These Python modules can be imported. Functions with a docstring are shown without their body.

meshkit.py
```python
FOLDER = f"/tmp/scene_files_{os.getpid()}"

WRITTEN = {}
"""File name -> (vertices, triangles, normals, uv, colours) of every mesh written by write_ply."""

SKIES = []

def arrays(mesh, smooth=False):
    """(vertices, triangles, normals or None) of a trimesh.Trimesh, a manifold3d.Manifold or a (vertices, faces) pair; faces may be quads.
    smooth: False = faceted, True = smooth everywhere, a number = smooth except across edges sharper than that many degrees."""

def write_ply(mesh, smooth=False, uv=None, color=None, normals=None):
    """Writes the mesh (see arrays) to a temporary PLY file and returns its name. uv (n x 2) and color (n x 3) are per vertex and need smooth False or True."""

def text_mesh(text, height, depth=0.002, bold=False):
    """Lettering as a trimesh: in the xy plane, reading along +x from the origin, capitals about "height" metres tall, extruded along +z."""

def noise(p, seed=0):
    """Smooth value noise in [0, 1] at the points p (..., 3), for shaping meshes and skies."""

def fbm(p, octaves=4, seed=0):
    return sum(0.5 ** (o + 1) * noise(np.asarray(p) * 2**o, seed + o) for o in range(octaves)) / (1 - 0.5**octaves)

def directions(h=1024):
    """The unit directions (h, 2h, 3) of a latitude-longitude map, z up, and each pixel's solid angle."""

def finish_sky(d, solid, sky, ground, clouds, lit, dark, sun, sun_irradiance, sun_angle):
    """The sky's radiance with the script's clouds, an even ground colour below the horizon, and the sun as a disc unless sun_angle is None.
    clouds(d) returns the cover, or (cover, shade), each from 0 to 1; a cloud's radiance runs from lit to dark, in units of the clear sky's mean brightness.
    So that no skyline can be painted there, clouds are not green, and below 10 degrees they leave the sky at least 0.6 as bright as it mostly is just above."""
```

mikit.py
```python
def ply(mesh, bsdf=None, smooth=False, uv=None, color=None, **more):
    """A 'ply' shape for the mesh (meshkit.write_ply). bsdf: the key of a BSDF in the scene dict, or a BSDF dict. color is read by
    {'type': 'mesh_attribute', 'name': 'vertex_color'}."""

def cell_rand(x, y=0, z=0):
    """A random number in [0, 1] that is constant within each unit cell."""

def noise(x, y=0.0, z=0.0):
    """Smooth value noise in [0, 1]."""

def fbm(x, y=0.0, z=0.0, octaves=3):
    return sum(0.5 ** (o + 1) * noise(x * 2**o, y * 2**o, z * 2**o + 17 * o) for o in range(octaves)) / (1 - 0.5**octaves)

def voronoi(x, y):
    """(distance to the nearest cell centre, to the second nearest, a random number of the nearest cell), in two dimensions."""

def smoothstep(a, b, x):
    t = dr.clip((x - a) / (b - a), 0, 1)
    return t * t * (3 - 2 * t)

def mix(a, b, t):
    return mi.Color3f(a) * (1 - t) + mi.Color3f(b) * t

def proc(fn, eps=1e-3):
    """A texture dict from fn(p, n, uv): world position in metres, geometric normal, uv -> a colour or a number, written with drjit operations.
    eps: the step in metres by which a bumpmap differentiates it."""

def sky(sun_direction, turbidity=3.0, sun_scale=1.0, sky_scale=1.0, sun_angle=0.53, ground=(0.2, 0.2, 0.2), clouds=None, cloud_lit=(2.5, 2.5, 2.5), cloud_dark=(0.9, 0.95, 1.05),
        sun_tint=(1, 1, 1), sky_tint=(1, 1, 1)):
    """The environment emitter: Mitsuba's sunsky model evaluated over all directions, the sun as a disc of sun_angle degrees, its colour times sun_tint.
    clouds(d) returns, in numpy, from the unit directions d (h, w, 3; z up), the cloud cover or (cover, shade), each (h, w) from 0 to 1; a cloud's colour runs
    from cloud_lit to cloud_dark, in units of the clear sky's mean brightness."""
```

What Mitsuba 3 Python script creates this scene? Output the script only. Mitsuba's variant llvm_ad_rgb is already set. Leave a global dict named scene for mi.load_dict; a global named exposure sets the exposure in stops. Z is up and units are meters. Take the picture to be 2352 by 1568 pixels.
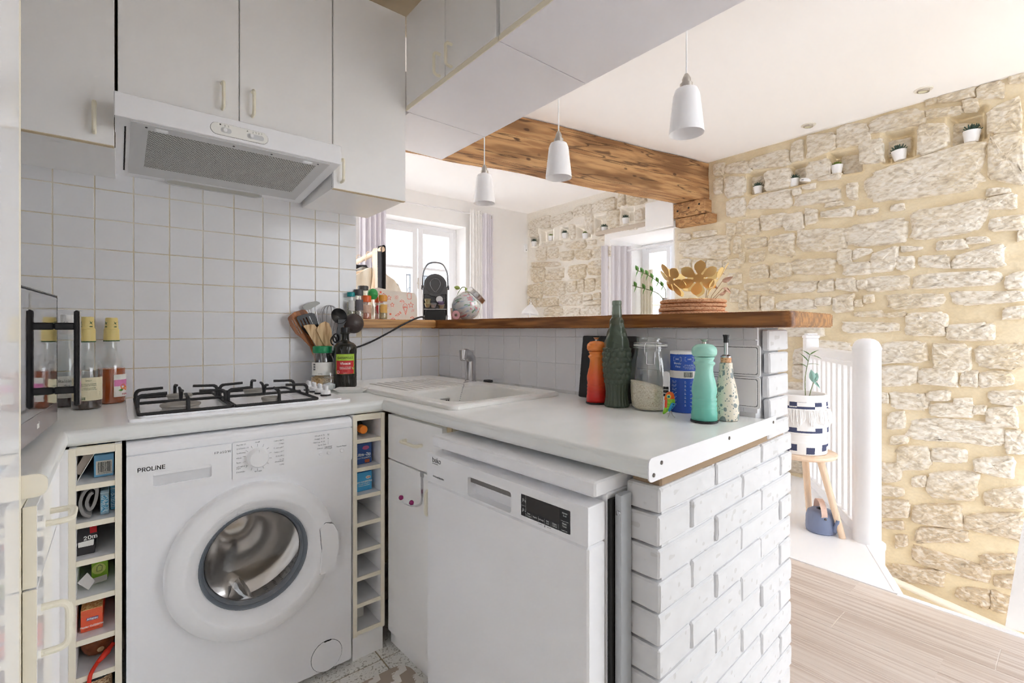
import math, random, numpy as np, trimesh, mitsuba as mi, mikit, meshkit
import drjit as dr
from shapely.geometry import Polygon, Point, box as sbox
from shapely.ops import unary_union

# ------------------------------------------------------------------ camera, sky, exposure
scene, labels = {}, {}
TF = mi.ScalarTransform4f
FOCAL, YAW, EYE = 1095.0, math.radians(39.6), 1.14
scene['camera'] = {'type': 'perspective', 'fov': math.degrees(2 * math.atan(1176 / FOCAL)), 'fov_axis': 'x',
                   'principal_point_offset_y': 0.0172, 'near_clip': 0.02, 'far_clip': 200.0,
                   'to_world': TF().look_at(origin=[0, 0, EYE], target=[math.sin(YAW), math.cos(YAW), EYE], up=[0, 0, 1])}
exposure = 3.78
scene['sky'] = mikit.sky((0.5, -0.6, 0.62), turbidity=4.0, sun_scale=0.0, sky_scale=1.0, ground=(0.62, 0.61, 0.6),
                         clouds=lambda d: (np.ones(d.shape[:2]), np.zeros(d.shape[:2])), cloud_lit=(2.5 * 0.965, 2.5 * 1.0, 2.5 * 1.05), sun_angle=None)

# ------------------------------------------------------------------ helpers
def lin(c):
    return [((v / 255) / 12.92 if v / 255 <= 0.04045 else ((v / 255 + 0.055) / 1.055) ** 2.4) for v in c]

def rgbv(c):
    return {'type': 'rgb', 'value': lin(c)}

def mat(key, c, rough=0.5, metal=0.0, spec=0.5, bump=None, bscale=0.001, **kw):
    """an opaque principled material under a key; c is an sRGB triple or a texture dict"""
    if key in scene:
        return key
    b = {'type': 'principled', 'base_color': rgbv(c) if isinstance(c, (tuple, list)) else c, 'roughness': float(rough), 'metallic': float(metal), 'specular': float(spec)}
    b.update(kw)
    if bump is not None:
        b = {'type': 'bumpmap', 'arbitrary': bump, 'scale': float(bscale), 'bsdf': b}
    scene[key] = {'type': 'twosided', 'bsdf': b}
    return key

_auto = {}
def col(c, rough=0.45, metal=0.0, spec=0.5):
    k = (tuple(c), rough, metal, spec)
    if k not in _auto:
        _auto[k] = mat('paint_%03d' % len(_auto), c, rough, metal, spec)
    return _auto[k]

keys_used = {}
def numbered(name):
    n = keys_used.get(name, 0)
    keys_used[name] = n + 1
    return name if n == 0 else '%s_%03d' % (name, n)

def thing(name, label, cat, group=None):
    key = numbered(name)
    labels[key] = {'label': label, 'category': cat}
    if group:
        labels[key]['group'] = group
    return key

def struct(name, mesh=None, m=None, smooth=35):
    key = numbered(name)
    labels[key] = {'kind': 'structure'}
    if mesh is not None:
        scene[key] = mikit.ply(mesh, m, smooth)
    return key

def part(parent, name, mesh, m, smooth=35, label=None, kind=None, T=None):
    key = numbered(parent + '__' + name)
    d = dict(mesh) if isinstance(mesh, dict) else mikit.ply(mesh, m, smooth)
    if isinstance(mesh, dict) and m is not None:
        d['bsdf'] = {'type': 'ref', 'id': m} if isinstance(m, str) else m
    if T is not None:
        d['to_world'] = TF(np.asarray(T, float).tolist())
    scene[key] = d
    if label or kind:
        labels[key] = {}
        if label: labels[key]['label'] = label
        if kind: labels[key]['kind'] = kind
    return key

def single(name, label, cat, mesh, m, smooth=35, group=None, T=None):
    key = thing(name, label, cat, group)
    d = dict(mesh) if isinstance(mesh, dict) else mikit.ply(mesh, m, smooth)
    if isinstance(mesh, dict) and m is not None:
        d['bsdf'] = {'type': 'ref', 'id': m}
    if T is not None:
        d['to_world'] = TF(np.asarray(T, float).tolist())
    scene[key] = d
    return key

def dup(root, M, label, cat=None, group=None):
    """a copy of a thing and its parts, moved by the matrix M"""
    new = thing(root.split('_0')[0] if root[-3:].isdigit() else root, label, cat or labels[root]['category'], group or labels[root].get('group'))
    for k in [k for k in scene if k == root or k.startswith(root + '__')]:
        d = dict(scene[k])
        old = np.array(d['to_world'].matrix) if 'to_world' in d else np.eye(4)
        d['to_world'] = TF((np.asarray(M) @ old).tolist())
        scene[new + k[len(root):]] = d
        keys_used[new + k[len(root):]] = 1
        if k in labels and k != root:
            labels[new + k[len(root):]] = dict(labels[k])
    return new

def mv(x=0, y=0, z=0, rz=0, s=1.0):
    c, q = math.cos(rz), math.sin(rz)
    return np.array([[c * s, -q * s, 0, x], [q * s, c * s, 0, y], [0, 0, s, z], [0, 0, 0, 1.0]])

def rot(axis, a):
    return trimesh.transformations.rotation_matrix(a, axis)

def frame(o, right, up):
    """matrix whose x runs along right, y along up, z out of the face"""
    r = np.asarray(right, float); r /= np.linalg.norm(r)
    u = np.asarray(up, float); u -= r * (u @ r); u /= np.linalg.norm(u)
    M = np.eye(4); M[:3, 0], M[:3, 1], M[:3, 2], M[:3, 3] = r, u, np.cross(r, u), o
    return M

def cat_(*ms):
    return trimesh.util.concatenate([m for m in ms])

def tr(m, M):
    m = m.copy(); m.apply_transform(M); return m

def box(x0, y0, z0, x1, y1, z1, c=0.0015):
    x0, x1 = min(x0, x1), max(x0, x1); y0, y1 = min(y0, y1), max(y0, y1); z0, z1 = min(z0, z1), max(z0, z1)
    c = min(c, (x1 - x0) / 2.2, (y1 - y0) / 2.2, (z1 - z0) / 2.2)
    if c <= 0:
        return trimesh.creation.box(bounds=[[x0, y0, z0], [x1, y1, z1]])
    pts = []
    for sx, a, ac in ((-1, x0, c), (1, x1, -c)):
        for sy, b, bc in ((-1, y0, c), (1, y1, -c)):
            for sz, e, ec in ((-1, z0, c), (1, z1, -c)):
                pts += [[a, b + bc, e + ec], [a + ac, b, e + ec], [a + ac, b + bc, e]]
    return trimesh.convex.convex_hull(np.array(pts))

def loft(rings, closed=True, cap=True):
    """rings of equal length (n x 3), joined into a surface with flat caps"""
    R = [np.asarray(r, float) for r in rings]
    n = len(R[0]); v = np.vstack(R); f = []
    for i in range(len(R) - 1):
        for k in range(n if closed else n - 1):
            a, b = i * n + k, i * n + (k + 1) % n
            f += [[a, b, b + n], [a, b + n, a + n]]
    if cap:
        c0, c1 = len(v), len(v) + 1
        v = np.vstack([v, R[0].mean(0), R[-1].mean(0)])
        for k in range(n):
            f += [[c0, (k + 1) % n, k], [c1, (len(R) - 1) * n + k, (len(R) - 1) * n + (k + 1) % n]]
    m = trimesh.Trimesh(v, np.array(f), process=False)
    return m

def lathe(prof, n=32, fn=None):
    """profile [(r, z)...] from bottom to top around z; fn(r, z, angle) may change the radius"""
    a = np.arange(n) * 2 * math.pi / n
    rings = []
    for r, z in prof:
        rr = np.array([fn(r, z, t) if fn else r for t in a])
        rings.append(np.stack([rr * np.cos(a), rr * np.sin(a), np.full(n, z)], 1))
    return loft(rings)

def shell(prof, n=32):
    return lathe(prof, n)

def cyl(p, q, r, r2=None, n=20, bev=0.0):
    p, q = np.asarray(p, float), np.asarray(q, float)
    L = np.linalg.norm(q - p); r2 = r if r2 is None else r2
    prof = [(r, 0), (r2, L)] if bev <= 0 else [(r - bev, 0), (r, bev), (r2, L - bev), (r2 - bev, L)]
    m = lathe(prof, n)
    z = (q - p) / L
    x = np.cross([0, 1, 0] if abs(z[1]) < 0.9 else [1, 0, 0], z); x /= np.linalg.norm(x)
    M = np.eye(4); M[:3, 0], M[:3, 1], M[:3, 2], M[:3, 3] = x, np.cross(z, x), z, p
    m.apply_transform(M); return m

def tube(pts, r, n=10, closed=False, cap=True):
    P = np.asarray(pts, float); k = len(P)
    rr = np.broadcast_to(np.asarray(r, float), (k,))
    if closed:
        t = np.roll(P, -1, 0) - np.roll(P, 1, 0)
    else:
        t = np.gradient(P, axis=0)
    t /= np.maximum(np.linalg.norm(t, axis=1, keepdims=True), 1e-9)
    u = np.cross(t[0], [0, 0, 1] if abs(t[0][2]) < 0.9 else [1, 0, 0]); u /= np.linalg.norm(u)
    a = np.arange(n) * 2 * math.pi / n; rings = []
    for i in range(k):
        u = u - t[i] * (u @ t[i]); u /= np.linalg.norm(u); w = np.cross(t[i], u)
        rings.append(P[i] + rr[i] * (np.cos(a)[:, None] * u + np.sin(a)[:, None] * w))
    if closed:
        return loft(rings + [rings[0]], cap=False)
    return loft(rings, cap=cap)

def smooth_path(pts, n=8, closed=False):
    """Catmull-Rom through the points"""
    P = np.asarray(pts, float)
    Q = np.vstack([P[-1], P, P[0], P[1]]) if closed else np.vstack([2 * P[0] - P[1], P, 2 * P[-1] - P[-2]])
    out = []
    for i in range(len(Q) - 3):
        a, b, c, d = Q[i:i + 4]
        for t in np.arange(n) / n:
            out.append(0.5 * (2 * b + (c - a) * t + (2 * a - 5 * b + 4 * c - d) * t * t + (3 * b - a - 3 * c + d) * t ** 3))
    if not closed:
        out.append(P[-1])
    return np.array(out)

def fillet(pts, r, n=5):
    """a polyline with its inner corners rounded"""
    P = [np.asarray(p, float) for p in pts]; out = [P[0]]
    for a, b, c in zip(P[:-2], P[1:-1], P[2:]):
        u = (a - b) / np.linalg.norm(a - b); w = (c - b) / np.linalg.norm(c - b)
        q = min(r, np.linalg.norm(a - b) * 0.49, np.linalg.norm(c - b) * 0.49)
        for t in np.linspace(0, 1, n):
            out.append((1 - t) ** 2 * (b + u * q) + 2 * t * (1 - t) * b + t * t * (b + w * q))
    out.append(P[-1]); return np.array(out)

def prism(poly, h, M=None):
    """shapely polygon (or point list) extruded along +z by h, then placed by M"""
    if not hasattr(poly, 'exterior') and not hasattr(poly, 'geoms'):
        poly = Polygon(poly)
    gs = [g for g in getattr(poly, 'geoms', [poly]) if g.area > 1e-10]
    m = trimesh.util.concatenate([trimesh.creation.extrude_polygon(g, h, engine='earcut') for g in gs])
    if M is not None:
        m.apply_transform(M)
    return m

def rrect(x0, y0, x1, y1, r):
    r = min(r, (x1 - x0) / 2.01, (y1 - y0) / 2.01)
    return sbox(x0 + r, y0 + r, x1 - r, y1 - r).buffer(r, quad_segs=5)

def text(s, h, M, dx=0.0, dy=0.0, depth=0.0005, bold=False, align='l', sx=1.0):
    m = meshkit.text_mesh(s, h, depth, bold)
    w = m.bounds[1][0]
    off = {'l': 0, 'c': -w / 2 * sx, 'r': -w * sx}[align]
    m.vertices = m.vertices * [sx, 1, 1] + [dx + off, dy, 0]
    m.apply_transform(M); return m

def bend(m, r):
    """wraps a mesh in the xy plane (x across, y up, z out) round a z axis cylinder of radius r; x = 0 faces -y"""
    m = m.copy(); v = m.vertices; a = v[:, 0] / r; q = r + v[:, 2]
    m.vertices = np.stack([q * np.sin(a), -q * np.cos(a), v[:, 1]], 1); return m

def cyl_label(r, z0, z1, a0, a1, t=0.0006, n=24):
    """a thin curved label on a cylinder, angles in radians from -y towards +x"""
    a = np.linspace(a0, a1, n); rings = []
    for q, z in ((r, z0), (r + t, z0), (r + t, z1), (r, z1)):
        rings.append(np.stack([q * np.sin(a), -q * np.cos(a), np.full(n, z)], 1))
    return loft([np.array([rings[j][i] for j in range(4)]) for i in range(n)])

def dhandle(L, out, r, n=10):
    """a D-shaped pull: its legs on z = 0 at x = -L/2 and L/2, standing out along z"""
    return tube(fillet([(-L / 2, 0, 0), (-L / 2, 0, out), (L / 2, 0, out), (L / 2, 0, 0)], out * 0.75, 6), r, n)

rng = random.Random(7)
nrng = np.random.default_rng(7)

# the right-hand run of units stands at a slight angle to the tiled wall: its own frame, a along it, b into the wall
RO = np.array([0.727, 1.605]); RE1 = np.array([0.05440, -0.99852]); RE2 = np.array([0.99852, 0.05440])
RM = np.eye(4); RM[:2, 0], RM[:2, 1], RM[:2, 3] = RE2, -RE1, RO     # x = b (into the wall), y = -a (away), z up
def R_(b, a, z):
    q = RO + a * RE1 + b * RE2
    return np.array([q[0], q[1], z])
def rbox(b0, a0, z0, b1, a1, z1, c=0.0015):
    return tr(box(b0, -a1, z0, b1, -a0, z1, c), RM)

# ------------------------------------------------------------------ materials
N = mikit.noise
def tx_wall(p, n, uv):
    return mikit.mix(lin((226, 224, 222)), lin((219, 216, 213)), mikit.fbm(p.x * 3, p.y * 3, p.z * 3))
mat('plaster', (238, 237, 236), 0.85)
mat('ceiling_paint', (240, 239, 239), 0.9)
mat('laminate', (236, 236, 236), 0.36)
mat('laminate_shiny', (228, 228, 227), 0.12)
mat('gloss_white', (232, 233, 235), 0.06, coat=0)if False else mat('gloss_white', (230, 231, 233), 0.05)
mat('enamel', (236, 237, 240), 0.2)
mat('plastic_white', (235, 236, 238), 0.35)
mat('cream_edge', (232, 226, 208), 0.5)
mat('cream_plastic', (234, 229, 210), 0.3)
mat('black_plastic', (22, 23, 25), 0.35)
mat('black_gap', (16, 15, 14), 0.8)
mat('chrome', (205, 205, 208), 0.12, 1.0)
mat('steel', (178, 178, 180), 0.3, 1.0)
mat('nickel', (196, 190, 182), 0.28, 1.0)
mat('mirror_grey', (196, 198, 202), 0.03, 1.0)
mat('tile_glaze', (226, 227, 230), 0.13)
mat('grout', (206, 199, 182), 0.9)
def tx_grout(p, n, uv):
    return mikit.mix(lin((218, 212, 198)), lin((204, 193, 168)), mikit.smoothstep(0.35, 0.7, mikit.fbm(p.x * 14, p.y * 14, p.z * 14)))
mat('grout_dirty', mikit.proc(tx_grout), 0.9)
def bp_fine(p, n, uv):
    return mikit.fbm(p.x * 55, p.y * 55, p.z * 55)
def tx_brick(p, n, uv):
    f = mikit.fbm(p.x * 25, p.y * 25, p.z * 25)
    g = mikit.smoothstep(0.78, 0.86, N(p.x * 60, p.y * 60 + 9, p.z * 60))
    return mikit.mix(mikit.mix(lin((216, 217, 219)), lin((206, 207, 209)), f), lin((184, 183, 181)), g * 0.5)
mat('brick_paint', mikit.proc(tx_brick), 0.6, bump=mikit.proc(lambda p, n, uv: mikit.fbm(p.x * 60, p.y * 60, p.z * 60)), bscale=0.0035)
def tx_counter(p, n, uv):
    f = mikit.fbm(p.x * 5, p.y * 9, p.z * 5)
    return mikit.mix(lin((228, 230, 229)), lin((222, 225, 223)), mikit.smoothstep(0.35, 0.7, f))
mat('counter_laminate', mikit.proc(tx_counter), 0.25)

def tx_stone(p, n, uv):
    big = mikit.fbm(p.y * 2.2, p.z * 3.1, 3.0)
    f = mikit.fbm(p.x * 40, p.y * 40, p.z * 55, octaves=4)
    warm = mikit.mix(lin((226, 218, 204)), lin((214, 199, 172)), mikit.smoothstep(0.38, 0.72, big))
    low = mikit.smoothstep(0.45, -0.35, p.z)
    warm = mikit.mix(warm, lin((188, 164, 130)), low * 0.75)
    c = mikit.mix(warm, lin((190, 178, 160)), mikit.smoothstep(0.5, 0.75, f) * 0.75)
    return mikit.mix(c, lin((246, 243, 238)), mikit.smoothstep(0.55, 0.35, f) * 0.4)
mat('limestone', mikit.proc(tx_stone), 0.9, bump=mikit.proc(lambda p, n, uv: mikit.fbm(p.x * 60, p.y * 60, p.z * 75, octaves=4)), bscale=0.02)
def tx_mortar(p, n, uv):
    f = mikit.fbm(p.x * 8, p.y * 8, p.z * 8)
    g = mikit.fbm(p.x * 90, p.y * 90, p.z * 90)
    c = mikit.mix(lin((230, 217, 190)), lin((219, 203, 172)), mikit.smoothstep(0.3, 0.7, f))
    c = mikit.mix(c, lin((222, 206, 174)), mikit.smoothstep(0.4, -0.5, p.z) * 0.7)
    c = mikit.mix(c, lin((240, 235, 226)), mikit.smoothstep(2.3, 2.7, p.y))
    return mikit.mix(c, c * 0.86, g)
mat('mortar', mikit.proc(tx_mortar), 0.95, bump=mikit.proc(lambda p, n, uv: mikit.fbm(p.x * 120, p.y * 120, p.z * 120)), bscale=0.004)

def tx_plank(p, n, uv):
    row = dr.floor((p.x + 1.0) / 0.19)
    r = mikit.cell_rand(row, dr.floor((p.y + row * 0.43) / 1.2))
    g = mikit.fbm(p.x * 110 + r * 40, p.y * 3.0 + r * 9, r * 5, octaves=4)
    h = mikit.fbm(p.x * 14 + r * 10, p.y * 0.9, 2.0)
    c = mikit.mix(lin((212, 200, 191)), lin((192, 176, 165)), mikit.smoothstep(0.3, 0.72, g))
    c = mikit.mix(c, lin((216, 206, 198)), mikit.smoothstep(0.4, 0.75, h) * 0.55)
    return c * (0.94 + 0.12 * r)
mat('plank_wood', mikit.proc(tx_plank), 0.42)

def tx_oak(p, n, uv):
    g = mikit.fbm(p.x * 90, p.y * 3.5, p.z * 60, octaves=4)
    h = mikit.fbm(p.x * 9, p.y * 1.6, p.z * 9)
    c = mikit.mix(lin((164, 110, 58)), lin((112, 66, 28)), mikit.smoothstep(0.3, 0.7, g))
    return mikit.mix(c, lin((92, 52, 22)), mikit.smoothstep(0.5, 0.8, h) * 0.7)
mat('oak_bar', mikit.proc(tx_oak), 0.28)
def tx_oak2(p, n, uv):
    g = mikit.fbm(p.x * 3.5, p.y * 80, p.z * 70, octaves=4)
    return mikit.mix(lin((206, 158, 98)), lin((150, 98, 48)), mikit.smoothstep(0.35, 0.72, g))
mat('oak_shelf', mikit.proc(tx_oak2), 0.35)
def tx_beam(p, n, uv):
    x = p.x * 0.984 - p.y * 0.18; y = p.x * 0.18 + p.y * 0.984
    g = mikit.fbm(x * 5, y * 38, p.z * 42, octaves=4)
    h = mikit.fbm(x * 2.5, y * 7, p.z * 9)
    k = N(x * 11, y * 8, p.z * 24)
    c = mikit.mix(lin((192, 150, 104)), lin((158, 114, 74)), mikit.smoothstep(0.32, 0.68, g))
    c = mikit.mix(c, lin((112, 76, 46)), mikit.smoothstep(0.45, 0.75, h) * 0.8)
    crack = mikit.smoothstep(0.03, 0.0, dr.abs(mikit.fbm(x * 1.6, y * 14, p.z * 17) - 0.47))
    c = mikit.mix(c, lin((52, 32, 20)), crack * 0.7)
    return mikit.mix(c, lin((70, 44, 28)), mikit.smoothstep(0.84, 0.93, k) * 0.8)
mat('beam_wood', mikit.proc(tx_beam), 0.75, bump=mikit.proc(lambda p, n, uv: mikit.fbm(p.x * 8, p.y * 50, p.z * 60, octaves=4)), bscale=0.006)
def tx_pale_wood(p, n, uv):
    g = mikit.fbm(p.x * 60, p.y * 60, p.z * 8, octaves=3)
    return mikit.mix(lin((242, 222, 200)), lin((228, 198, 168)), g)
mat('pale_wood', mikit.proc(tx_pale_wood), 0.5)
def tx_speckle(p, n, uv):
    g = mikit.fbm(p.x * 220, p.y * 220, 1.0, octaves=2)
    return mikit.mix(lin((226, 225, 220)), lin((168, 165, 156)), mikit.smoothstep(0.6, 0.78, g))
mat('floor_tile_glaze', mikit.proc(tx_speckle), 0.3)

# ------------------------------------------------------------------ the room
CEIL, D, SW, YF = 2.63, 2.2, 4.05, 4.6
YB = -1.25                                                             # the room is open behind the camera
fl = struct('floor', cat_(box(1.3, YB, -0.12, 2.59, YF + 0.3, -0.0018, 0), box(2.59, 0.52, -0.12, 2.60, YF + 0.3, -0.012, 0), box(-0.8, 2.25, -0.12, 1.3, YF + 0.3, -0.002, 0)), mat('pale_joint', (228, 222, 216), 0.8))
fk_ = struct('floor_kitchen', box(-0.8, YB, -0.12, 1.3, 2.25, -0.003, 0), mat('tile_joint', (150, 136, 112), 0.9))
# laminate planks of the living room run along y
random.seed(3)
plank_plies = {}
for i in range(7):
    x0 = 1.45 + i * 0.164 if i else 1.36
    x1 = 1.45 + (i + 1) * 0.164 - 0.0014
    if i == 6: x1 = 2.585
    y = YB - (i * 0.43) % 1.2
    k = 0
    while y < YF + 0.1:
        y1 = y + 1.2
        a, b = max(y, YB), min(y1 - 0.0024, YF + 0.25)
        if b - a > 0.03:
            part(fl, 'plank', box(x0, a, -0.012, x1, b, 0.0, 0.0008), 'plank_wood')
        y = y1; k += 1
# white speckled tiles of the kitchen floor
ft = mikit.ply(box(0.0025, 0.0025, -0.012, 0.3275, 0.3275, 0.0, 0.0012), 'floor_tile_glaze', 30)
for i in range(-4, 5):
    for j in range(0, 6):
        X0, Y0 = 0.045 + i * 0.33, 0.27 + j * 0.33 - 0.03
        if -1.3 < X0 < 1.2 and Y0 < 1.9:
            part(fk_, 'tile', ft, None, T=mv(X0, Y0, 0))
# painted landing at the head of the stairs and the edge strip of the floor
RD = np.array([0.848, 0.53])
landing = struct('landing', prism([(2.592, 0.52), (2.93, 0.665), (3.11, 0.755), (4.08, 1.37), (4.08, YF), (2.592, YF)], 0.14, mv(z=-0.138)), mat('landing_paint', (236, 237, 240), 0.4))
struct('trim_1', box(2.575, YB, -0.2, 2.605, 0.525, 0.003, 0.002), 'landing_paint')
struct('trim_2', cat_(*[tr(box(0, -0.018, -0.16, L, 0.018, 0.004, 0.004), mv(2.605, 0.525, 0, math.atan2(0.235, 0.5))) for L in (0.56,)]), 'landing_paint')
struct('stairwell', cat_(box(2.5, YB, -1.6, 2.59, 0.5, -0.2, 0), box(2.5, YB, -1.7, 4.3, 1.5, -1.6, 0), tr(box(0, 0.0, -1.6, 1.95, 0.06, -0.14, 0), mv(2.6, 0.56, 0, math.atan2(0.79, 1.45)))), 'plaster')

wall_left = struct('wall_left', cat_(box(-0.85, YB, 0, -0.74, 2.5, CEIL, 0), box(-0.85, 2.5, 0, -0.74, YF + 0.3, 0.6, 0), box(-0.85, 2.5, 2.4, -0.74, YF + 0.3, CEIL, 0)), 'plaster')  # opening on the unseen far-room side added to let daylight in
struct('light_block_behind', box(-0.85, YB - 0.1, 0, 1.35, YB, CEIL, 0), 'plaster')  # unseen wall added to block daylight, so the kitchen is lit from the right
struct('ceiling_shade', box(-0.74, 0.9, CEIL - 0.012, 1.33, 2.199, CEIL - 0.001, 0), mat('ceiling_shade_tan', (176, 162, 138), 0.8))  # added panel whose darker tan paints in the shade above the cupboards
struct('ceiling', box(-0.9, YB, CEIL, 4.4, YF + 0.5, CEIL + 0.1, 0), 'ceiling_paint')
# tiled wall behind the hob: full height up to x = 0.866, a low wall under the oak shelf beyond it
wall_back = struct('wall_back', cat_(box(-0.75, D - 0.0052, 0, 0.860, D + 0.1, CEIL, 0), box(0.8, D - 0.0052, 0, 1.40, D + 0.1, 1.15, 0)), 'grout_dirty')
tile = mikit.ply(tr(box(0.0016, 0, 0.0016, 0.1040, 0.007, 0.1033, 0.0012), mv(y=-0.007)), 'tile_glaze', 20)
half = mikit.ply(tr(box(0.0016, 0, 0.0016, 0.081, 0.007, 0.1033, 0.0012), mv(y=-0.007)), 'tile_glaze', 20)
low = mikit.ply(tr(box(0.0016, 0, 0.0016, 0.1040, 0.007, 0.043, 0.0012), mv(y=-0.007)), 'tile_glaze', 20)
for i in range(-5, 14):
    for k in range(-3, 6):
        x, z = -0.167 + 0.1056 * i, 1.210 + 0.1049 * k
        if i >= 10 and k > -2: continue
        if i == 9 and k >= -1:
            part(wall_back, 'tile', half, None, T=mv(x, D, z)); continue
        if i >= 10 and k == -1: continue
        part(wall_back, 'tile', tile, None, T=mv(x, D + nrng.uniform(-0.0005, 0.0005), z))
for i in range(10, 14):
    part(wall_back, 'tile', low, None, T=mv(-0.167 + 0.1056 * i, D, 1.1054))

# the low wall of the bar: tiles on the kitchen side, painted bricks at its end and on the pier beside the dishwasher
wall_bar = struct('wall_bar', rbox(0.6205, -0.62, 0, 0.80, 1.035, 1.146, 0), 'brick_paint')
Ttile = RM @ mv(0.624, 0, 0)
t_r = box(-0.006, 0.0010, 0.0010, 0.002, 0.1035, 0.1039, 0.0010)
tilR = mikit.ply(t_r, mat('tile_glaze_b', (224, 225, 229), 0.3), 20)
lowR = mikit.ply(box(-0.006, 0.0016, 0.0016, 0.002, 0.1029, 0.034, 0.0012), 'tile_glaze_b', 20)
for i in range(16):
    a1 = -0.565 + 0.1045 * (i + 1)
    if i == 15:
        for k in range(-3, -1):
            part(wall_bar, 'tile', box(-0.006, 0.066, 0.0010, 0.002, 0.1035, 0.1039, 0.0010), 'tile_glaze_b', 20, T=RM @ mv(0.624, -a1, 1.2155 + 0.1049 * k))
        part(wall_bar, 'tile', box(-0.006, 0.066, 0.0010, 0.002, 0.1035, 0.034, 0.0010), 'tile_glaze_b', 20, T=RM @ mv(0.624, -a1, 1.1109))
        continue
    for k in range(-3, -1):
        part(wall_bar, 'tile', tilR, None, T=RM @ mv(0.624, -a1, 1.2155 + 0.1049 * k))
    part(wall_bar, 'tile', lowR, None, T=RM @ mv(0.624, -a1, 1.1109))

def brick_mesh(b0, a0, z0, b1, a1, z1, seed):
    m = box(b0, -a1, z0, b1, -a0, z1, 0.004)
    m = m.subdivide_to_size(0.05)
    v = m.vertices
    v = v + (np.stack([meshkit.fbm(v * 30 + 7.0 * k, 3, seed) for k in range(3)], 1) - 0.5) * 0.0035
    m.vertices = v
    return tr(m, RM)
pitch = 0.0672
pier = struct('wall_pier', rbox(0.075, 0.990, 0, 0.80, 1.053, 0.84, 0), 'brick_paint')
ztop = 0.829
for k in range(13):
    z1 = ztop - pitch * k; z0 = z1 - 0.0612
    if z0 < 0: break
    if k == 0: z1 -= 0.009
    edges = [0.055, 0.314, 0.598, 0.846] if k % 2 == 0 else [0.055, 0.195, 0.467, 0.746, 0.846]
    for q, (b0, b1) in enumerate(zip(edges[:-1], edges[1:])):
        j = [nrng.uniform(-0.003, 0.003) for _ in range(3)]
        part(pier, 'brick', brick_mesh(b0 + (0.001 if q else 0) + j[2] * (q > 0), 0.976 + abs(j[0]) * 2, z0 + j[1] * 0.3, b1 - 0.007, 1.06 + j[1] * 0.7, z1 + j[2] * 0.3, k * 7 + q), 'brick_paint')
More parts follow.
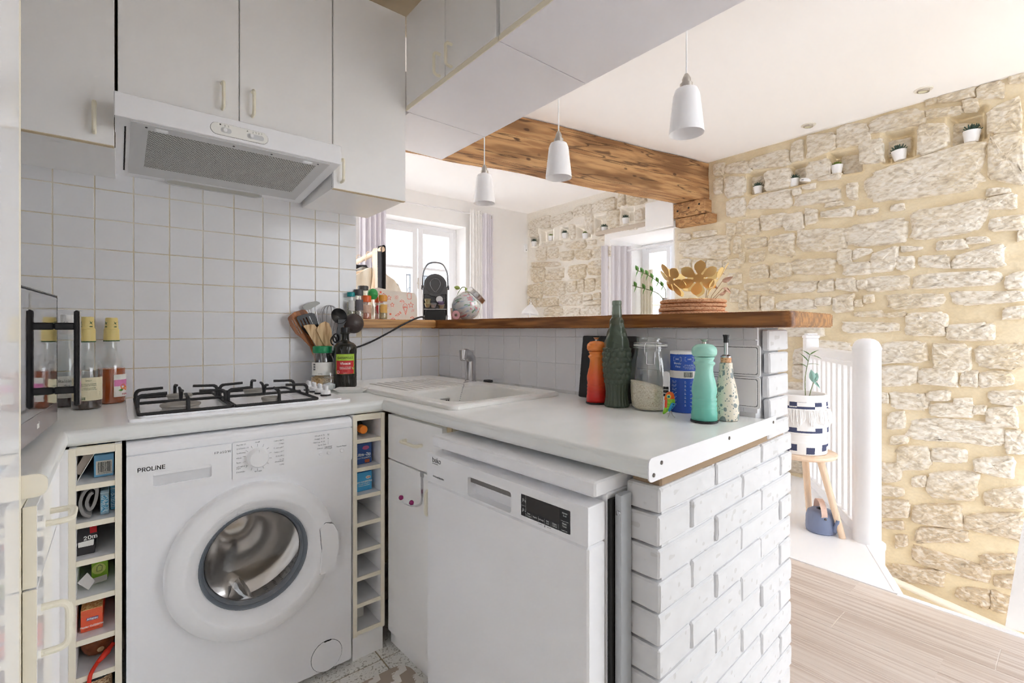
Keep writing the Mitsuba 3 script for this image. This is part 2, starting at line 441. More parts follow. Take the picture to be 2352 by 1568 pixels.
for k in range(5):                                                     # bricks of the end of the bar wall above the worktop
    z1 = 1.1405 - pitch * k; z0 = z1 - (0.0612 if k < 4 else 0.047)
    w = 0.018 if k % 2 else 0.0
    part(wall_bar, 'brick', brick_mesh(0.648 + (0.012 if k % 2 else 0), 1.042, z0, 0.815 + nrng.uniform(-.004, .004), 1.06, z1, 90 + k), 'brick_paint')
part(pier, 'mortar_bed', tr(brick_mesh(0.07, 0.985, 0.818, 0.79, 1.055, 0.842, 5), np.eye(4)), mat('raw_mortar', (158, 136, 112), 0.95))

# ------------------------------------------------------------------ the limestone wall
near = [[296,2643,238,2639,238,2576,296,2594],[430,2622,327,2622,327,2523,430,2551],[618,2654,441,2652,441,2576,618,2595],[671,2647,622,2644,622,2596,671,2598],[974,2597,688,2599,688,2490,974,2510],[676,2567,505,2532,505,2496,676,2518],[497,2561,434,2553,434,2491,497,2509],[383,2463,252,2504,252,2301,383,2318],[718,2472,574,2457,574,2299,718,2292],[1170,2620,984,2595,984,2443,1170,2462],[1372,2610,1185,2589,1185,2467,1372,2451],[1477,2591,1395,2592,1395,2451,1477,2448],[1788,2560,1483,2554,1483,2437,1788,2470],[1992,2566,1795,2548,1795,2451,1992,2487],[2104,2596,2014,2594,2014,2485,2104,2493],[2104,2464,2029,2467,2029,2337,2104,2339],[2007,2462,1843,2435,1843,2268,2007,2289],[1682,2409,1495,2414,1495,2257,1682,2280],[1372,2407,1228,2405,1228,2282,1372,2280],[1033,2469,904,2453,904,2304,1033,2316],[1985,2255,1836,2252,1836,2099,1985,2105],[1802,2231,1477,2234,1477,2097,1802,2148],[1465,2231,1412,2232,1412,2187,1465,2186],[1395,2241,1315,2241,1315,2210,1395,2221],[1465,2173,1159,2174,1159,2083,1465,2108],[1282,2277,1154,2276,1154,2245,1282,2258],[1108,2192,1047,2178,1047,2071,1108,2096],[984,2245,390,2285,390,2018,984,2029],[379,2301,238,2286,238,1996,379,2040],[1267,2018,1072,2017,1072,1957,1267,1981],[1042,1987,932,1983,932,1949,1042,1952],[1239,2075,1138,2072,1138,2048,1239,2050],[853,1979,786,1983,786,1949,853,1945],[1708,2061,1525,2067,1525,1962,1708,1952],[1899,2068,1721,2050,1721,1920,1899,1941],[1992,2056,1913,2042,1913,1957,1992,1941],[1525,2054,1395,2043,1395,1915,1525,1916],[1378,2065,1304,2050,1304,1950,1378,1944],[752,1920,397,1934,397,1752,752,1744],[1430,1908,1133,1884,1133,1703,1430,1753],[1113,1881,773,1891,773,1736,1113,1737],[394,1988,296,1976,296,1947,394,1953],[401,1934,272,1936,272,1849,401,1874],[376,1809,238,1803,238,1726,376,1738],[1164,1731,1082,1709,1082,1613,1164,1622],[1072,1713,965,1705,965,1676,1072,1642],[965,1670,826,1704,826,1552,965,1543],[800,1700,696,1681,696,1665,800,1667],[618,1703,482,1699,482,1647,618,1649],[478,1709,390,1701,390,1670,478,1672],[826,1631,735,1626,735,1549,826,1541],[701,1622,563,1610,563,1531,701,1551],[543,1598,320,1641,320,1522,543,1530],[1138,1619,965,1612,965,1531,1138,1541],[1471,1694,1180,1654,1180,1551,1471,1577],[1788,1661,1650,1667,1650,1566,1788,1557],[1624,1671,1483,1663,1483,1558,1624,1551],[1644,1888,1453,1879,1453,1718,1644,1754],[1829,1902,1656,1890,1656,1823,1829,1812],[1927,1931,1871,1915,1871,1782,1927,1789],[2444,1961,1956,1949,1956,1749,2444,1837],[2452,2041,2334,2022,2334,1969,2452,1978],[2301,2033,2096,2015,2096,1971,2301,1987],[1795,1772,1682,1779,1682,1704,1795,1696],[1878,1783,1843,1792,1843,1708,1878,1698],[2014,1742,1878,1740,1878,1663,2014,1669],[2166,1759,2036,1751,2036,1672,2166,1670],[735,1499,362,1496,362,1406,735,1411],[984,1509,765,1502,765,1413,984,1404],[1180,1508,1052,1503,1052,1415,1180,1441],[1293,1498,1191,1509,1191,1429,1293,1423],[1042,1491,989,1492,989,1428,1042,1432],[1624,1524,1304,1505,1304,1430,1624,1430],[1836,1526,1631,1524,1631,1464,1836,1470],[1977,1623,1871,1620,1871,1529,1977,1522],[310,1462,238,1475,238,1388,310,1383],[881,1375,586,1370,586,1295,881,1284],[543,1378,238,1364,238,1311,543,1294],[1003,1382,955,1385,955,1333,1003,1324],[1196,1381,1067,1392,1067,1279,1196,1270],[1310,1374,1217,1382,1217,1320,1310,1324],[1580,1361,1321,1375,1321,1299,1580,1301],[1702,1414,1618,1416,1618,1303,1702,1299],[1795,1419,1712,1422,1712,1313,1795,1315],[1956,1492,1892,1481,1892,1375,1956,1378],[1885,1459,1822,1456,1822,1309,1885,1311],[1057,1350,1018,1348,1018,1307,1057,1308],[1062,1261,899,1268,899,1233,1062,1237],[894,1250,782,1259,782,1231,894,1228],[773,1242,578,1253,578,1160,773,1161],[320,1265,238,1272,238,1209,320,1206],[259,1715,238,1716,238,1668,259,1661],[2435,1797,2326,1784,2326,1670,2435,1680],[2301,1774,2189,1761,2189,1664,2301,1667],[1127,1194,829,1190,829,1128,1127,1119],[768,1189,585,1187,585,1107,768,1097],[569,1165,373,1185,373,1074,569,1078],[924,1048,675,1061,675,926,924,905],[641,1039,468,1051,468,881,641,891],[432,1031,238,1070,238,916,432,911],[911,890,727,901,727,772,911,755],[703,880,531,891,531,783,703,782],[505,871,432,883,432,792,505,792],[422,877,291,899,291,811,422,786],[854,714,675,724,675,612,854,612],[663,741,558,751,558,693,663,681],[536,703,463,718,463,682,536,674],[382,762,240,789,240,703,382,699],[646,661,453,691,453,606,646,579],[873,563,780,591,780,483,873,461],[911,700,873,704,873,641,911,637],[443,671,397,676,397,628,443,622],[392,656,268,686,268,571,392,559],[751,557,329,582,329,439,751,419],[310,538,238,556,238,416,310,408],[858,408,768,432,768,386,858,361],[829,336,658,384,658,235,829,196],[646,371,489,394,489,308,646,297],[739,171,675,186,675,119,739,102],[663,218,427,259,427,97,663,54],[437,355,282,387,282,265,437,270],[392,169,238,223,238,103,392,72],[911,225,805,248,805,124,911,90],[911,66,799,79,799,18,911,3],[911,-29,762,-3,762,-110,911,-155],[739,-27,494,43,494,-100,739,-133],[484,-11,238,76,238,-84,484,-97],[911,-187,786,-148,786,-194,911,-219],[715,-156,484,-104,484,-182,715,-262],[829,-247,774,-229,774,-305,829,-332],[733,-283,397,-292,397,-403,733,-389],[873,-458,585,-407,585,-495,873,-552],[422,-231,268,-175,268,-269,422,-301],[520,-468,378,-436,378,-547,520,-540],[373,-434,286,-438,286,-533,373,-545],[353,-330,259,-292,259,-373,353,-399],[1462,983,1358,1004,1358,881,1462,876],[1470,857,1366,863,1366,758,1470,768],[1350,777,1214,787,1214,703,1350,690],[1199,772,1085,781,1085,649,1199,636],[1057,783,937,809,937,697,1057,701],[1335,639,1184,672,1184,520,1335,500],[1156,608,963,631,963,502,1156,474],[1304,452,1127,495,1127,345,1304,331],[1099,449,937,474,937,331,1099,300]]
rec = [[570,2451,434,2425,434,2288,570,2298],[1822,2423,1695,2426,1695,2276,1822,2277],[1159,2435,1023,2407,1023,2278,1159,2289],[885,2447,773,2441,773,2335,885,2345],[1489,2412,1389,2412,1389,2284,1489,2295]]
far = [[4552,2522,4182,2528,4182,2399,4552,2424],[4149,2487,3815,2516,3815,2416,4149,2382],[3784,2532,3523,2540,3523,2428,3784,2443],[3495,2540,3190,2549,3190,2416,3495,2423],[3140,2568,3066,2567,3066,2432,3140,2437],[3042,2546,2809,2495,2809,2409,3042,2427],[3300,2407,3140,2396,3140,2205,3300,2262],[3853,2355,3769,2352,3769,2186,3853,2209],[3608,2411,3495,2412,3495,2210,3608,2249],[2935,2347,2854,2351,2854,2245,2935,2249],[3907,2161,3622,2153,3622,2056,3907,2105],[3565,2134,3454,2129,3454,2087,3565,2091],[3754,2051,3523,2032,3523,1925,3754,1952],[3502,2051,3326,2038,3326,1923,3502,1944],[4199,2120,4034,2110,4034,2007,4199,2014],[4425,2173,4233,2160,4233,2006,4425,2016],[4002,2060,3800,2057,3800,1946,4002,1968],[4515,1928,4267,1915,4267,1738,4515,1745],[4250,1866,3954,1872,3954,1736,4250,1760],[3861,1885,3594,1868,3594,1728,3861,1739],[3565,1898,3373,1887,3373,1741,3565,1758],[3326,1903,3254,1894,3254,1761,3326,1788],[4571,1712,4319,1706,4319,1539,4571,1552],[4302,1728,3931,1711,3931,1553,4302,1562],[3899,1709,3747,1697,3747,1586,3899,1585],[3710,1705,3622,1698,3622,1579,3710,1562],[3608,1708,3468,1707,3468,1569,3608,1567],[3454,1706,3280,1712,3280,1588,3454,1589],[4389,1518,4050,1525,4050,1433,4389,1422],[4002,1545,3673,1549,3673,1429,4002,1431],[3630,1525,3516,1529,3516,1476,3630,1470],[3481,1538,3386,1543,3386,1490,3481,1495],[3366,1552,3287,1557,3287,1495,3366,1489],[3637,1449,3359,1468,3359,1426,3637,1416],[4284,1395,3970,1418,3970,1304,4284,1311],[3938,1383,3681,1385,3681,1309,3938,1304],[3666,1396,3359,1405,3359,1311,3666,1308],[3346,1467,3267,1474,3267,1330,3346,1332],[3159,2228,3018,2224,3018,2165,3159,2177],[3006,2202,2889,2202,2889,2154,3006,2163],[2866,2208,2666,2220,2666,2155,2866,2160],[3413,2155,3320,2161,3320,2109,3413,2113],[3306,2025,3235,2025,3235,1923,3306,1932],[4534,1992,4018,1947,4018,1901,4534,1943],[4543,2398,4407,2424,4407,2316,4543,2324],[4302,2216,3970,2193,3970,2147,4302,2169],[4571,1527,4416,1532,4416,1423,4571,1429],[3440,2243,3386,2245,3386,2172,3440,2180]]
niche = [[1822,2444,1650,2428,1650,2266,1822,2256],[1495,2427,1366,2418,1366,2259,1495,2251],[1228,2442,1018,2418,1018,2259,1228,2276],[904,2499,722,2474,722,2287,904,2270],[570,2498,385,2514,385,2293,570,2287],[4543,2349,4389,2349,4389,2193,4543,2195],[4372,2395,4132,2414,4132,2216,4372,2220],[4002,2357,3876,2348,3876,2196,4002,2209],[3754,2327,3537,2313,3537,2163,3754,2173],[3481,2388,3293,2374,3293,2178,3481,2186],[3115,2412,2958,2391,2958,2243,3115,2241],[2843,2377,2666,2370,2666,2239,2843,2243]]

def inside(yy, zz, q):
    P = np.array(q, float).reshape(4, 2) / 1000
    pg = P[::1]; ok = np.ones(yy.shape, bool); bad = np.ones(yy.shape, bool)
    d = np.full(yy.shape, 9.0)
    for a, b in zip(pg, np.roll(pg, -1, 0)):
        cr = (b[0] - a[0]) * (zz - a[1]) - (b[1] - a[1]) * (yy - a[0])
        d = np.minimum(d, np.abs(cr) / np.hypot(*(b - a))); ok &= cr >= 0; bad &= cr <= 0
    return (ok | bad), d
gy = np.arange(YB, YF + 0.02, 0.016); gz = np.arange(-1.6, CEIL + 0.02, 0.016)
Yg, Zg = np.meshgrid(gy, gz, indexing='ij')
dep = (meshkit.fbm(np.stack([Yg * 5, Zg * 5, Yg * 0], -1), 4, 3) - 0.5) * 0.02 + 0.014
for q in niche:
    ok, d = inside(Yg, Zg, q)
    dep = dep + np.where(ok, np.clip(d / 0.02, 0, 1) * 0.095, 0)
DOOR = (2.51, 3.24, 2.10)
hole = (Yg > DOOR[0]) & (Yg < DOOR[1]) & (Zg < DOOR[2]) & (Zg > -0.02)
ny, nz = Yg.shape
idx = np.arange(ny * nz).reshape(ny, nz)
quads = np.stack([idx[:-1, :-1], idx[1:, :-1], idx[1:, 1:], idx[:-1, 1:]], -1).reshape(-1, 4)
keep = ~hole.reshape(-1)[quads].any(1)
wall_right = struct('wall_right')
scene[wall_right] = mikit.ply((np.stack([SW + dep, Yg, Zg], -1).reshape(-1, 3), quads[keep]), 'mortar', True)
def stone_mesh(q, base, seed, proud):
    P = np.array(q, float).reshape(4, 2) / 1000
    r_ = np.random.default_rng(seed)
    n = 44; t = np.arange(n) * 2 * math.pi / n
    e = r_.uniform(0.30, 0.48)
    s = np.sign(np.cos(t)) * np.abs(np.cos(t)) ** e; u = np.sign(np.sin(t)) * np.abs(np.sin(t)) ** e
    k = 1 + (r_.random(n) - 0.5) * 0.05 + 0.05 * np.sin(2 * t + r_.uniform(0, 6)) + 0.05 * np.sin(3 * t + r_.uniform(0, 6)) + 0.03 * np.sin(7 * t + r_.uniform(0, 6)) + 0.02 * np.sin(11 * t + r_.uniform(0, 6))
    s, u = s * k, u * k
    hw, hh = np.hypot(*(P[0] - P[1])), np.hypot(*(P[0] - P[3]))
    s, u = s * (1 + 0.012 / hw), u * (1 + 0.012 / hh)
    def bil(s, u):
        a, b = (s + 1) / 2, (u + 1) / 2
        return (P[3] * ((1 - a) * (1 - b))[:, None] + P[2] * (a * (1 - b))[:, None] + P[1] * (a * b)[:, None] + P[0] * ((1 - a) * b)[:, None])
    rings = []
    for f, x in ((1.06, 0.03), (1.05, 0.008), (1.0, -proud * 0.45), (0.96, -proud * 0.8), (0.90, -proud * 0.98), (0.80, -proud * 1.05), (0.69, -proud * 1.12), (0.57, -proud * 1.15), (0.44, -proud * 1.15), (0.30, -proud * 1.15), (0.16, -proud * 1.15), (0.03, -proud * 1.15)):
        w = bil(s * f, u * f)
        x_ = base + x + (meshkit.fbm(np.stack([w[:, 0] * 22, w[:, 1] * 26, w[:, 0] * 0 + seed], 1), 3, seed % 50) - 0.5) * (0.020 if f < 1 else 0) + (meshkit.fbm(np.stack([w[:, 0] * 75, w[:, 1] * 85, w[:, 0] * 0 + seed], 1), 2, seed % 40) - 0.5) * (0.013 if f < 1 else 0)
        rings.append(np.stack([np.minimum(x_, base + 0.03), w[:, 0], np.minimum(w[:, 1], CEIL - 0.002)], 1))
    m = loft(rings)
    m.invert() if m.volume < 0 else None
    return m
r_f = random.Random(5)
have = [np.array(q, float).reshape(4, 2) / 1000 for q in near + rec + far]
have = [(q[:, 0].min(), q[:, 0].max(), q[:, 1].min(), q[:, 1].max()) for q in have]
z = 0.03
while z < 1.30:                                                        # courses behind the railing and the stool
    h = r_f.uniform(0.09, 0.15); y = 1.0 + r_f.uniform(0, 0.1)
    while y < 2.42:
        w = r_f.uniform(0.14, 0.30); e = [r_f.uniform(-0.012, 0.012) for _ in range(4)]
        if y + w < 2.46 and not any(y + w + 0.01 > a and y - 0.01 < b and z + h + 0.01 > c and z - 0.01 < d for a, b, c, d in have):
            near.append([int(1000 * v) for v in (y + w, z + h + e[0], y, z + h + e[1], y, z + e[2], y + w, z + e[3])])
        y += w + 0.03
    z += h + 0.03
sd = 0
for grp, bs, pr in ((near, SW + 0.012, 0.020), (rec, SW + 0.095, 0.012), (far, SW + 0.012, 0.022)):
    for q in grp:
        sd += 1
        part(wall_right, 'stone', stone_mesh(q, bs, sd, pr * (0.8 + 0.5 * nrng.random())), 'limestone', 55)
# lintel beam end above the doorway, plaster reveal and the window beyond
part(wall_right, 'lintel', tr(box(0, 0, 0, 0.06, 1.02, 0.045, 0.008), mv(SW - 0.03, 2.42, 2.165)), mat('grey_wood', (196, 184, 170), 0.8))
REV = 4.66
struct('wall_reveal', cat_(box(SW - 0.015, 3.24, 0, REV, 3.32, 2.14, 0.004), box(SW + 0.02, 2.44, 0, REV, 2.515, 2.14, 0.004), box(SW - 0.012, 2.44, 2.10, REV, 3.32, 2.18, 0.004), box(SW, 2.44, -0.1, REV, 3.32, 0.004, 0)), 'plaster')

# far wall: the seen window opening, plus an unseen one added for daylight
WX0, WX1, WZ0, WZ1 = 2.02, 3.11, 0.75, 2.33
struct('wall_far', cat_(box(-0.75, YF, 0, -0.4, YF + 0.3, CEIL, 0), box(1.35, YF, 0, WX0, YF + 0.3, CEIL, 0), box(-0.4, YF, 2.5, 1.35, YF + 0.3, CEIL, 0), box(-0.4, YF, 0, 1.35, YF + 0.3, 0.3, 0), box(WX1, YF, 0, SW + 0.1, YF + 0.3, CEIL, 0), box(WX0, YF, WZ1, WX1, YF + 0.3, CEIL, 0), box(WX0, YF, 0, WX1, YF + 0.3, WZ0, 0)), 'plaster')

# ------------------------------------------------------------------ frames on the fronts
def FY(x, y, z):
    return frame((x, y, z), (1, 0, 0), (0, 0, 1))           # a front facing the camera side (-y)
def FR(b, a, z):
    return frame(R_(b, a, z), (RE1[0], RE1[1], 0), (0, 0, 1))   # a front of the right-hand run
def FX(x, y, z):
    return frame((x, y, z), (0, 1, 0), (0, 0, 1))           # a front facing +x

def ring(prof, n=64):
    """a closed profile [(r, z)...] turned round z"""
    a = np.arange(n) * 2 * math.pi / n
    P = list(prof) + [prof[0]]
    return loft([np.stack([r * np.cos(a), r * np.sin(a), np.full(n, z)], 1) for r, z in P], cap=False)

# ------------------------------------------------------------------ wall cupboards
mat('gap_shade', (70, 58, 44), 0.9)  # dark brown that paints the shade in the gaps between doors
mat('edge_tan', (206, 190, 158), 0.6)
def upper(label, x0, x1, z0, splits, handles, group):
    t = thing('wall_cupboard', label, 'cupboard', group)
    part(t, 'carcass', box(x0 + 0.001, 1.822, z0, x1 - 0.001, 2.193, 2.43, 0.001), 'laminate')
    part(t, 'side_edge', box(x0 + 0.001, 1.8195, z0, x0 + 0.017, 1.8225, 2.43, 0), 'gap_shade')  # dark strip behind the door joint, shade put into its colour
    part(t, 'side_edge', box(x1 - 0.017, 1.8195, z0, x1 - 0.001, 1.8225, 2.43, 0), 'gap_shade')  # same painted shade on the other side of the carcass
    for (a, b), h in zip(splits, handles):
        d = part(t, 'door', box(a, 1.80, z0 - 0.002, b, 1.819, 2.435, 0.0015), 'laminate')
        part(d, 'edge_band', box(a + 0.001, 1.8005, z0 - 0.0035, b - 0.001, 1.8185, z0 - 0.0015, 0), 'edge_tan')
        if h:
            part(d, 'handle', tr(dhandle(0.082, 0.026, 0.0052), FY(h[0], 1.80, h[1]) @ rot([0, 0, 1], math.pi / 2)), 'cream_plastic')
    return t
upper('white laminate wall cupboard with one door left of the extractor hood', -0.735, -0.004, 1.674, [(-0.733, -0.007)], [(-0.051, 1.741)], None)
upper('white laminate wall cupboard with two doors above the extractor hood', 0.0, 0.618, 1.80, [(0.0, 0.3105), (0.3135, 0.6175)], [(0.263, 1.90), (0.351, 1.90)], None)
upper('tall white laminate wall cupboard with one door right of the extractor hood', 0.622, 0.919, 1.672, [(0.622, 0.918)], [(0.651, 1.738)], None)

def upper_r(label, y0, y1, doors):
    t = thing('bar_cupboard', label, 'cupboard')
    part(t, 'carcass', box(0.942, y0 + 0.001, 2.062, 1.325, y1 - 0.001, 2.43, 0.001), 'laminate')
    part(t, 'bottom_panel', box(0.921, y0 + 0.0008, 2.043, 1.327, y1 - 0.0008, 2.061, 0.001), mat('soffit_paint', (222, 222, 228), 0.35))
    part(t, 'front_edge', box(0.919, y0 + 0.0008, 2.0435, 0.9215, y1 - 0.0008, 2.0605, 0), 'cream_edge')
    part(t, 'gap_shade_strip', box(0.9415, y0 + 0.005, 2.062, 0.943, y1 - 0.005, 2.43, 0), 'gap_shade')  # dark backing strip painting the shade seen between the doors
    for a, b, h in doors:
        d = part(t, 'door', box(0.920, a + 0.0015, 2.064, 0.9395, b - 0.0015, 2.435, 0.0012), 'laminate')
        part(d, 'edge_band', box(0.9205, a + 0.002, 2.0625, 0.939, b - 0.002, 2.0645, 0), 'cream_edge')
        if h:
            M = frame((0.920, h, 2.118), (0, -1, 0), (0, 0, 1))
            part(d, 'handle', tr(dhandle(0.08, 0.026, 0.0052), M @ rot([0, 0, 1], math.pi / 2)), 'cream_plastic')
upper_r('white cupboard hung over the bar, nearest the corner, with two cream handles', 1.178, 1.80, [(1.19, 1.495, 1.449), (1.497, 1.80, 1.53)])
upper_r('white cupboard hung over the bar, nearer the camera', 0.555, 1.176, [(0.866, 1.174, None), (0.557, 0.863, None)])
upper_r('white cupboard hung over the bar, at the top edge of the view', -0.07, 0.553, [(0.243, 0.551, None), (-0.068, 0.240, None)])
t = single('corner_panel', 'white filler panel over the bar between the corner cupboards and the ceiling beam', 'panel', cat_(box(0.935, 1.802, 2.043, 1.327, 2.19, 2.061, 0.001), box(0.935, 2.172, 2.061, 1.327, 2.19, 2.43, 0.001), box(1.31, 1.802, 2.061, 1.327, 2.172, 2.43, 0)), 'soffit_paint')

mat('joint_light', (150, 150, 150), 0.6)
# ------------------------------------------------------------------ extractor hood
hd = thing('extractor_hood', 'white slim extractor hood with a perforated grease filter above the hob', 'extractor hood')
HX0, HX1, HF, HB = -0.006, 0.612, 1.70, 2.192
prof = [(HF, 1.728), (HF, 1.792), (HF + 0.004, 1.795), (1.80, 1.797), (HB, 1.797), (HB, 1.690)]
m = prism(Polygon([(p[0], p[1]) for p in prof]), HX1 - HX0, np.array([[0, 0, 1, HX0], [1, 0, 0, 0], [0, 1, 0, 0], [0, 0, 0, 1.0]]))
part(hd, 'body', m, 'enamel', 20)
part(hd, 'fascia', box(HX0 - 0.002, HF - 0.005, 1.727, HX1 + 0.002, HF + 0.002, 1.794, 0.002), 'enamel')
ang = math.atan2(1.690 - 1.728, HB - HF)
HU = frame((HX0, HB, 1.690), (1, 0, 0), (0, HF - HB, 1.728 - 1.690))   # z points down out of the underside, y from back to front
HL = math.hypot(HB - HF, 0.038)
part(hd, 'filter_frame', prism(sbox(0.035, 0.045, 0.585, HL - 0.012), 0.003, HU), mat('hood_grey', (206, 207, 208), 0.35))
def tx_holes(p, n, uv):
    x = p.x / 0.0085; y = p.y / 0.0074
    r0 = dr.floor(y); xo = x + dr.select(r0 - 2 * dr.floor(r0 / 2) > 0.5, 0.5, 0.0)
    dx = (xo - dr.floor(xo) - 0.5) * 0.0085; dy = (y - r0 - 0.5) * 0.0074
    h = mikit.smoothstep(0.0032, 0.0024, dr.sqrt(dx * dx + dy * dy))
    return mikit.mix(lin((200, 199, 195)), lin((52, 50, 47)), h)
part(hd, 'filter_grille', prism(sbox(0.075, 0.135, 0.548, HL - 0.05), 0.0036, HU), mat('perforated', mikit.proc(tx_holes), 0.4))
part(hd, 'vent_slot', prism(sbox(0.021, 0.06, 0.025, HL - 0.06), 0.0012, HU), 'black_gap')
for x in (0.105, 0.515):
    part(hd, 'filter_clip', cat_(prism(rrect(x - 0.016, HL - 0.040, x + 0.016, HL - 0.024, 0.003), 0.006, HU), prism(rrect(x - 0.012, HL - 0.037, x + 0.012, HL - 0.027, 0.002), 0.008, HU)), 'plastic_white')
for x in (0.07, 0.29, 0.40, 0.55):
    part(hd, 'screw', prism(Point(x, HL - 0.03).buffer(0.003), 0.0045, HU), 'black_plastic')
part(hd, 'lamp_lens', prism(rrect(0.145, 0.006, 0.455, 0.055, 0.024), 0.006, HU), mat('lens_grey', (186, 186, 178), 0.3))
part(hd, 'lamp_rim', prism(rrect(0.138, 0.002, 0.462, 0.060, 0.028).difference(rrect(0.145, 0.006, 0.455, 0.055, 0.024)), 0.008, HU), 'hood_grey')
M = FY(0, HF - 0.005, 0)
pl = part(hd, 'control_plate', prism(rrect(0.217, 1.7375, 0.375, 1.7725, 0.0175), 0.003, M), mat('ivory_plastic', (234, 234, 230), 0.35))
part(pl, 'joint', prism(rrect(0.2158, 1.7363, 0.3762, 1.7737, 0.0185), 0.0008, M), 'joint_light')
part(pl, 'slider', cat_(prism(rrect(0.243, 1.745, 0.272, 1.761, 0.007), 0.0034, M), ), mat('slider_groove', (200, 202, 204), 0.4))
part(pl, 'slider', cat_(prism(rrect(0.315, 1.745, 0.363, 1.761, 0.007), 0.0034, M), ), 'slider_groove')
for x in (0.254, 0.327):
    part(pl, 'knob', tr(lathe([(0.006, 0), (0.006, 0.006), (0.004, 0.008)], 16), M @ mv(x, 1.753, 0.003)), 'plastic_white')
part(pl, 'print', cat_(text('\u2022', 0.010, M, 0.238, 1.764, 0.0034), *[text(s, 0.0045, M, x, 1.7645, 0.0034) for s, x in (('0', 0.252), ('1', 0.262), ('0', 0.330), ('1', 0.338), ('2', 0.346), ('3', 0.354))], *[prism(Polygon([(0.316 + 0.003 * math.cos(k), 1.7665 + 0.003 * math.sin(k)), (0.316 + 0.001 * math.cos(k + 1.2), 1.7665 + 0.001 * math.sin(k + 1.2)), (0.316 + 0.001 * math.cos(k - 1.2), 1.7665 + 0.001 * math.sin(k - 1.2))]), 0.0034, M) for k in (1.57, 3.66, 5.76)]), 'black_plastic')

# ------------------------------------------------------------------ worktops
ZC, TH = 0.889, 0.041
def worktop_mesh(front, back, length):
    """section in (depth, z), rounded at the front, extruded along y by length"""
    r = 0.016; pts = []
    for t in np.linspace(0, math.pi / 2, 7):
        pts.append((front + r - r * math.cos(t), ZC - r + r * math.sin(t)))
    pts += [(back, ZC), (back, ZC - TH)]
    for t in np.linspace(0, math.pi / 2, 7):
        pts.append((front + r - r * math.sin(t), ZC - TH + r - r * math.cos(t)))
    return pts
wl = thing('worktop', 'short white laminate worktop under the microwave on the left', 'worktop')
sec = [(-0.094 - p[0], p[1]) for p in worktop_mesh(0, 0.64, 0)]
m = prism(Polygon(sec), 1.02, np.array([[1, 0, 0, 0], [0, 0, 1, 1.172], [0, 1, 0, 0], [0, 0, 0, 1.0]]))
if m.volume < 0: m.invert()
mitre = np.array([-1, -1, 0]) / math.sqrt(2)
m = m.slice_plane([-0.0943, 1.605, 0], mitre, cap=True)
part(wl, 'top', m, 'counter_laminate', 30)
part(wl, 'end_band', prism(Polygon(sec).buffer(-0.0005), 0.003, np.array([[1, 0, 0, 0], [0, 0, 1, 1.1685], [0, 1, 0, 0], [0, 0, 0, 1.0]])), 'cream_edge', 30)
wb = thing('worktop', 'white laminate worktop around the gas hob above the washing machine', 'worktop')
sec = worktop_mesh(1.605, 2.198, 0)
m = prism(Polygon(sec), 2.0, np.array([[0, 0, 1, -0.75], [1, 0, 0, 0], [0, 1, 0, 0], [0, 0, 0, 1.0]]))
if m.volume < 0: m.invert()
m = m.slice_plane([-0.0937, 1.605, 0], -mitre, cap=True)
bis = np.array([1.32 - 0.727, 2.2 - 1.605]); bn = np.array([-bis[1], bis[0], 0]) / np.linalg.norm(bis)
m = m.slice_plane([0.7265, 1.605, 0], bn, cap=True)
part(wb, 'top', m, 'counter_laminate', 30)
wr = thing('worktop', 'long white laminate worktop with the sink running along the bar', 'worktop')
sec = worktop_mesh(0, 0.618, 0)
m = prism(Polygon(sec), 1.75, np.array([[1, 0, 0, 0], [0, 0, 1, -1.066], [0, 1, 0, 0], [0, 0, 0, 1.0]]))
if m.volume < 0: m.invert()
cut = trimesh.creation.box(bounds=[[0.095, -0.325, 0.8], [0.50, 0.035, 1.0]])
m = trimesh.boolean.difference([m, cut], engine='manifold')
m.apply_transform(RM)
m = m.slice_plane([0.7275, 1.605, 0], -bn, cap=True)
part(wr, 'top', m, 'counter_laminate', 30)
ME = frame(R_(0.0, 1.067, 0), (RE2[0], RE2[1], 0), (0, 0, 1))
e = part(wr, 'end_strip', prism(rrect(-0.001, ZC - TH - 0.003, 0.70, ZC + 0.003, 0.012).intersection(sbox(-0.001, 0.8, 0.678, 1.0)), 0.003, ME), mat('white_metal', (228, 229, 232), 0.3), 30, label='white metal end strip with screws')
for b, z in ((0.016, ZC - 0.031), (0.045, ZC - 0.012), (0.36, ZC - 0.012), (0.655, ZC - 0.012)):
    part(e, 'screw', tr(lathe([(0.0042, 0), (0.004, 0.0015), (0.0015, 0.0012), (0.0, 0.0003)], 14), ME @ mv(b, z, 0.003)), mat('dark_screw', (92, 88, 84), 0.35, 0.8))

# ------------------------------------------------------------------ units at the left
tc = thing('tall_cupboard', 'tall glossy white cupboard at the left edge of the view', 'cupboard')
part(tc, 'carcass', box(-0.73, 0.0, 0.02, -0.150, 1.160, 2.6, 0.002), 'laminate')
dd = part(tc, 'door', box(-0.147, 0.45, 0.05, -0.1285, 1.158, 2.58, 0.004), 'gloss_white')
part(dd, 'edge_band', box(-0.1475, 1.1585, 0.05, -0.1275, 1.1665, 2.58, 0.002), 'cream_edge')
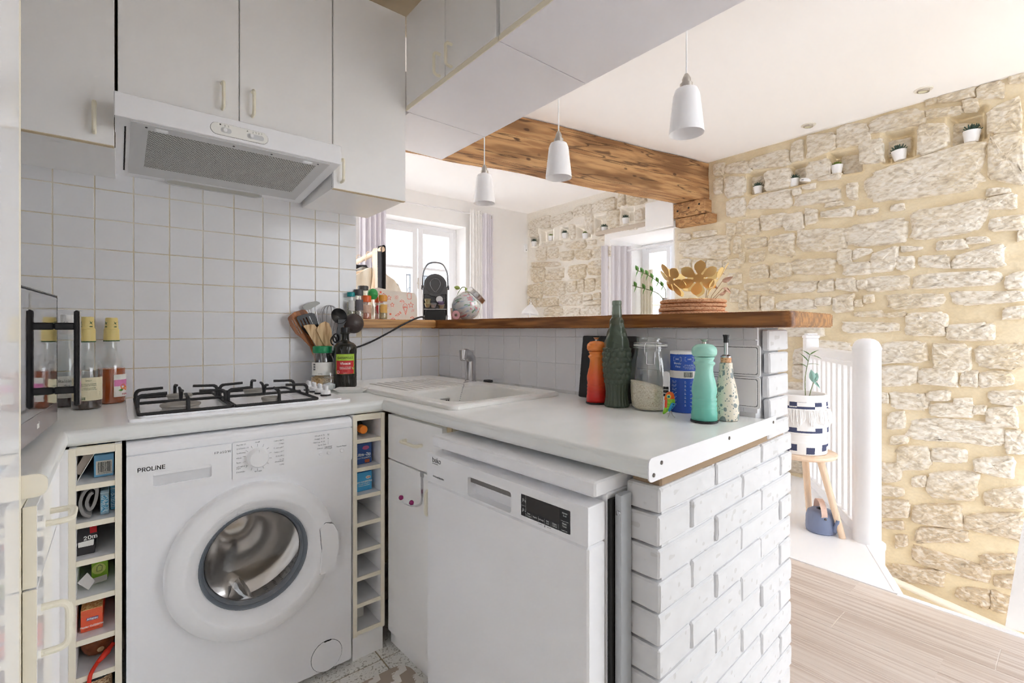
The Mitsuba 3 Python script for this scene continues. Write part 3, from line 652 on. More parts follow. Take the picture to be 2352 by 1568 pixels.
# base unit of the left worktop
lc = thing('base_cupboard', 'narrow white base cupboard with drawer and door under the microwave', 'cupboard')
part(lc, 'carcass', box(-0.73, 1.174, 0.09, -0.128, 1.595, 0.846, 0.001), 'cream_edge')
part(lc, 'plinth', box(-0.73, 1.18, 0.0, -0.16, 1.60, 0.09, 0), 'laminate')
part(lc, 'corner_filler', box(-0.128, 1.5965, 0.09, -0.0937, 1.604, 0.845, 0.0005), 'laminate')
dw = part(lc, 'drawer', box(-0.127, 1.174, 0.690, -0.1085, 1.5935, 0.832, 0.0015), 'gloss_white')
part(dw, 'edge_band', box(-0.1265, 1.1725, 0.690, -0.109, 1.1745, 0.832, 0), 'cream_edge')
part(dw, 'handle', tr(dhandle(0.085, 0.038, 0.0062), FX(-0.1085, 1.345, 0.760)), 'cream_plastic')
do = part(lc, 'door', box(-0.127, 1.174, 0.095, -0.1085, 1.5935, 0.686, 0.0015), 'gloss_white')
part(do, 'edge_band', box(-0.1265, 1.1725, 0.095, -0.109, 1.1745, 0.686, 0), 'cream_edge')
part(do, 'handle', tr(dhandle(0.085, 0.038, 0.0062), FX(-0.1085, 1.232, 0.585) @ rot([0, 0, 1], math.pi / 2)), 'cream_plastic')

def pigeon(label, x0, x1, shelves, z0):
    t = thing('shelf_unit', label, 'shelf unit')
    w = 0.0135
    part(t, 'side_panel', box(x0, 1.603, z0, x0 + w, 2.12, 0.845, 0.0008), 'laminate')
    part(t, 'side_panel', box(x1 - w, 1.603, z0, x1, 2.12, 0.845, 0.0008), 'laminate')
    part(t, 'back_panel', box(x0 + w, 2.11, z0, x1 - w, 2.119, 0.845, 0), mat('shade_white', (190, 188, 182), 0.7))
    for z in shelves:
        s = part(t, 'shelf', box(x0 + w, 1.606, z - 0.0065, x1 - w, 2.11, z + 0.0065, 0.0006), mat('shelf_laminate', (208, 209, 210), 0.45))
        part(s, 'edge_band', box(x0 + w, 1.6035, z - 0.0068, x1 - w, 1.6065, z + 0.0068, 0.0004), 'cream_edge')
    for a, b in ((x0, x0 + w), (x1 - w, x1)):
        part(t, 'edge_band', box(a - 0.0003, 1.600, z0, b + 0.0003, 1.6035, 0.845, 0.0006), 'cream_edge')
    part(t, 'top_rail', box(x0 + w, 1.6015, 0.826, x1 - w, 1.62, 0.845, 0.0006), 'cream_edge')
    part(t, 'plinth', box(x0 + 0.002, 1.612, 0.0, x1 - 0.002, 1.63, z0 - 0.001, 0.0006), 'laminate')
    return t
LS = [0.745, 0.650, 0.556, 0.461, 0.357, 0.264, 0.17]
RS = [0.754, 0.656, 0.561, 0.466, 0.372, 0.279, 0.187, 0.094]
pigeon('narrow white pigeonhole shelf unit left of the washing machine, full of packets', -0.0935, 0.0085, LS, 0.085)
pigeon('narrow white pigeonhole shelf unit right of the washing machine', 0.620, 0.734, RS, 0.085)

# ------------------------------------------------------------------ washing machine
wm = thing('washing_machine', 'white front-loading washing machine under the hob worktop', 'washing machine')
wx0, wx1, wy = 0.0175, 0.613, 1.60
cx, cz = 0.320, 0.457
front = rrect(wx0, 0.02, wx1, 0.812, 0.006).difference(Point(cx, cz).buffer(0.150, quad_segs=24))
part(wm, 'front_panel', prism(front, 0.02, FY(0, wy + 0.02, 0)), 'enamel')
part(wm, 'body', cat_(box(wx0, wy + 0.02, 0.02, wx0 + 0.012, 2.15, 0.812, 0.001), box(wx1 - 0.012, wy + 0.02, 0.02, wx1, 2.15, 0.812, 0.001), box(wx0, 2.13, 0.02, wx1, 2.15, 0.812, 0), box(wx0, wy + 0.02, 0.02, wx1, 2.15, 0.03, 0)), 'enamel')
r = 0.02
lidp = [(wy - 0.006, 0.812), (wy - 0.006, 0.826)] + [(wy - 0.006 + 0.02 * (1 - math.cos(t)), 0.826 + 0.016 * math.sin(t)) for t in np.linspace(0.2, math.pi / 2, 6)] + [(2.15, 0.843), (2.15, 0.812)]
part(wm, 'lid', prism(Polygon(lidp), wx1 - wx0, np.array([[0, 0, 1, wx0], [1, 0, 0, 0], [0, 1, 0, 0], [0, 0, 0, 1.0]])), 'enamel', 40)
MW = FY(0, wy, 0)
cp = part(wm, 'control_panel', prism(rrect(0.2585, 0.700, wx1, 0.809, 0.004), 0.008, MW), 'plastic_white')
dr_ = part(wm, 'detergent_drawer', prism(rrect(wx0, 0.700, 0.2565, 0.809, 0.004).difference(rrect(0.073, 0.720, 0.207, 0.757, 0.004)), 0.008, MW), 'plastic_white')
part(dr_, 'grip_recess', prism(rrect(0.071, 0.718, 0.209, 0.759, 0.004), 0.0005, MW), col((214, 215, 218), 0.4))  # grey colour stands in for the shading inside the grip recess
part(dr_, 'grip_lip', prism(rrect(0.0735, 0.749, 0.2065, 0.7565, 0.003), 0.0065, MW), 'plastic_white')
part(dr_, 'lettering', cat_(text('PROLiNE', 0.0105, FY(0.039, wy - 0.008, 0.765), bold=True), text('FP 610 W', 0.0065, FY(0.213, wy - 0.008, 0.784))), 'black_plastic')
k_ = part(cp, 'dial', tr(lathe([(0.029, 0), (0.029, 0.006), (0.0265, 0.022), (0.024, 0.025), (0.0, 0.0255)], 40), FY(0.324, wy - 0.008, 0.757)), 'plastic_white')
part(k_, 'pointer', prism(rrect(0.3232, 0.776, 0.3248, 0.783, 0.0004), 0.0335, MW), 'hood_grey')
pr = []
for s, x, z, al in (('Arr\u00eat', 0.324, 0.8005, 'c'), ('Coton 90\u00b0C', 0.398, 0.7965, 'r'), ('Coton', 0.398, 0.786, 'r'), ('Coton 60\u00b0C', 0.398, 0.7745, 'r'), ('Coton 40\u00b0C', 0.398, 0.7615, 'r'), ('Eco 20\u00b0C', 0.398, 0.749, 'r'), ('Facile', 0.398, 0.7375, 'r'), ("d'entretien", 0.398, 0.732, 'r'), ('Laine', 0.398, 0.722, 'r'), ('Rin\u00e7age', 0.326, 0.7135, 'c'),
                    ('Rapide 15', 0.268, 0.799, 'l'), ('Quotidien 60', 0.268, 0.788, 'l'), ('Chemises', 0.268, 0.775, 'l'), ('Mixte', 0.268, 0.7605, 'l'), ('Sport', 0.268, 0.747, 'l'), ('Lavage \u00e0 la', 0.268, 0.7355, 'l'), ('main', 0.268, 0.730, 'l'), ('Essorage', 0.268, 0.7195, 'l'),
                    ('Lavage', 0.508, 0.7945, 'r'), ('Rin\u00e7age', 0.508, 0.784, 'r'), ('Essorage', 0.508, 0.7735, 'r'), ('Fin', 0.508, 0.763, 'r'), ('3h', 0.516, 0.7945, 'l'), ('6h', 0.516, 0.784, 'l'), ('9h', 0.516, 0.7735, 'l'), ('12h', 0.516, 0.763, 'l'), ('Options', 0.507, 0.7525, 'c'), ('Supprimer', 0.533, 0.7545, 'c'), ("l'essorage", 0.533, 0.7495, 'c'), ('D\u00e9part/Pause', 0.577, 0.7495, 'c')):
    pr.append(text(s, 0.0038, FY(x, wy - 0.008, z), align=al))
for z in (0.7965, 0.786, 0.7755, 0.765):
    pr.append(prism(Point(0.512, z).buffer(0.0014), 0.0086, MW))
pr.append(prism(Point(0.533, 0.783).buffer(0.0014), 0.0086, MW)); pr.append(prism(sbox(0.5328, 0.765, 0.5332, 0.778), 0.0085, MW)); pr.append(text('N', 0.0055, FY(0.5305, wy - 0.008, 0.793)))
for k in range(14):
    q = 2 * math.pi * k / 14 + 0.22
    a0 = 0.0325; a1 = 0.040
    pr.append(prism(Polygon([(0.324 + r_ * math.cos(q + e), 0.757 + r_ * math.sin(q + e)) for r_, e in ((a0, -0.01), (a1, -0.01), (a1, 0.01), (a0, 0.01))]), 0.0084, MW))
part(cp, 'print', cat_(*pr), mat('print_grey', (96, 98, 102), 0.6))
for x, z in ((0.509, 0.737), (0.535, 0.737), (0.577, 0.737)):
    part(cp, 'button', tr(lathe([(0.0068, 0), (0.0068, 0.004), (0.005, 0.0055), (0, 0.0056)], 24), FY(x, wy - 0.008, z)), 'enamel')
MD = FY(cx, wy, cz)
dg = part(wm, 'door', tr(ring([(0.226, 0.0), (0.227, 0.022), (0.222, 0.034), (0.208, 0.043), (0.187, 0.047), (0.176, 0.043), (0.160, 0.028), (0.147, 0.014), (0.145, 0.0)], 72), MD), 'plastic_white', 40)
part(dg, 'seal_ring', tr(ring([(0.1475, 0.013), (0.145, 0.016), (0.141, 0.014), (0.133, 0.000), (0.131, -0.012), (0.150, -0.012)], 64), MD), mat('dark_grey_plastic', (104, 112, 120), 0.3), 40)
glass_prof = [(0.141, 0.010)] + [(0.132 * math.cos(t), 0.004 - 0.030 * math.sin(t)) for t in np.linspace(0.05, math.pi / 2 - 0.02, 10)]
scene['thin_glass'] = {'type': 'thindielectric', 'int_ior': 1.5}
a_ = np.arange(48) * 2 * math.pi / 48
part(dg, 'porthole', tr(loft([np.stack([r * np.cos(a_), r * np.sin(a_), np.full(48, z)], 1) for r, z in glass_prof], cap=False), MD), 'thin_glass', True)
hp = Polygon([(0.497, 0.510), (0.514, 0.520), (0.535, 0.512), (0.548, 0.486), (0.551, 0.437), (0.544, 0.395), (0.528, 0.366), (0.497, 0.3665), (0.5035, 0.438)]).buffer(0.002)
part(dg, 'door_grip', cat_(prism(hp, 0.0515, MW)), 'plastic_white')
part(dg, 'grip_joint', prism(hp.buffer(0.0016), 0.045, MW), mat('joint_grey', (120, 122, 126), 0.6))
mat('drum_steel', (206, 203, 200), 0.16, 1.0)
def tx_drum(p, n, uv):
    x = (p.x + p.y) / 0.012; z = p.z / 0.012
    d = dr.sqrt(dr.square(x - dr.floor(x) - 0.5) + dr.square(z - dr.floor(z) - 0.5))
    return mikit.mix(lin((222, 218, 214)), lin((50, 48, 47)), mikit.smoothstep(0.22, 0.15, d))
mat('drum_perforated', mikit.proc(tx_drum), 0.2, 1.0)
drum = part(wm, 'drum', tr(loft([np.stack([r * np.cos(a_), r * np.sin(a_), np.full(48, z)], 1) for r, z in ((0.128, -0.012), (0.150, -0.03), (0.215, -0.05), (0.225, -0.10), (0.225, -0.24), (0.19, -0.27), (0.10, -0.275), (0.06, -0.255), (0.0005, -0.255))], cap=False), MD), 'drum_steel', 40)
part(drum, 'drum_wall', tr(loft([np.stack([r * np.cos(a_), r * np.sin(a_), np.full(48, z)], 1) for r, z in ((0.224, -0.12), (0.224, -0.235))], cap=False), MD), 'drum_perforated', True)
for k in range(3):
    M = MD @ rot([0, 0, 1], 0.5 + k * 2 * math.pi / 3)
    part(drum, 'paddle', tr(loft([np.array([[0.222, -w, z], [0.17, -w * 0.45, z], [0.158, 0, z], [0.17, w * 0.45, z], [0.222, w, z]]) for z, w in ((-0.10, 0.03), (-0.17, 0.04), (-0.24, 0.03))]), M), 'drum_steel', 40)
part(wm, 'filter_cover', prism(Point(0.531, 0.067).buffer(0.049, quad_segs=20), 0.002, MW), 'enamel')
part(wm, 'filter_joint', prism(Point(0.531, 0.067).buffer(0.0505, quad_segs=20), 0.0008, MW), 'joint_grey')
part(wm, 'filter_notch', prism(rrect(0.522, 0.1135, 0.545, 0.1165, 0.001), 0.0025, MW), 'black_gap')
for x in (0.06, 0.57):
    part(wm, 'foot', cyl((x, 1.66, 0.0), (x, 1.66, 0.025), 0.018), 'black_plastic')

# ------------------------------------------------------------------ sink base cupboard and dishwasher (right-hand run)
bc = thing('base_cupboard', 'white corner base cupboard with drawer and door under the sink, beside the dishwasher', 'cupboard')
part(bc, 'side_panel', rbox(0.040, 0.354, 0.075, 0.60, 0.372, 0.845, 0.001), 'cream_edge')
part(bc, 'side_panel', rbox(0.040, 0.0, 0.075, 0.60, 0.018, 0.70, 0.001), 'cream_edge')
part(bc, 'floor_panel', rbox(0.040, 0.018, 0.075, 0.60, 0.354, 0.093, 0.001), 'cream_edge')
part(bc, 'front_rail', rbox(0.040, 0.018, 0.80, 0.058, 0.354, 0.845, 0.001), 'cream_edge')
part(bc, 'side_edge', rbox(0.036, 0.348, 0.075, 0.041, 0.372, 0.845, 0.0005), 'edge_tan')
dr2 = part(bc, 'drawer', rbox(0.020, 0.006, 0.682, 0.0385, 0.345, 0.838, 0.0012), 'laminate')
part(dr2, 'handle', tr(dhandle(0.10, 0.024, 0.0055), FR(0.020, 0.181, 0.765)), 'cream_plastic')
do2 = part(bc, 'door', rbox(0.020, 0.006, 0.066, 0.0385, 0.345, 0.677, 0.0012), 'laminate')
part(do2, 'handle', tr(dhandle(0.075, 0.024, 0.0055), FR(0.020, 0.292, 0.60) @ rot([0, 0, 1], math.pi / 2)), 'cream_plastic')
part(bc, 'plinth', rbox(0.045, -0.02, 0.0, 0.06, 0.39, 0.064, 0.0006), 'laminate')
hk = thing('door_hook', 'chrome over-door hook with two purple balls hung on the sink cupboard', 'hook')
part(hk, 'strap', tr(prism(sbox(-0.006, 0.60, 0.006, 0.679), 0.0015, np.eye(4)), FR(0.0195, 0.234, 0.0)), 'chrome')
part(hk, 'clip', tr(box(-0.009, 0.664, 0, 0.009, 0.681, 0.003, 0.0005), FR(0.0195, 0.234, 0.0)), 'steel')
for pts in ([(0.0, 0.603, 0.002), (0.0, 0.580, 0.004), (-0.006, 0.572, 0.014), (-0.016, 0.572, 0.022), (-0.022, 0.582, 0.027)], [(0.0, 0.600, 0.002), (-0.004, 0.578, 0.006), (-0.022, 0.570, 0.024), (-0.046, 0.576, 0.038), (-0.060, 0.592, 0.043)]):
    q = part(hk, 'prong', tr(tube(smooth_path(pts, 5), 0.0022, 8), FR(0.0195, 0.234, 0.0)), 'chrome')
    part(q, 'ball', tr(trimesh.creation.icosphere(3, 0.0078), FR(0.0195, 0.234, 0.0) @ mv(*pts[-1])), mat('purple_bead', (142, 28, 96), 0.25), True)

dm = thing('dishwasher', 'white freestanding dishwasher with a dark control display beside the brick pier', 'dishwasher')
part(dm, 'body', rbox(0.0, 0.385, 0.10, 0.57, 0.972, 0.80, 0.002), 'enamel')
part(dm, 'top_lid', rbox(-0.040, 0.382, 0.800, 0.58, 0.972, 0.8325, 0.004), 'enamel')
part(dm, 'door', rbox(-0.060, 0.386, 0.105, -0.002, 0.970, 0.7045, 0.004), 'enamel')
cpn = rrect(0.386, 0.7065, 0.970, 0.786, 0.003).difference(rrect(0.578, 0.711, 0.744, 0.7605, 0.007))
dp = part(dm, 'control_panel', prism(cpn, 0.055, FR(-0.005, 0, 0)), 'enamel')
g = part(dp, 'grip_recess', prism(rrect(0.576, 0.709, 0.746, 0.7625, 0.007), 0.028, FR(-0.005, 0, 0)), 'enamel')
part(g, 'grip_bar', prism(sbox(0.578, 0.744, 0.744, 0.7605), 0.045, FR(-0.005, 0, 0)), mat('grip_grey', (128, 126, 124), 0.25, 0.6))
MP = FR(-0.060, 0, 0)
ds = part(dp, 'display', prism(rrect(0.779, 0.7185, 0.924, 0.7665, 0.001), 0.0012, MP), mat('display_black', (24, 24, 26), 0.12))
pr = [text('P+', 0.0075, MP, 0.783, 0.750, 0.0016), text('P-', 0.0075, MP, 0.783, 0.7275, 0.0016)]
for s, x, z in (('Demi', 0.804, 0.7265), ('Charge', 0.804, 0.7215), ('Rapide', 0.8235, 0.724), ('S\u00e9chage+', 0.8425, 0.724), ('Auto', 0.861, 0.7265), ('Arr\u00eat', 0.861, 0.7215), ('D\u00e9part', 0.8815, 0.7265), ('Diff\u00e9r\u00e9', 0.8815, 0.7215), ('Marche', 0.910, 0.757), ('Arr\u00eat', 0.910, 0.7515), ('D\u00e9part', 0.909, 0.735), ('Pause', 0.909, 0.7295), ('Reset 3 sec', 0.909, 0.721)):
    pr.append(text(s, 0.0034 if len(s) < 9 else 0.0026, MP, x, z, 0.0016, align='c', sx=0.85))
pr += [prism(sbox(0.780, 0.7415, 0.7945, 0.742), 0.0016, MP), prism(sbox(0.900, 0.7415, 0.921, 0.742), 0.0016, MP), prism(sbox(0.7945, 0.719, 0.7949, 0.766), 0.0015, MP)]
for x in (0.8135, 0.8335, 0.8525, 0.871, 0.892):
    pr.append(prism(sbox(x, 0.719, x + 0.0003, 0.731), 0.0015, MP))
part(ds, 'print', cat_(*pr), mat('print_white', (196, 198, 200), 0.6))
part(ds, 'screen', prism(sbox(0.798, 0.7335, 0.896, 0.765), 0.0015, MP), mat('screen_brown', (40, 36, 33), 0.1))
part(dp, 'lettering', cat_(text('beko', 0.0135, MP, 0.413, 0.7655, 0.0006), prism(sbox(0.415, 0.761, 0.441, 0.7623), 0.0006, MP), text('ProSmartInverter', 0.0048, MP, 0.417, 0.724, 0.0006)), mat('letter_grey', (60, 62, 66), 0.5))
part(dp, 'icons', cat_(prism(sbox(0.832, 0.7143, 0.845, 0.7146), 0.0006, MP), prism(sbox(0.858, 0.7143, 0.872, 0.7146), 0.0006, MP), text('8', 0.004, MP, 0.8505, 0.7125, 0.0006)), 'print_grey')
part(dm, 'plinth', rbox(0.0, 0.39, 0.0, 0.02, 0.968, 0.10, 0.001), 'enamel')
fs = thing('filler_strip', 'grey metal filler strip between the dishwasher and the brick pier', 'strip')
part(fs, 'strip', rbox(0.012, 0.983, 0.0, 0.05, 0.998, 0.80, 0.001), mat('grey_paint', (176, 180, 184), 0.4, 0.2))
part(fs, 'screw', tr(lathe([(0.0055, 0), (0.0052, 0.002), (0.002, 0.003), (0, 0.0028)], 14), FR(0.012, 0.991, 0.763)), 'steel')
part(fs, 'gap_sheet', rbox(-0.0005, 0.974, 0.0, 0.40, 0.981, 0.79, 0.0), 'black_gap')  # black sheet filling the gap beside the dishwasher

# ------------------------------------------------------------------ gas hob
hb = thing('gas_hob', 'white four-burner gas hob with black pan supports set in the worktop', 'hob')
hx0, hx1, hy0, hy1 = 0.022, 0.632, 1.648, 2.165
def hobz(x, y): return ZC
part(hb, 'plate', cat_(prism(rrect(hx0, hy0, hx1, hy1, 0.012), 0.008, mv(z=ZC)), prism(rrect(hx0 + 0.022, hy0 + 0.02, hx1 - 0.022, hy1 - 0.02, 0.02).difference(rrect(hx0 + 0.045, hy0 + 0.04, hx0 + 0.455, hy1 - 0.04, 0.03)), 0.012, mv(z=ZC))), 'enamel', 40)
mat('iron', (26, 26, 27), 0.5)
burners = [(0.145, 1.725, 0.050), (0.162, 1.965, 0.036), (0.390, 1.965, 0.036), (0.385, 1.70, 0.027)]
mat('burner_alu', (186, 182, 176), 0.5, 0.3)
mat('burner_cap', (150, 145, 138), 0.55, 0.3)
for x, y, r in burners:
    b = part(hb, 'burner', tr(lathe([(r * 0.98, 0), (r, 0.006), (r * 0.90, 0.009), (r * 0.93, 0.015), (r * 0.97, 0.018)], 36, lambda rr, z, t: rr * (1 + (0.03 * math.sin(t * 22) if z > 0.015 else 0))), mv(x, y, ZC + 0.008)), 'burner_alu')
    part(b, 'cap', tr(lathe([(r * 0.99, 0), (r * 1.03, 0.003), (r * 1.01, 0.007), (r * 0.9, 0.0085), (0, 0.0087)], 36), mv(x, y, ZC + 0.025)), 'burner_cap')
    part(b, 'igniter', cyl((x + r * 0.9, y + r * 0.55, ZC + 0.008), (x + r * 0.9, y + r * 0.55, ZC + 0.032), 0.0025, n=8), 'plastic_white')
def grate(x0, x1, y0, y1, bs):
    zt = ZC + 0.052; q = []
    g = part(hb, 'pan_support', cat_(tube(fillet([(x0, y0, zt - 0.036), (x1, y0, zt - 0.036), (x1, y1, zt - 0.036), (x0, y1, zt - 0.036), (x0, y0, zt - 0.036)], 0.02), 0.0048, 8)), 'iron')
    ym = (y0 + y1) / 2
    for yy, xx, s in ((y0 + 0.13, x0, 1), (y1 - 0.12, x0, 1), (y0 + 0.13, x1, -1), (y1 - 0.12, x1, -1)):
        part(g, 'finger', tube(fillet([(xx, yy, zt - 0.036), (xx, yy, zt + 0.002), (xx + s * 0.072, yy, zt + 0.005)], 0.016), [0.0055] * 2 + [0.0055] * 3 + [0.0045] * 2, 8), 'iron')
    for xx, yy, s in (((x0 + x1) / 2, y0, 1), ((x0 + x1) / 2, y1, -1)):
        part(g, 'finger', tube(fillet([(xx, yy, zt - 0.036), (xx, yy, zt), (xx, yy + s * 0.065, zt + 0.005)], 0.016), [0.0052] * 6 + [0.0045], 8), 'iron')
    part(g, 'cross_bar', tube([(x0, ym, zt - 0.030), (x1, ym, zt - 0.030)], 0.0048, 8), 'iron')
    for yy in (ym - 0.035, ym + 0.035):
        part(g, 'finger', tube(fillet([((x0 + x1) / 2, ym, zt - 0.03), ((x0 + x1) / 2, (ym + yy) / 2, zt + 0.003), ((x0 + x1) / 2, yy + (0.02 if yy > ym else -0.02), zt + 0.006)], 0.015), [0.0048] * 6 + [0.004], 8), 'iron')
grate(0.045, 0.272, 1.672, 2.09, None)
grate(0.280, 0.528, 1.672, 2.09, None)
for k in range(4):
    y = 1.965 - k * 0.067
    kb = part(hb, 'knob', tr(lathe([(0.015, 0), (0.017, 0.003), (0.0165, 0.012), (0.013, 0.016), (0, 0.017)], 24), mv(0.582, y, ZC + 0.017)), 'plastic_white')
    part(kb, 'grip', tr(box(-0.0055, -0.0155, 0, 0.0055, 0.0155, 0.020, 0.003), mv(0.582, y, ZC + 0.030)), 'plastic_white')
    part(kb, 'skirt', tr(lathe([(0.0185, 0), (0.0185, 0.006), (0.016, 0.008)], 24), mv(0.582, y, ZC + 0.0095)), 'black_plastic')

# ------------------------------------------------------------------ sink and tap
sk = thing('sink', 'white built-in sink with drainer under the bar ledge', 'sink')
MS = RM
def rr3(x0, y0, x1, y1, r, z, n=6):
    p = np.array(rrect(x0, y0, x1, y1, r).exterior.coords)[:-1]
    return np.column_stack([p, np.full(len(p), z)])
outer = [(0.052, 0.001), (0.052, 0.008), (0.056, 0.013), (0.064, 0.015)]
ox0, oy0, ox1, oy1 = 0.052, -0.355, 0.562, 0.56
bx0, by0, bx1, by1 = 0.100, -0.318, 0.492, 0.028
ringsO = [rr3(ox0 + e, oy0 + e, ox1 - e, oy1 - e, 0.03, ZC + z) for e, z in ((0, 0.0005), (0, 0.009), (0.003, 0.013), (0.009, 0.0155))]
rim_top = prism(rrect(ox0 + 0.009, oy0 + 0.009, ox1 - 0.009, oy1 - 0.009, 0.03).difference(rrect(bx0, by0, bx1, by1, 0.07)), 0.0015, mv(z=ZC + 0.014))
part(sk, 'rim', tr(cat_(loft(ringsO, cap=False), rim_top), MS), mat('sink_white', (229, 229, 226), 0.16), 40)
part(sk, 'basin', tr(loft([rr3(bx0 + e, by0 + e, bx1 - e, by1 - e, 0.07, ZC + z) for e, z in ((0, 0.0155), (0.004, 0.012), (0.008, 0.0), (0.02, -0.13), (0.035, -0.15), (0.10, -0.155), (0.17, -0.156))], cap=False), MS), 'sink_white', 40)
for k in range(9):
    b = 0.14 + k * 0.036
    part(sk, 'drainer_ridge', tr(tube([(b, 0.06, ZC + 0.0145), (b, 0.075, ZC + 0.0165), (b, 0.36, ZC + 0.0165), (b, 0.38, ZC + 0.0145)], 0.004, 8), MS), 'sink_white', True)
part(sk, 'drain', tr(lathe([(0.042, 0.0), (0.042, 0.003), (0.034, 0.004), (0.03, 0.001), (0, 0.001)], 32), MS @ mv(0.296, -0.145, ZC - 0.157)), 'steel')
MO = RM @ frame((0.30, 0.013, ZC), (1, 0, 0), (0, 0, 1))
ov = part(sk, 'overflow_plate', prism(rrect(-0.045, -0.052, 0.0, -0.022, 0.002), 0.003, MO), 'steel')
part(ov, 'hole', cat_(*[prism(rrect(x, -0.046, x + 0.006, -0.028, 0.003), 0.0035, MO) for x in (-0.040, -0.030, -0.020, -0.010)]), 'black_gap')
tap = thing('mixer_tap', 'short chrome mixer tap behind the sink', 'tap')
tb = R_(0.525, -0.165, ZC + 0.0155)
part(tap, 'base', tr(lathe([(0.027, 0), (0.027, 0.004), (0.023, 0.007), (0.0225, 0.012)], 32), mv(*tb)), 'chrome')
part(tap, 'body', tr(lathe([(0.0235, 0), (0.0225, 0.07), (0.024, 0.085), (0.021, 0.105), (0.012, 0.116), (0, 0.118)], 32), mv(tb[0], tb[1], tb[2] + 0.010)), 'chrome', 50)
spx = smooth_path([tb + [0, 0, 0.10], tb + [-0.026, -0.022, 0.122], tb + [-0.062, -0.052, 0.134], tb + [-0.092, -0.078, 0.130]], 5)
part(tap, 'spout', tube(spx, np.linspace(0.0215, 0.0175, len(spx)), 16), 'chrome', True)
sp_ = part(tap, 'spray_head', cyl(tb + [-0.090, -0.075, 0.147], tb + [-0.095, -0.082, 0.107], 0.0190, 0.0155, 24, 0.002), 'chrome', 40)
part(sp_, 'nozzle', cyl(tb + [-0.0948, -0.0817, 0.109], tb + [-0.0955, -0.0827, 0.104], 0.0125, n=20), 'steel')
part(tap, 'lever', tr(loft([np.array([[0.0, -w, h], [0, w, h], [0, w, h + t_], [0, -w, h + t_]]) + [x, 0, 0] for x, w, h, t_ in ((0.0, 0.013, 0.116, 0.012), (0.03, 0.012, 0.122, 0.009), (0.06, 0.011, 0.132, 0.007))]), mv(tb[0], tb[1], tb[2]) @ rot([0, 0, 1], 0.9)), 'chrome', 40)
pc = tb + np.array([-0.022, -0.012, 0.002])
chain = smooth_path([pc, R_(0.46, -0.13, ZC + 0.016), R_(0.40, -0.05, ZC + 0.017), R_(0.365, -0.01, ZC + 0.012), R_(0.33, 0.012, ZC - 0.04)], 8)
single('plug_chain', 'thin grey plug chain running from the tap into the sink', 'chain', cat_(*[tr(trimesh.creation.icosphere(1, 0.0021), mv(*p)) for p in chain]), 'steel', True)
stp = single('sink_stopper', 'small dark rubber sink plug lying behind the tap', 'plug', tr(lathe([(0.02, 0), (0.022, 0.005), (0.02, 0.011), (0.0, 0.012)], 24), mv(*R_(0.575, -0.10, ZC + 0.0125))), 'black_plastic')

# ------------------------------------------------------------------ the bar and the oak ledge
bar = thing('bar_counter', 'thick brown oak bar top on the tiled half wall', 'bar counter')
pa = [R_(0.60, -0.56, 0)[:2], R_(0.60, 1.10, 0)[:2], (1.80, 0.53), (1.86, 1.2), (1.86, 2.16)]
pa = [tuple(R_(0.565, -0.506, 0)[:2]), tuple(R_(0.565, 1.148, 0)[:2]), (1.76, 0.515), (1.80, 2.141)]
pg = Polygon(pa).buffer(-0.03).buffer(0.03, quad_segs=6)
pg = unary_union([pg, Polygon(pa).intersection(sbox(0, 0.9, 3, 3)), sbox(1.263, 2.13, 1.80, 2.44)])
def slab(pg, z0, z1, c=0.004):
    rings = []
    for e, z in ((c, z0), (0, z0 + c), (0, z1 - c), (c, z1)):
        q = pg.buffer(-e, join_style=2).exterior
        rings.append(q)
    n = 96
    base = [np.array(q.interpolate(t, normalized=True).coords[0]) for q in [pg.exterior] for t in np.arange(n) / n]
    # keep the true corners: extrude in three steps instead of resampling
    return cat_(prism(pg.buffer(-c, join_style=2), z1 - z0, mv(z=z0)), prism(pg, z1 - z0 - 2 * c, mv(z=z0 + c)))
part(bar, 'board', slab(pg, 1.147, 1.190), 'oak_bar', 40)
ledge = thing('oak_ledge', 'light oak ledge of the half wall left of the bar, under the spice jars', 'ledge')
part(ledge, 'board', slab(Polygon([(0.80, 2.141), (1.262, 2.141), (1.262, 2.36), (0.868, 2.36), (0.868, 2.192), (0.80, 2.192)]), 1.150, 1.190), 'oak_shelf', 40)

# ------------------------------------------------------------------ ceiling beam, its corbels
nb = 44
bd = np.array([-0.9839, 0.1788]); bn2 = np.array([0.1788, 0.9839])
rings = []
for i in range(nb):
    s = -0.04 + i * 3.2 / (nb - 1)
    c0 = np.array([4.06, 2.165]) + bd * s
    pr_ = []
    for (w, z) in ((0.0, 2.62), (0.0, 2.52), (0.002, 2.41), (0.0, 2.33), (0.012, 2.305), (0.09, 2.296), (0.19, 2.296), (0.245, 2.302), (0.255, 2.32), (0.255, 2.45), (0.255, 2.62)):
        d_ = (meshkit.fbm(np.array([[s * 2.6, w * 9, z * 6]]), 3, 4)[0] - 0.5) * 0.045
        q = c0 + bn2 * (w + (d_ if w < 0.1 else -d_))
        pr_.append([q[0], q[1], min(z + (d_ * 0.9 if z < 2.4 else 0) + 0.016 * (s / 3), 2.622)])
    rings.append(np.array(pr_))
single('ceiling_beam', 'old rough timber beam under the ceiling, running to the stone wall', 'beam', loft(rings), 'beam_wood', 40)
cb = single('corbel', 'upper dark wooden corbel block with three holes under the end of the beam', 'corbel', cat_(tr(box(3.955, 2.135, 2.165, 4.1, 2.45, 2.295, 0.006).subdivide_to_size(0.05), np.eye(4))), 'beam_wood')
single('corbel', 'lower wooden corbel board with scratches, under the upper block', 'corbel', box(3.965, 2.085, 2.085, 4.1, 2.43, 2.160, 0.006), 'beam_wood')
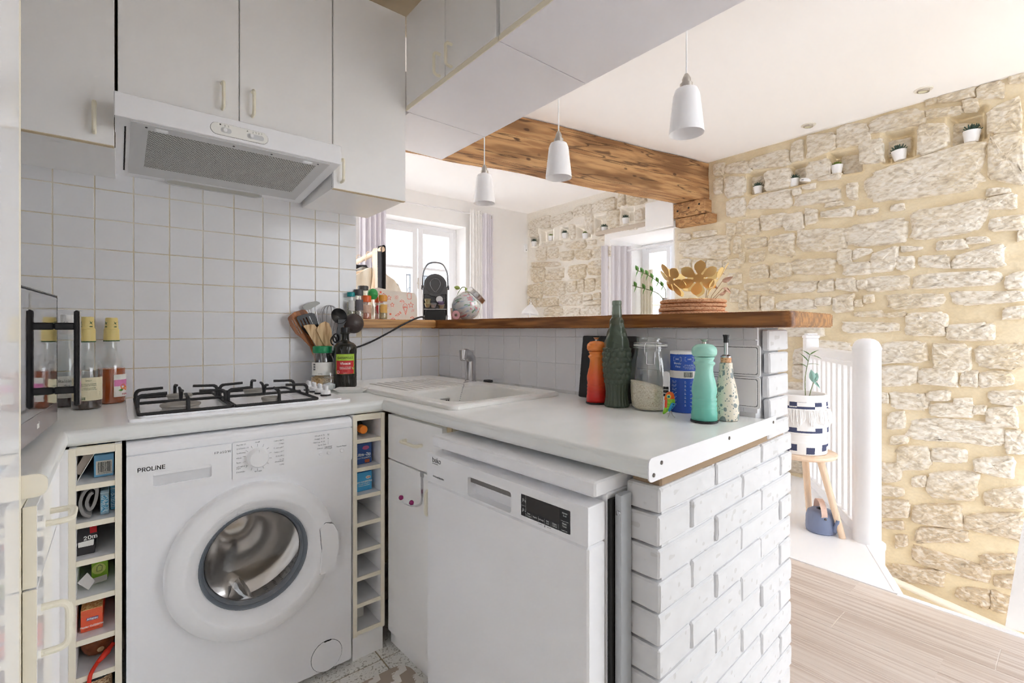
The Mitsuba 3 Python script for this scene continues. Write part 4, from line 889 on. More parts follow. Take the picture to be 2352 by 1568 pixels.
for k, (y, z) in enumerate(((2.40, 2.225), (2.29, 2.235), (2.19, 2.25))):
    part(cb, 'hole', cyl((3.9545, y, z), (3.958, y, z), 0.009, n=12), 'black_gap')
single('header_board', 'white painted board below the beam, over the doorway', 'panel', box(3.935, 2.44, 2.10, 3.955, 2.735, 2.36, 0.002), 'laminate')

# ------------------------------------------------------------------ windows, curtains, lamps
mat('window_paint', (236, 237, 240), 0.35)
scene['window_glass'] = {'type': 'thindielectric', 'int_ior': 1.5}
w1 = struct('window_1')
wy1 = YF + 0.20
scene.pop(w1, None)
def wframe(parent, name, x0, x1, z0, z1, y0, y1, t):
    return part(parent, name, cat_(box(x0, y0, z0, x0 + t, y1, z1, 0.003), box(x1 - t, y0, z0, x1, y1, z1, 0.003), box(x0 + t, y0, z1 - t, x1 - t, y1, z1, 0.003), box(x0 + t, y0, z0, x1 - t, y1, z0 + t, 0.003)), 'window_paint')
wframe(w1, 'frame', WX0 + 0.002, WX1 - 0.002, WZ0 + 0.002, WZ1 - 0.002, wy1, wy1 + 0.06, 0.05)
for a, b in ((WX0 + 0.05, 2.585), (2.60, WX1 - 0.05)):
    s = wframe(w1, 'sash', a, b, WZ0 + 0.05, WZ1 - 0.05, wy1 - 0.012, wy1 + 0.035, 0.058)
    zs = [WZ0 + 0.108, 1.30, 1.83, WZ1 - 0.108]
    for k in (1, 2):
        part(s, 'glazing_bar', box(a + 0.058, wy1 - 0.004, zs[k] - 0.014, b - 0.058, wy1 + 0.03, zs[k] + 0.014, 0.003), 'window_paint')
    for k in range(3):
        part(s, 'pane', box(a + 0.06, wy1 + 0.010, zs[k] + 0.014, b - 0.06, wy1 + 0.0105, zs[k + 1] - 0.014, 0), 'window_glass')
part(w1, 'handle', cat_(cyl((2.593, wy1 - 0.02, 1.60), (2.593, wy1 - 0.02, 1.72), 0.008, n=12), cyl((2.593, wy1 - 0.02, 1.66), (2.593, wy1 - 0.012, 1.66), 0.012, n=12)), 'nickel')
w2 = struct('window_2')
def wframe_x(parent, name, y0, y1, z0, z1, x0, x1, t):
    return part(parent, name, cat_(box(x0, y0, z0, x1, y0 + t, z1, 0.003), box(x0, y1 - t, z0, x1, y1, z1, 0.003), box(x0, y0 + t, z1 - t, x1, y1 - t, z1, 0.003), box(x0, y0 + t, z0, x1, y1 - t, z0 + t, 0.003)), 'window_paint')
wframe_x(w2, 'frame', 2.517, 3.238, 0.005, 2.098, REV - 0.06, REV, 0.055)
for a, b in ((2.575, 2.86), (2.872, 3.18)):
    s = wframe_x(w2, 'sash', a, b, 0.065, 2.04, REV - 0.075, REV - 0.02, 0.045)
    for k in (0.8, 1.4):
        part(s, 'glazing_bar', box(REV - 0.06, a + 0.045, k, REV - 0.03, b - 0.045, k + 0.026, 0.002), 'window_paint')
    for z0, z1 in ((0.11, 0.8), (0.826, 1.4), (1.426, 1.995)):
        part(s, 'pane', box(REV - 0.045, a + 0.045, z0, REV - 0.0445, b - 0.045, z1, 0), 'window_glass')

def curtain(name, label, path, z0, z1, folds, amp, m, group=None, flare=0.0):
    """cloth hanging from z1 to z0 along a plan path, with folds"""
    P = np.asarray(path, float); n = folds * 10 + 1
    t = np.linspace(0, 1, n); L = np.r_[0, np.cumsum(np.hypot(*np.diff(P, axis=0).T))]; L /= L[-1]
    xy = np.column_stack([np.interp(t, L, P[:, 0]), np.interp(t, L, P[:, 1])])
    d = np.gradient(xy, axis=0); d /= np.linalg.norm(d, axis=1, keepdims=True); nn = np.column_stack([-d[:, 1], d[:, 0]])
    rows = []
    for k, z in enumerate(np.linspace(z1, z0, 14)):
        q = k / 13
        w = amp * np.sin(t * folds * 2 * math.pi + 0.5 * q * np.sin(t * 9)) * (0.75 + 0.4 * q) + flare * q * (t - 0.5)
        rows.append(np.column_stack([xy + nn * w[:, None], np.full(n, z)]))
    front = loft(rows, closed=False, cap=False)
    back = front.copy(); back.vertices = back.vertices + np.r_[nn[0] * 0.0015, 0]; back.invert()
    return single(name, label, 'curtain', cat_(front, back), m, True, group)
mat('cloth_lilac', (222, 219, 226), 0.9)
mat('cloth_white', (236, 235, 234), 0.9)
mat('cloth_grey', (206, 202, 206), 0.9)
mat('cloth_ecru', (226, 221, 204), 0.9)
mat('rod_white', (226, 226, 228), 0.3)
rod = thing('curtain_rod', 'thin white curtain rod above the far window', 'curtain rod')
part(rod, 'rod', cyl((1.80, 4.49, 2.452), (3.40, 4.49, 2.470), 0.009, n=12), 'rod_white')
part(rod, 'bracket', cat_(box(3.375, 4.487, 2.455, 3.39, 4.598, 2.475, 0.002), cyl((3.382, 4.49, 2.464), (3.382, 4.478, 2.464), 0.02, n=14)), 'nickel')
curtain('curtain', 'lilac curtain hanging left of the far window', [(1.80, 4.47), (2.075, 4.50)], 0.05, 2.50, 5, 0.035, 'cloth_lilac')
curtain('curtain', 'white sheer curtain hanging right of the far window', [(3.09, 4.47), (3.26, 4.50)], 0.05, 2.51, 4, 0.028, 'cloth_white')
curtain('curtain', 'lilac curtain hanging right of the far window, beside the white one', [(3.255, 4.45), (3.41, 4.49)], 0.05, 2.49, 4, 0.03, 'cloth_lilac')
rod = thing('curtain_rod', 'short white curtain rod across the stone doorway', 'curtain rod')
part(rod, 'rod', cyl((4.22, 3.225, 1.985), (4.22, 2.52, 2.005), 0.011, n=12), 'rod_white')
part(rod, 'ring', tr(ring([(0.018, -0.004), (0.026, -0.004), (0.026, 0.004), (0.018, 0.004)], 24), frame((4.22, 3.17, 1.984), (1, 0, 0), (0, 0, 1))), 'nickel')
curtain('curtain', 'grey lilac eyelet curtain in the stone doorway', [(3.96, 3.30), (4.06, 3.23), (4.25, 3.12)], 0.05, 2.035, 5, 0.022, 'cloth_grey')
curtain('curtain', 'ecru curtain at the window beyond the stone doorway', [(4.52, 3.20), (4.50, 3.03)], 0.03, 1.80, 4, 0.02, 'cloth_ecru')
# white curtain at the right edge, gathered at the floor edge
rows = []
for k, z in enumerate(np.linspace(-0.02, 2.4, 22)):
    e = 0.215 - 0.11 * z + 0.028 * z * z if z < 1.5 else 0.113 + (z - 1.5) * 0.0 
    e = 0.205 - 0.05 * min(z, 0.45) / 0.45 - (0.16 * max(0, min(z - 0.42, 0.7)) )
    t = np.linspace(0, 1, 26)
    y = e - t * 0.85
    x = 2.665 + 0.035 * np.sin(t * 17 + 0.6 * z) * np.minimum(1, t * 4 + 0.15) + 0.03 * t
    rows.append(np.column_stack([x, y, np.full(26, z)]))
front = loft(rows, closed=False, cap=False); back = front.copy(); back.vertices = back.vertices + [0.002, 0, 0]; back.invert()
single('curtain', 'white curtain at the right edge of the view over the stairwell', 'curtain', cat_(front, back), 'cloth_white', True)

# pendant lamps in a row over the bar
scene['frosted'] = {'type': 'twosided', 'bsdf': {'type': 'principled', 'base_color': rgbv((244, 244, 246)), 'roughness': 0.5, 'specular': 0.5}}
def pendant(y, label):
    t = thing('pendant_lamp', label, 'pendant lamp', 'pendant lamps over the bar')
    M = mv(1.40, y, 0)
    part(t, 'cord', tr(cyl((0, 0, 1.955), (0, 0, CEIL - 0.001), 0.0028, n=8), M), 'plastic_white')
    part(t, 'socket', tr(lathe([(0.0195, 1.908), (0.0195, 1.925), (0.0135, 1.927), (0.0135, 1.940), (0.0075, 1.953), (0.005, 1.957)], 24), M), 'nickel')
    s = part(t, 'shade', tr(ring([(0.054, 1.765), (0.0515, 1.790), (0.0405, 1.888), (0.034, 1.905), (0.02, 1.912), (0.018, 1.909), (0.032, 1.902), (0.038, 1.886), (0.0488, 1.790), (0.0518, 1.766)], 40), M), 'frosted', 50)
    part(t, 'bulb', tr(lathe([(0.01, 1.90), (0.012, 1.87), (0.020, 1.845), (0.0205, 1.83), (0.014, 1.815), (0, 1.811)], 20), M), 'frosted', True)
pendant(0.818, 'frosted white glass pendant lamp nearest the camera, largest of the three')
pendant(1.391, 'frosted white glass pendant lamp in the middle, in front of the timber beam')
pendant(1.907, 'frosted white glass pendant lamp farthest away, above the coffee machine')
def spot(x, y, label):
    t = thing('recessed_spot', label, 'ceiling light', 'recessed ceiling spots')
    part(t, 'trim_ring', tr(ring([(0.030, -0.004), (0.046, -0.004), (0.048, 0.0), (0.030, 0.0)], 36), mv(x, y, CEIL - 0.0005)), mat('spot_trim', (226, 222, 212), 0.35))
    part(t, 'bulb', tr(lathe([(0.026, -0.012), (0.027, -0.006), (0.029, 0.0)], 24), mv(x, y, CEIL)), mat('spot_lens', (216, 214, 190), 0.15))
    part(t, 'holder', tr(ring([(0.0265, -0.016), (0.031, -0.014), (0.031, -0.001), (0.0265, -0.001)], 30), mv(x, y, CEIL) @ rot([1, 0, 0], 0.15)), 'nickel')
spot(3.854, 0.652, 'recessed white ceiling spot nearer the camera, by the stone wall')
spot(3.877, 1.299, 'recessed white ceiling spot farther away, by the timber beam')
al = thing('alarm_sensor', 'small white alarm sensor on the far wall beside the stone wall', 'sensor')
part(al, 'case', box(3.995, 4.572, 2.135, 4.045, 4.599, 2.23, 0.005), 'plastic_white')
part(al, 'lens', cyl((4.02, 4.5725, 2.155), (4.02, 4.570, 2.155), 0.007, n=12), 'black_plastic')
fl_ = thing('floor_lamp', 'white lamp with a conical metal shade in the far corner', 'lamp')
part(fl_, 'shade', tr(ring([(0.105, 0.0), (0.10, 0.03), (0.055, 0.085), (0.022, 0.12), (0.018, 0.12), (0.05, 0.082), (0.096, 0.028), (0.101, 0.0)], 32), mv(3.84, 4.30, 1.325) @ rot([0, 1, 0], 0.12)), 'enamel', 40)
part(fl_, 'cap', tr(lathe([(0.022, 0), (0.022, 0.03), (0.008, 0.04), (0.006, 0.075)], 16), mv(3.855, 4.30, 1.44)), 'nickel')
part(fl_, 'pole', cyl((3.80, 4.30, 0.01), (3.845, 4.30, 1.45), 0.009, n=10), 'enamel')
part(fl_, 'base', cyl((3.80, 4.30, 0.001), (3.80, 4.30, 0.02), 0.13, n=28, bev=0.005), 'enamel')

# the building across the street
hb2 = thing('building', 'pale stone building across the street seen through the far window', 'building')
mat('facade', (232, 226, 216), 0.9)
part(hb2, 'wall', box(-8, 13, -6, 12, 13.4, 12, 0), 'facade')
for i in range(4):
    x = 2.2 + i * 2.2
    w = part(hb2, 'window', box(x, 12.93, 1.9, x + 1.0, 13.0, 3.9, 0.01), 'window_paint')
    part(w, 'pane', box(x + 0.1, 12.92, 2.0, x + 0.9, 12.932, 3.8, 0), mat('far_pane', (150, 158, 166), 0.1))
    arch = Polygon([(x - 0.1, -1.5), (x + 1.1, -1.5)] + [(x + 0.5 + 0.6 * math.cos(a), 0.9 + 0.6 * math.sin(a)) for a in np.linspace(0, math.pi, 14)])
    part(hb2, 'arch', prism(arch, 0.06, FY(0, 13.0, 0)), mat('facade_dark', (206, 196, 180), 0.9))
    bal = part(hb2, 'balcony', cat_(*([tube([(x - 0.1, 12.7, z), (x + 1.1, 12.7, z)], 0.02, 6) for z in (1.9, 2.75)] + [tube([(x - 0.1 + k * 0.12, 12.7, 1.9), (x - 0.1 + k * 0.12, 12.7, 2.75)], 0.011, 5) for k in range(11)])), mat('wrought_iron', (90, 92, 98), 0.6), kind='stuff')
    for k in range(5):
        part(bal, 'scroll', tr(ring([(0.075, -0.008), (0.09, -0.008), (0.09, 0.008), (0.075, 0.008)], 20), frame((x + 0.02 + k * 0.24, 12.7, 2.3), (1, 0, 0), (0, 0, 1))), 'wrought_iron')
part(hb2, 'cornice', box(-8, 12.8, 1.55, 12, 13.0, 1.72, 0.02), 'facade')

# ------------------------------------------------------------------ stairs, railing, stool
rl = thing('stair_railing', 'white wooden stair railing with a thick round-topped newel post by the stone wall', 'railing')
NP = np.array([3.112, 0.762]); EP = np.array([4.00, 1.325])
part(rl, 'newel_post', tr(lathe([(0.064, 0.0), (0.064, 1.03), (0.0665, 1.034), (0.0665, 1.042), (0.063, 1.048), (0.060, 1.060), (0.052, 1.075), (0.036, 1.087), (0.015, 1.0925), (0, 1.093)], 40), mv(NP[0], NP[1], 0.001)), 'landing_paint', 50)
part(rl, 'newel_base', tr(lathe([(0.070, -0.135), (0.070, -0.03), (0.074, -0.02), (0.074, 0.0015)], 40), mv(NP[0] + 0.006, NP[1] - 0.008, 0)), 'landing_paint', 50)
ra = math.atan2(EP[1] - NP[1], EP[0] - NP[0]); RL = np.hypot(*(EP - NP))
MR = mv(NP[0], NP[1], 0, ra)
ep = part(rl, 'end_post', tr(cat_(box(RL - 0.045, -0.042, 0, RL + 0.045, 0.042, 1.075, 0.004), box(RL - 0.05, -0.047, 1.075, RL + 0.05, 0.047, 1.10, 0.006), box(RL - 0.04, -0.037, 1.10, RL + 0.04, 0.037, 1.115, 0.008)), MR), 'landing_paint')
hr = Polygon([(-0.022, 0.93), (0.022, 0.93), (0.022, 0.955), (0.034, 0.962), (0.034, 0.985), (0.028, 1.006), (0.012, 1.014), (-0.012, 1.014), (-0.028, 1.006), (-0.034, 0.985), (-0.034, 0.962), (-0.022, 0.955)])
part(rl, 'handrail', prism(hr, RL - 0.08, MR @ np.array([[0, 0, 1, 0.045], [1, 0, 0, 0], [0, 1, 0, 0], [0, 0, 0, 1.0]])), 'landing_paint', 30)
part(rl, 'bottom_rail', tr(box(0.05, -0.03, 0.002, RL - 0.04, 0.03, 0.06, 0.004), MR), 'landing_paint')
for k in range(9):
    x = 0.115 + k * (RL - 0.2) / 8.3
    part(rl, 'baluster', tr(box(x - 0.017, -0.017, 0.06, x + 0.017, 0.017, 0.932, 0.002), MR), 'landing_paint')
single('pipe', 'white painted pipe running along the foot of the stone wall in the stairwell', 'pipe', tube(smooth_path([(3.985, -0.9, -0.79), (3.985, 0.2, -0.625), (3.985, 0.8, -0.535), (3.985, 1.4, -0.45)], 4), 0.022, 14), mat('pipe_paint', (226, 219, 204), 0.5), True)
struct('stairs', cat_(*[box(2.62, 0.25 - k * 0.24, -1.6, 4.03, 0.49 - k * 0.24, -0.9 - k * 0.19, 0.01) for k in range(4)]), 'plank_wood')

st = thing('stool', 'round pale wooden three-legged stool under the woven plant basket', 'stool')
SX, SY = 2.985, 1.035
part(st, 'seat', tr(lathe([(0.15, 0.430), (0.166, 0.436), (0.172, 0.446), (0.170, 0.455), (0.160, 0.460), (0.10, 0.457), (0, 0.456)], 48), mv(SX, SY, 0)), 'pale_wood', 40)
for bx_, by_ in ((3.05, 0.855), (3.215, 1.07), (2.85, 1.19)):
    d_ = np.array([bx_ - SX, by_ - SY]); d_ = d_ / np.linalg.norm(d_) * 0.085
    part(st, 'leg', cyl((bx_, by_, 0.001), (SX + d_[0], SY + d_[1], 0.432), 0.0165, 0.0185, 18, 0.003), 'pale_wood')
bk = thing('plant_basket', 'white woven basket with navy pattern and fringe on the stool', 'basket')
def tx_basket(p, n, uv):
    a = dr.atan2(p.y - 1.045, p.x - 2.975) * 0.138
    z = p.z - 0.46
    cxx, czz = dr.floor(a / 0.011), dr.floor(z / 0.011)
    r = mikit.noise(cxx * 0.55, czz * 0.9, 3.0)
    r2 = mikit.noise(cxx * 0.28, 7.0, 1.0)
    band = dr.maximum(dr.maximum(mikit.smoothstep(0.249, 0.252, z) * mikit.smoothstep(0.289, 0.286, z), mikit.smoothstep(0.12, 0.123, z) * mikit.smoothstep(0.150, 0.147, z)), mikit.smoothstep(0.006, 0.009, z) * mikit.smoothstep(0.060, 0.057, z))
    low = dr.select(dr.abs(z - 0.2535) < 0.0055, 1.0, dr.select(dr.abs(z - 0.1265) < 0.0055, 1.0, 0.0))
    on = dr.select(mikit.cell_rand(dr.floor(cxx / 4), dr.floor(czz / 2), 5.0) > 0.62, 1.0, 0.0)
    blue = band * dr.maximum(on, low * dr.select(mikit.cell_rand(dr.floor(cxx / 7), 3.0, 2.0) > 0.2, 1.0, 0.0))
    return mikit.mix(lin((240, 239, 238)), lin((70, 76, 104)), blue)
mat('basket_weave', mikit.proc(tx_basket), 0.95)
def weave(r, z, t):
    return r * (1 + 0.012 * math.sin(t * 78) * (1 if z < 0.085 or z > 0.11 else 0.4)) 
bp = []
for z in np.arange(0.0, 0.322, 0.0055):
    base = 0.134 + 0.006 * math.sin(z * 14) + (0.006 if z > 0.24 else 0) - (0.008 if 0.07 < z < 0.115 else 0)
    bp.append((base + 0.0026 * math.sin(z / 0.011 * 2 * math.pi), z))
bp += [(0.132, 0.324), (0.122, 0.322), (0.118, 0.30), (0.118, 0.285)]
part(bk, 'body', tr(lathe(bp, 156, weave), mv(2.975, 1.045, 0.4605)), 'basket_weave', True)
part(bk, 'soil', tr(lathe([(0.117, 0.27), (0.117, 0.286), (0.05, 0.29), (0, 0.29)], 28), mv(2.975, 1.045, 0.4605)), mat('soil_grey', (150, 142, 138), 0.95))
fr = []
for k in range(230):
    a = rng.uniform(0, 2 * math.pi); r0 = 0.143 + rng.uniform(0, 0.004); z0 = 0.245 + rng.uniform(-0.004, 0.004); L = rng.uniform(0.055, 0.085)
    pts = [(r0 * math.cos(a + q * rng.uniform(-0.05, 0.05)), r0 * math.sin(a + q * rng.uniform(-0.05, 0.05)), z0 - L * q) for q in (0, 0.35, 0.7, 1.0)]
    pts = [(x * (1 + 0.05 * (i > 0)), y * (1 + 0.05 * (i > 0)), z) for i, (x, y, z) in enumerate(pts)]
    fr.append(tube(pts, 0.0026, 5))
part(bk, 'fringe', tr(cat_(*fr), mv(2.975, 1.045, 0.4605)), mat('white_yarn', (242, 241, 240), 0.95), True, kind='stuff')

def leaf(L, W, cup=0.15, droop=0.2, n=9, t=0.0006):
    """a leaf along +x with its base at the origin"""
    q = np.linspace(0, 1, n); w = W / 2 * np.sin(np.pi * q ** 0.8) ** 0.9; w[0] = w[-1] = W * 0.02
    z = -droop * L * q * q
    rows = [np.column_stack([q * L, s * w, z + cup * abs(s) * w + o]) for s, o in ((-1, 0), (0, -t), (1, 0), (0, t))]
    return loft([np.array([rows[j][i] for j in range(4)]) for i in range(n)])
def aim(d, o, roll=0.0):
    d = np.asarray(d, float); d /= np.linalg.norm(d)
    y = np.cross([0, 0, 1], d); y = y / np.linalg.norm(y) if np.linalg.norm(y) > 1e-6 else np.array([0, 1, 0])
    M = np.eye(4); M[:3, 0], M[:3, 1], M[:3, 2], M[:3, 3] = d, y, np.cross(d, y), o
    return M @ rot([1, 0, 0], roll)
mat('leaf_green', (92, 128, 74), 0.5); mat('leaf_pale', (150, 190, 180), 0.45); mat('stem_green', (122, 132, 96), 0.6)
mat('succulent_dark', (62, 84, 74), 0.5); mat('succulent_green', (104, 122, 50), 0.5)
pp = thing('seedling', 'two thin green seedlings growing out of the woven basket', 'plant')
s1 = smooth_path([(2.90, 0.985, 0.75), (2.905, 0.99, 0.86), (2.915, 0.985, 0.93), (2.945, 0.98, 1.00)], 5)
s2 = smooth_path([(2.955, 0.99, 0.75), (2.975, 0.985, 0.80), (3.00, 0.98, 0.845)], 5)
k1 = part(pp, 'stem', tube(s1, np.linspace(0.0026, 0.0016, len(s1)), 7), 'stem_green', True)
k2 = part(pp, 'stem', tube(s2, np.linspace(0.0028, 0.002, len(s2)), 7), 'stem_green', True)
for o, d, L in (((2.945, 0.98, 1.0), (0.9, -0.5, -0.1), 0.075), ((2.945, 0.98, 1.0), (-0.5, 0.3, 0.5), 0.055), ((2.945, 0.98, 1.0), (0.5, -0.3, 0.45), 0.06), ((2.925, 0.984, 0.95), (0.9, -0.5, 0.15), 0.075), ((2.918, 0.985, 0.935), (-0.7, 0.5, 0.6), 0.06), ((2.93, 0.983, 0.965), (-0.5, 0.4, 0.9), 0.065)):
    part(k1, 'leaf', tr(leaf(L, 0.016), aim(d, o)), 'leaf_green', True)
for o, d, L in (((3.0, 0.98, 0.845), (-0.15, 0.1, 1), 0.075), ((3.0, 0.98, 0.845), (0.6, -0.4, -0.5), 0.055), ((3.0, 0.98, 0.845), (0.25, -0.2, 0.9), 0.06)):
    part(k2, 'leaf', tr(leaf(L, 0.034, 0.3, 0.1), aim(d, o, 0.8)), 'leaf_pale', True)
wc = thing('watering_can', 'blue-grey watering can with a pink leather handle on the floor under the stool', 'watering can')
WCX, WCY = 3.07, 0.965
part(wc, 'body', tr(lathe([(0.066, 0.0), (0.074, 0.006), (0.076, 0.03), (0.074, 0.085), (0.066, 0.112), (0.05, 0.123), (0.024, 0.127), (0.022, 0.120)], 40), mv(WCX, WCY, 0.001)), mat('slate_blue', (122, 134, 164), 0.45), 40)
part(wc, 'spout', tube([(WCX - 0.02, WCY - 0.074, 0.03), (WCX - 0.035, WCY - 0.088, 0.075), (WCX - 0.045, WCY - 0.095, 0.098)], [0.015, 0.0105, 0.008], 14), 'slate_blue', True)
part(wc, 'hole', tr(lathe([(0.017, 0), (0.017, 0.002), (0, 0.002)], 20), mv(WCX, WCY, 0.1275)), 'black_gap')
hp = smooth_path([(WCX - 0.055, WCY - 0.035, 0.085), (WCX - 0.062, WCY - 0.036, 0.13), (WCX - 0.045, WCY - 0.02, 0.172), (WCX - 0.01, WCY + 0.005, 0.182), (WCX + 0.02, WCY + 0.025, 0.162), (WCX + 0.035, WCY + 0.035, 0.118)], 5)
h_ = part(wc, 'handle', loft([np.array([p + [-0.009, 0.012, 0], p + [0.009, -0.012, 0], p + [0.010, -0.011, 0.003], p + [-0.008, 0.013, 0.003]]) for p in hp]), mat('pink_leather', (226, 196, 182), 0.6), True)
part(h_, 'rivet', cyl(hp[1] + [-0.004, -0.004, 0], hp[1] + [-0.009, -0.009, 0], 0.005, n=10), 'dark_screw')

# ------------------------------------------------------------------ little pots in the niches of the stone wall
def succulent(x, y, z, s, kind, label, group, tilt=0.0):
    t = thing('potted_succulent', label, 'potted plant', group)
    M = mv(x, y, z, 0, s) @ rot([1, 0, 0], tilt)
    part(t, 'pot', tr(ring([(0.0, 0.0), (0.026, 0.0), (0.029, 0.004), (0.0385, 0.058), (0.0385, 0.063), (0.0345, 0.063), (0.0335, 0.05), (0.0, 0.048)], 28), M), 'enamel', 40)
    ls = []
    r_ = np.random.default_rng(int(y * 1000))
    for q, (cnt, el, L) in enumerate(((9, 0.25, 0.042), (8, 0.75, 0.046), (5, 1.2, 0.046))):
        for k in range(cnt):
            a = 2 * math.pi * k / cnt + q * 0.35 + r_.uniform(-0.1, 0.1); e = el + r_.uniform(-0.12, 0.12)
            W = 0.017 if kind == 'agave' else 0.024
            l = leaf(L * (1.0 if kind == 'agave' else 0.72), W, 0.25, -0.12, 7, 0.003 if kind == 'agave' else 0.004)
            part(t, 'leaf', tr(l, M @ aim((math.cos(a) * math.cos(e), math.sin(a) * math.cos(e), math.sin(e)), (0.004 * math.cos(a), 0.004 * math.sin(a), 0.056))), 'succulent_dark' if kind == 'agave' else 'succulent_green', True)
XS = 4.092
for y, z, s, k, lb, tl in ((0.464, 2.304, 1.12, 'agave', 'dark green succulent in a white pot on the stone ledge, nearest the camera', 0.05), (0.813, 2.287, 1.1, 'agave', 'spiky dark succulent in a tilted white pot on the stone ledge, second nearest', -0.12), (1.183, 2.290, 1.0, 'rosette', 'light green succulent in a white pot on the stone ledge, third nearest', 0.0), (1.472, 2.263, 0.95, 'agave', 'dark succulent in a white pot beside the white detector on the stone ledge', 0.0), (1.744, 2.266, 0.95, 'agave', 'dark succulent in a white pot on the stone ledge closest to the beam', 0.0)):
    succulent(XS, y, z, s, k, lb, 'potted succulents along the near stone wall', tl)
for (y, z, k), lb in zip(((4.503, 2.203, 'agave'), (4.201, 2.229, 'rosette'), (3.96, 2.224, 'agave'), (3.642, 2.172, 'rosette'), (3.367, 2.198, 'agave'), (3.083, 2.246, 'agave'), (2.74, 2.250, 'rosette')),
        ('small succulent on the far stone wall, in the corner by the sensor', 'small succulent on the far stone wall, second pot from the corner', 'small succulent on the far stone wall, third pot from the corner', 'small succulent on the far stone wall, fourth pot from the corner', 'small succulent on the far stone wall, just left of the lintel', 'small succulent on the far stone wall, above the lintel', 'small succulent on the far stone wall, beside the white panel')):
    succulent(XS, y, z, 0.95, k, lb, 'potted succulents along the far stone wall')
dt = thing('detector', 'small round white detector leaning on the stone ledge beside a succulent', 'detector')
part(dt, 'case', tr(lathe([(0.040, 0), (0.043, 0.006), (0.043, 0.018), (0.038, 0.024), (0, 0.025)], 36), mv(4.075, 1.385, 2.275) @ rot([1, 0, 0], 0.30)), 'enamel', 40)
part(dt, 'lettering', text('CO', 0.008, frame((4.031, 1.40, 2.281), (0, -1, 0), (0, 0, 1)), depth=0.003), 'print_grey')

# ------------------------------------------------------------------ things on the worktops
mat('glass_green', (120, 150, 120), 0.1) if False else None
scene['bottle_glass'] = {'type': 'thindielectric', 'int_ior': 1.75, 'specular_transmittance': {'type': 'rgb', 'value': [0.90, 0.925, 0.915]}}
scene['green_glass'] = {'type': 'blendbsdf', 'weight': 0.42, 'a': {'type': 'thindielectric', 'int_ior': 1.5, 'specular_transmittance': {'type': 'rgb', 'value': [0.66, 0.74, 0.66]}}, 'b': {'type': 'twosided', 'bsdf': {'type': 'principled', 'base_color': rgbv((98, 110, 96)), 'roughness': 0.1, 'specular': 0.8}}}
mat('label_white', (232, 230, 224), 0.6); mat('label_cream', (230, 222, 190), 0.6); mat('ink_dark', (56, 58, 56), 0.6); mat('ink_green', (52, 86, 58), 0.6)
mat('label_red', (186, 36, 40), 0.45); mat('label_lime', (164, 198, 66), 0.45); mat('ink_white', (238, 238, 234), 0.6)
FACE = lambda x, y: math.atan2(-x, y)           # turns a thing's -y side towards the eye
def barcode(x0, y0, w, h, M, n=16, d=0.0006, seed=1):
    r_ = random.Random(seed); q = []; x = x0
    while x < x0 + w:
        b = r_.choice([0.6, 1.0, 1.6]) * w / n / 2; q.append(prism(sbox(x, y0, min(x + b, x0 + w), y0 + h), d, M)); x += b + r_.choice([0.6, 1.0, 1.4]) * w / n / 2
    return cat_(*q)
def openlathe(prof, n=40, fn=None):
    a = np.arange(n) * 2 * math.pi / n
    return loft([np.stack([(fn(r, z, a) if fn else r) * np.cos(a), (fn(r, z, a) if fn else r) * np.sin(a), np.full(n, z)], 1) for r, z in prof], cap=False)

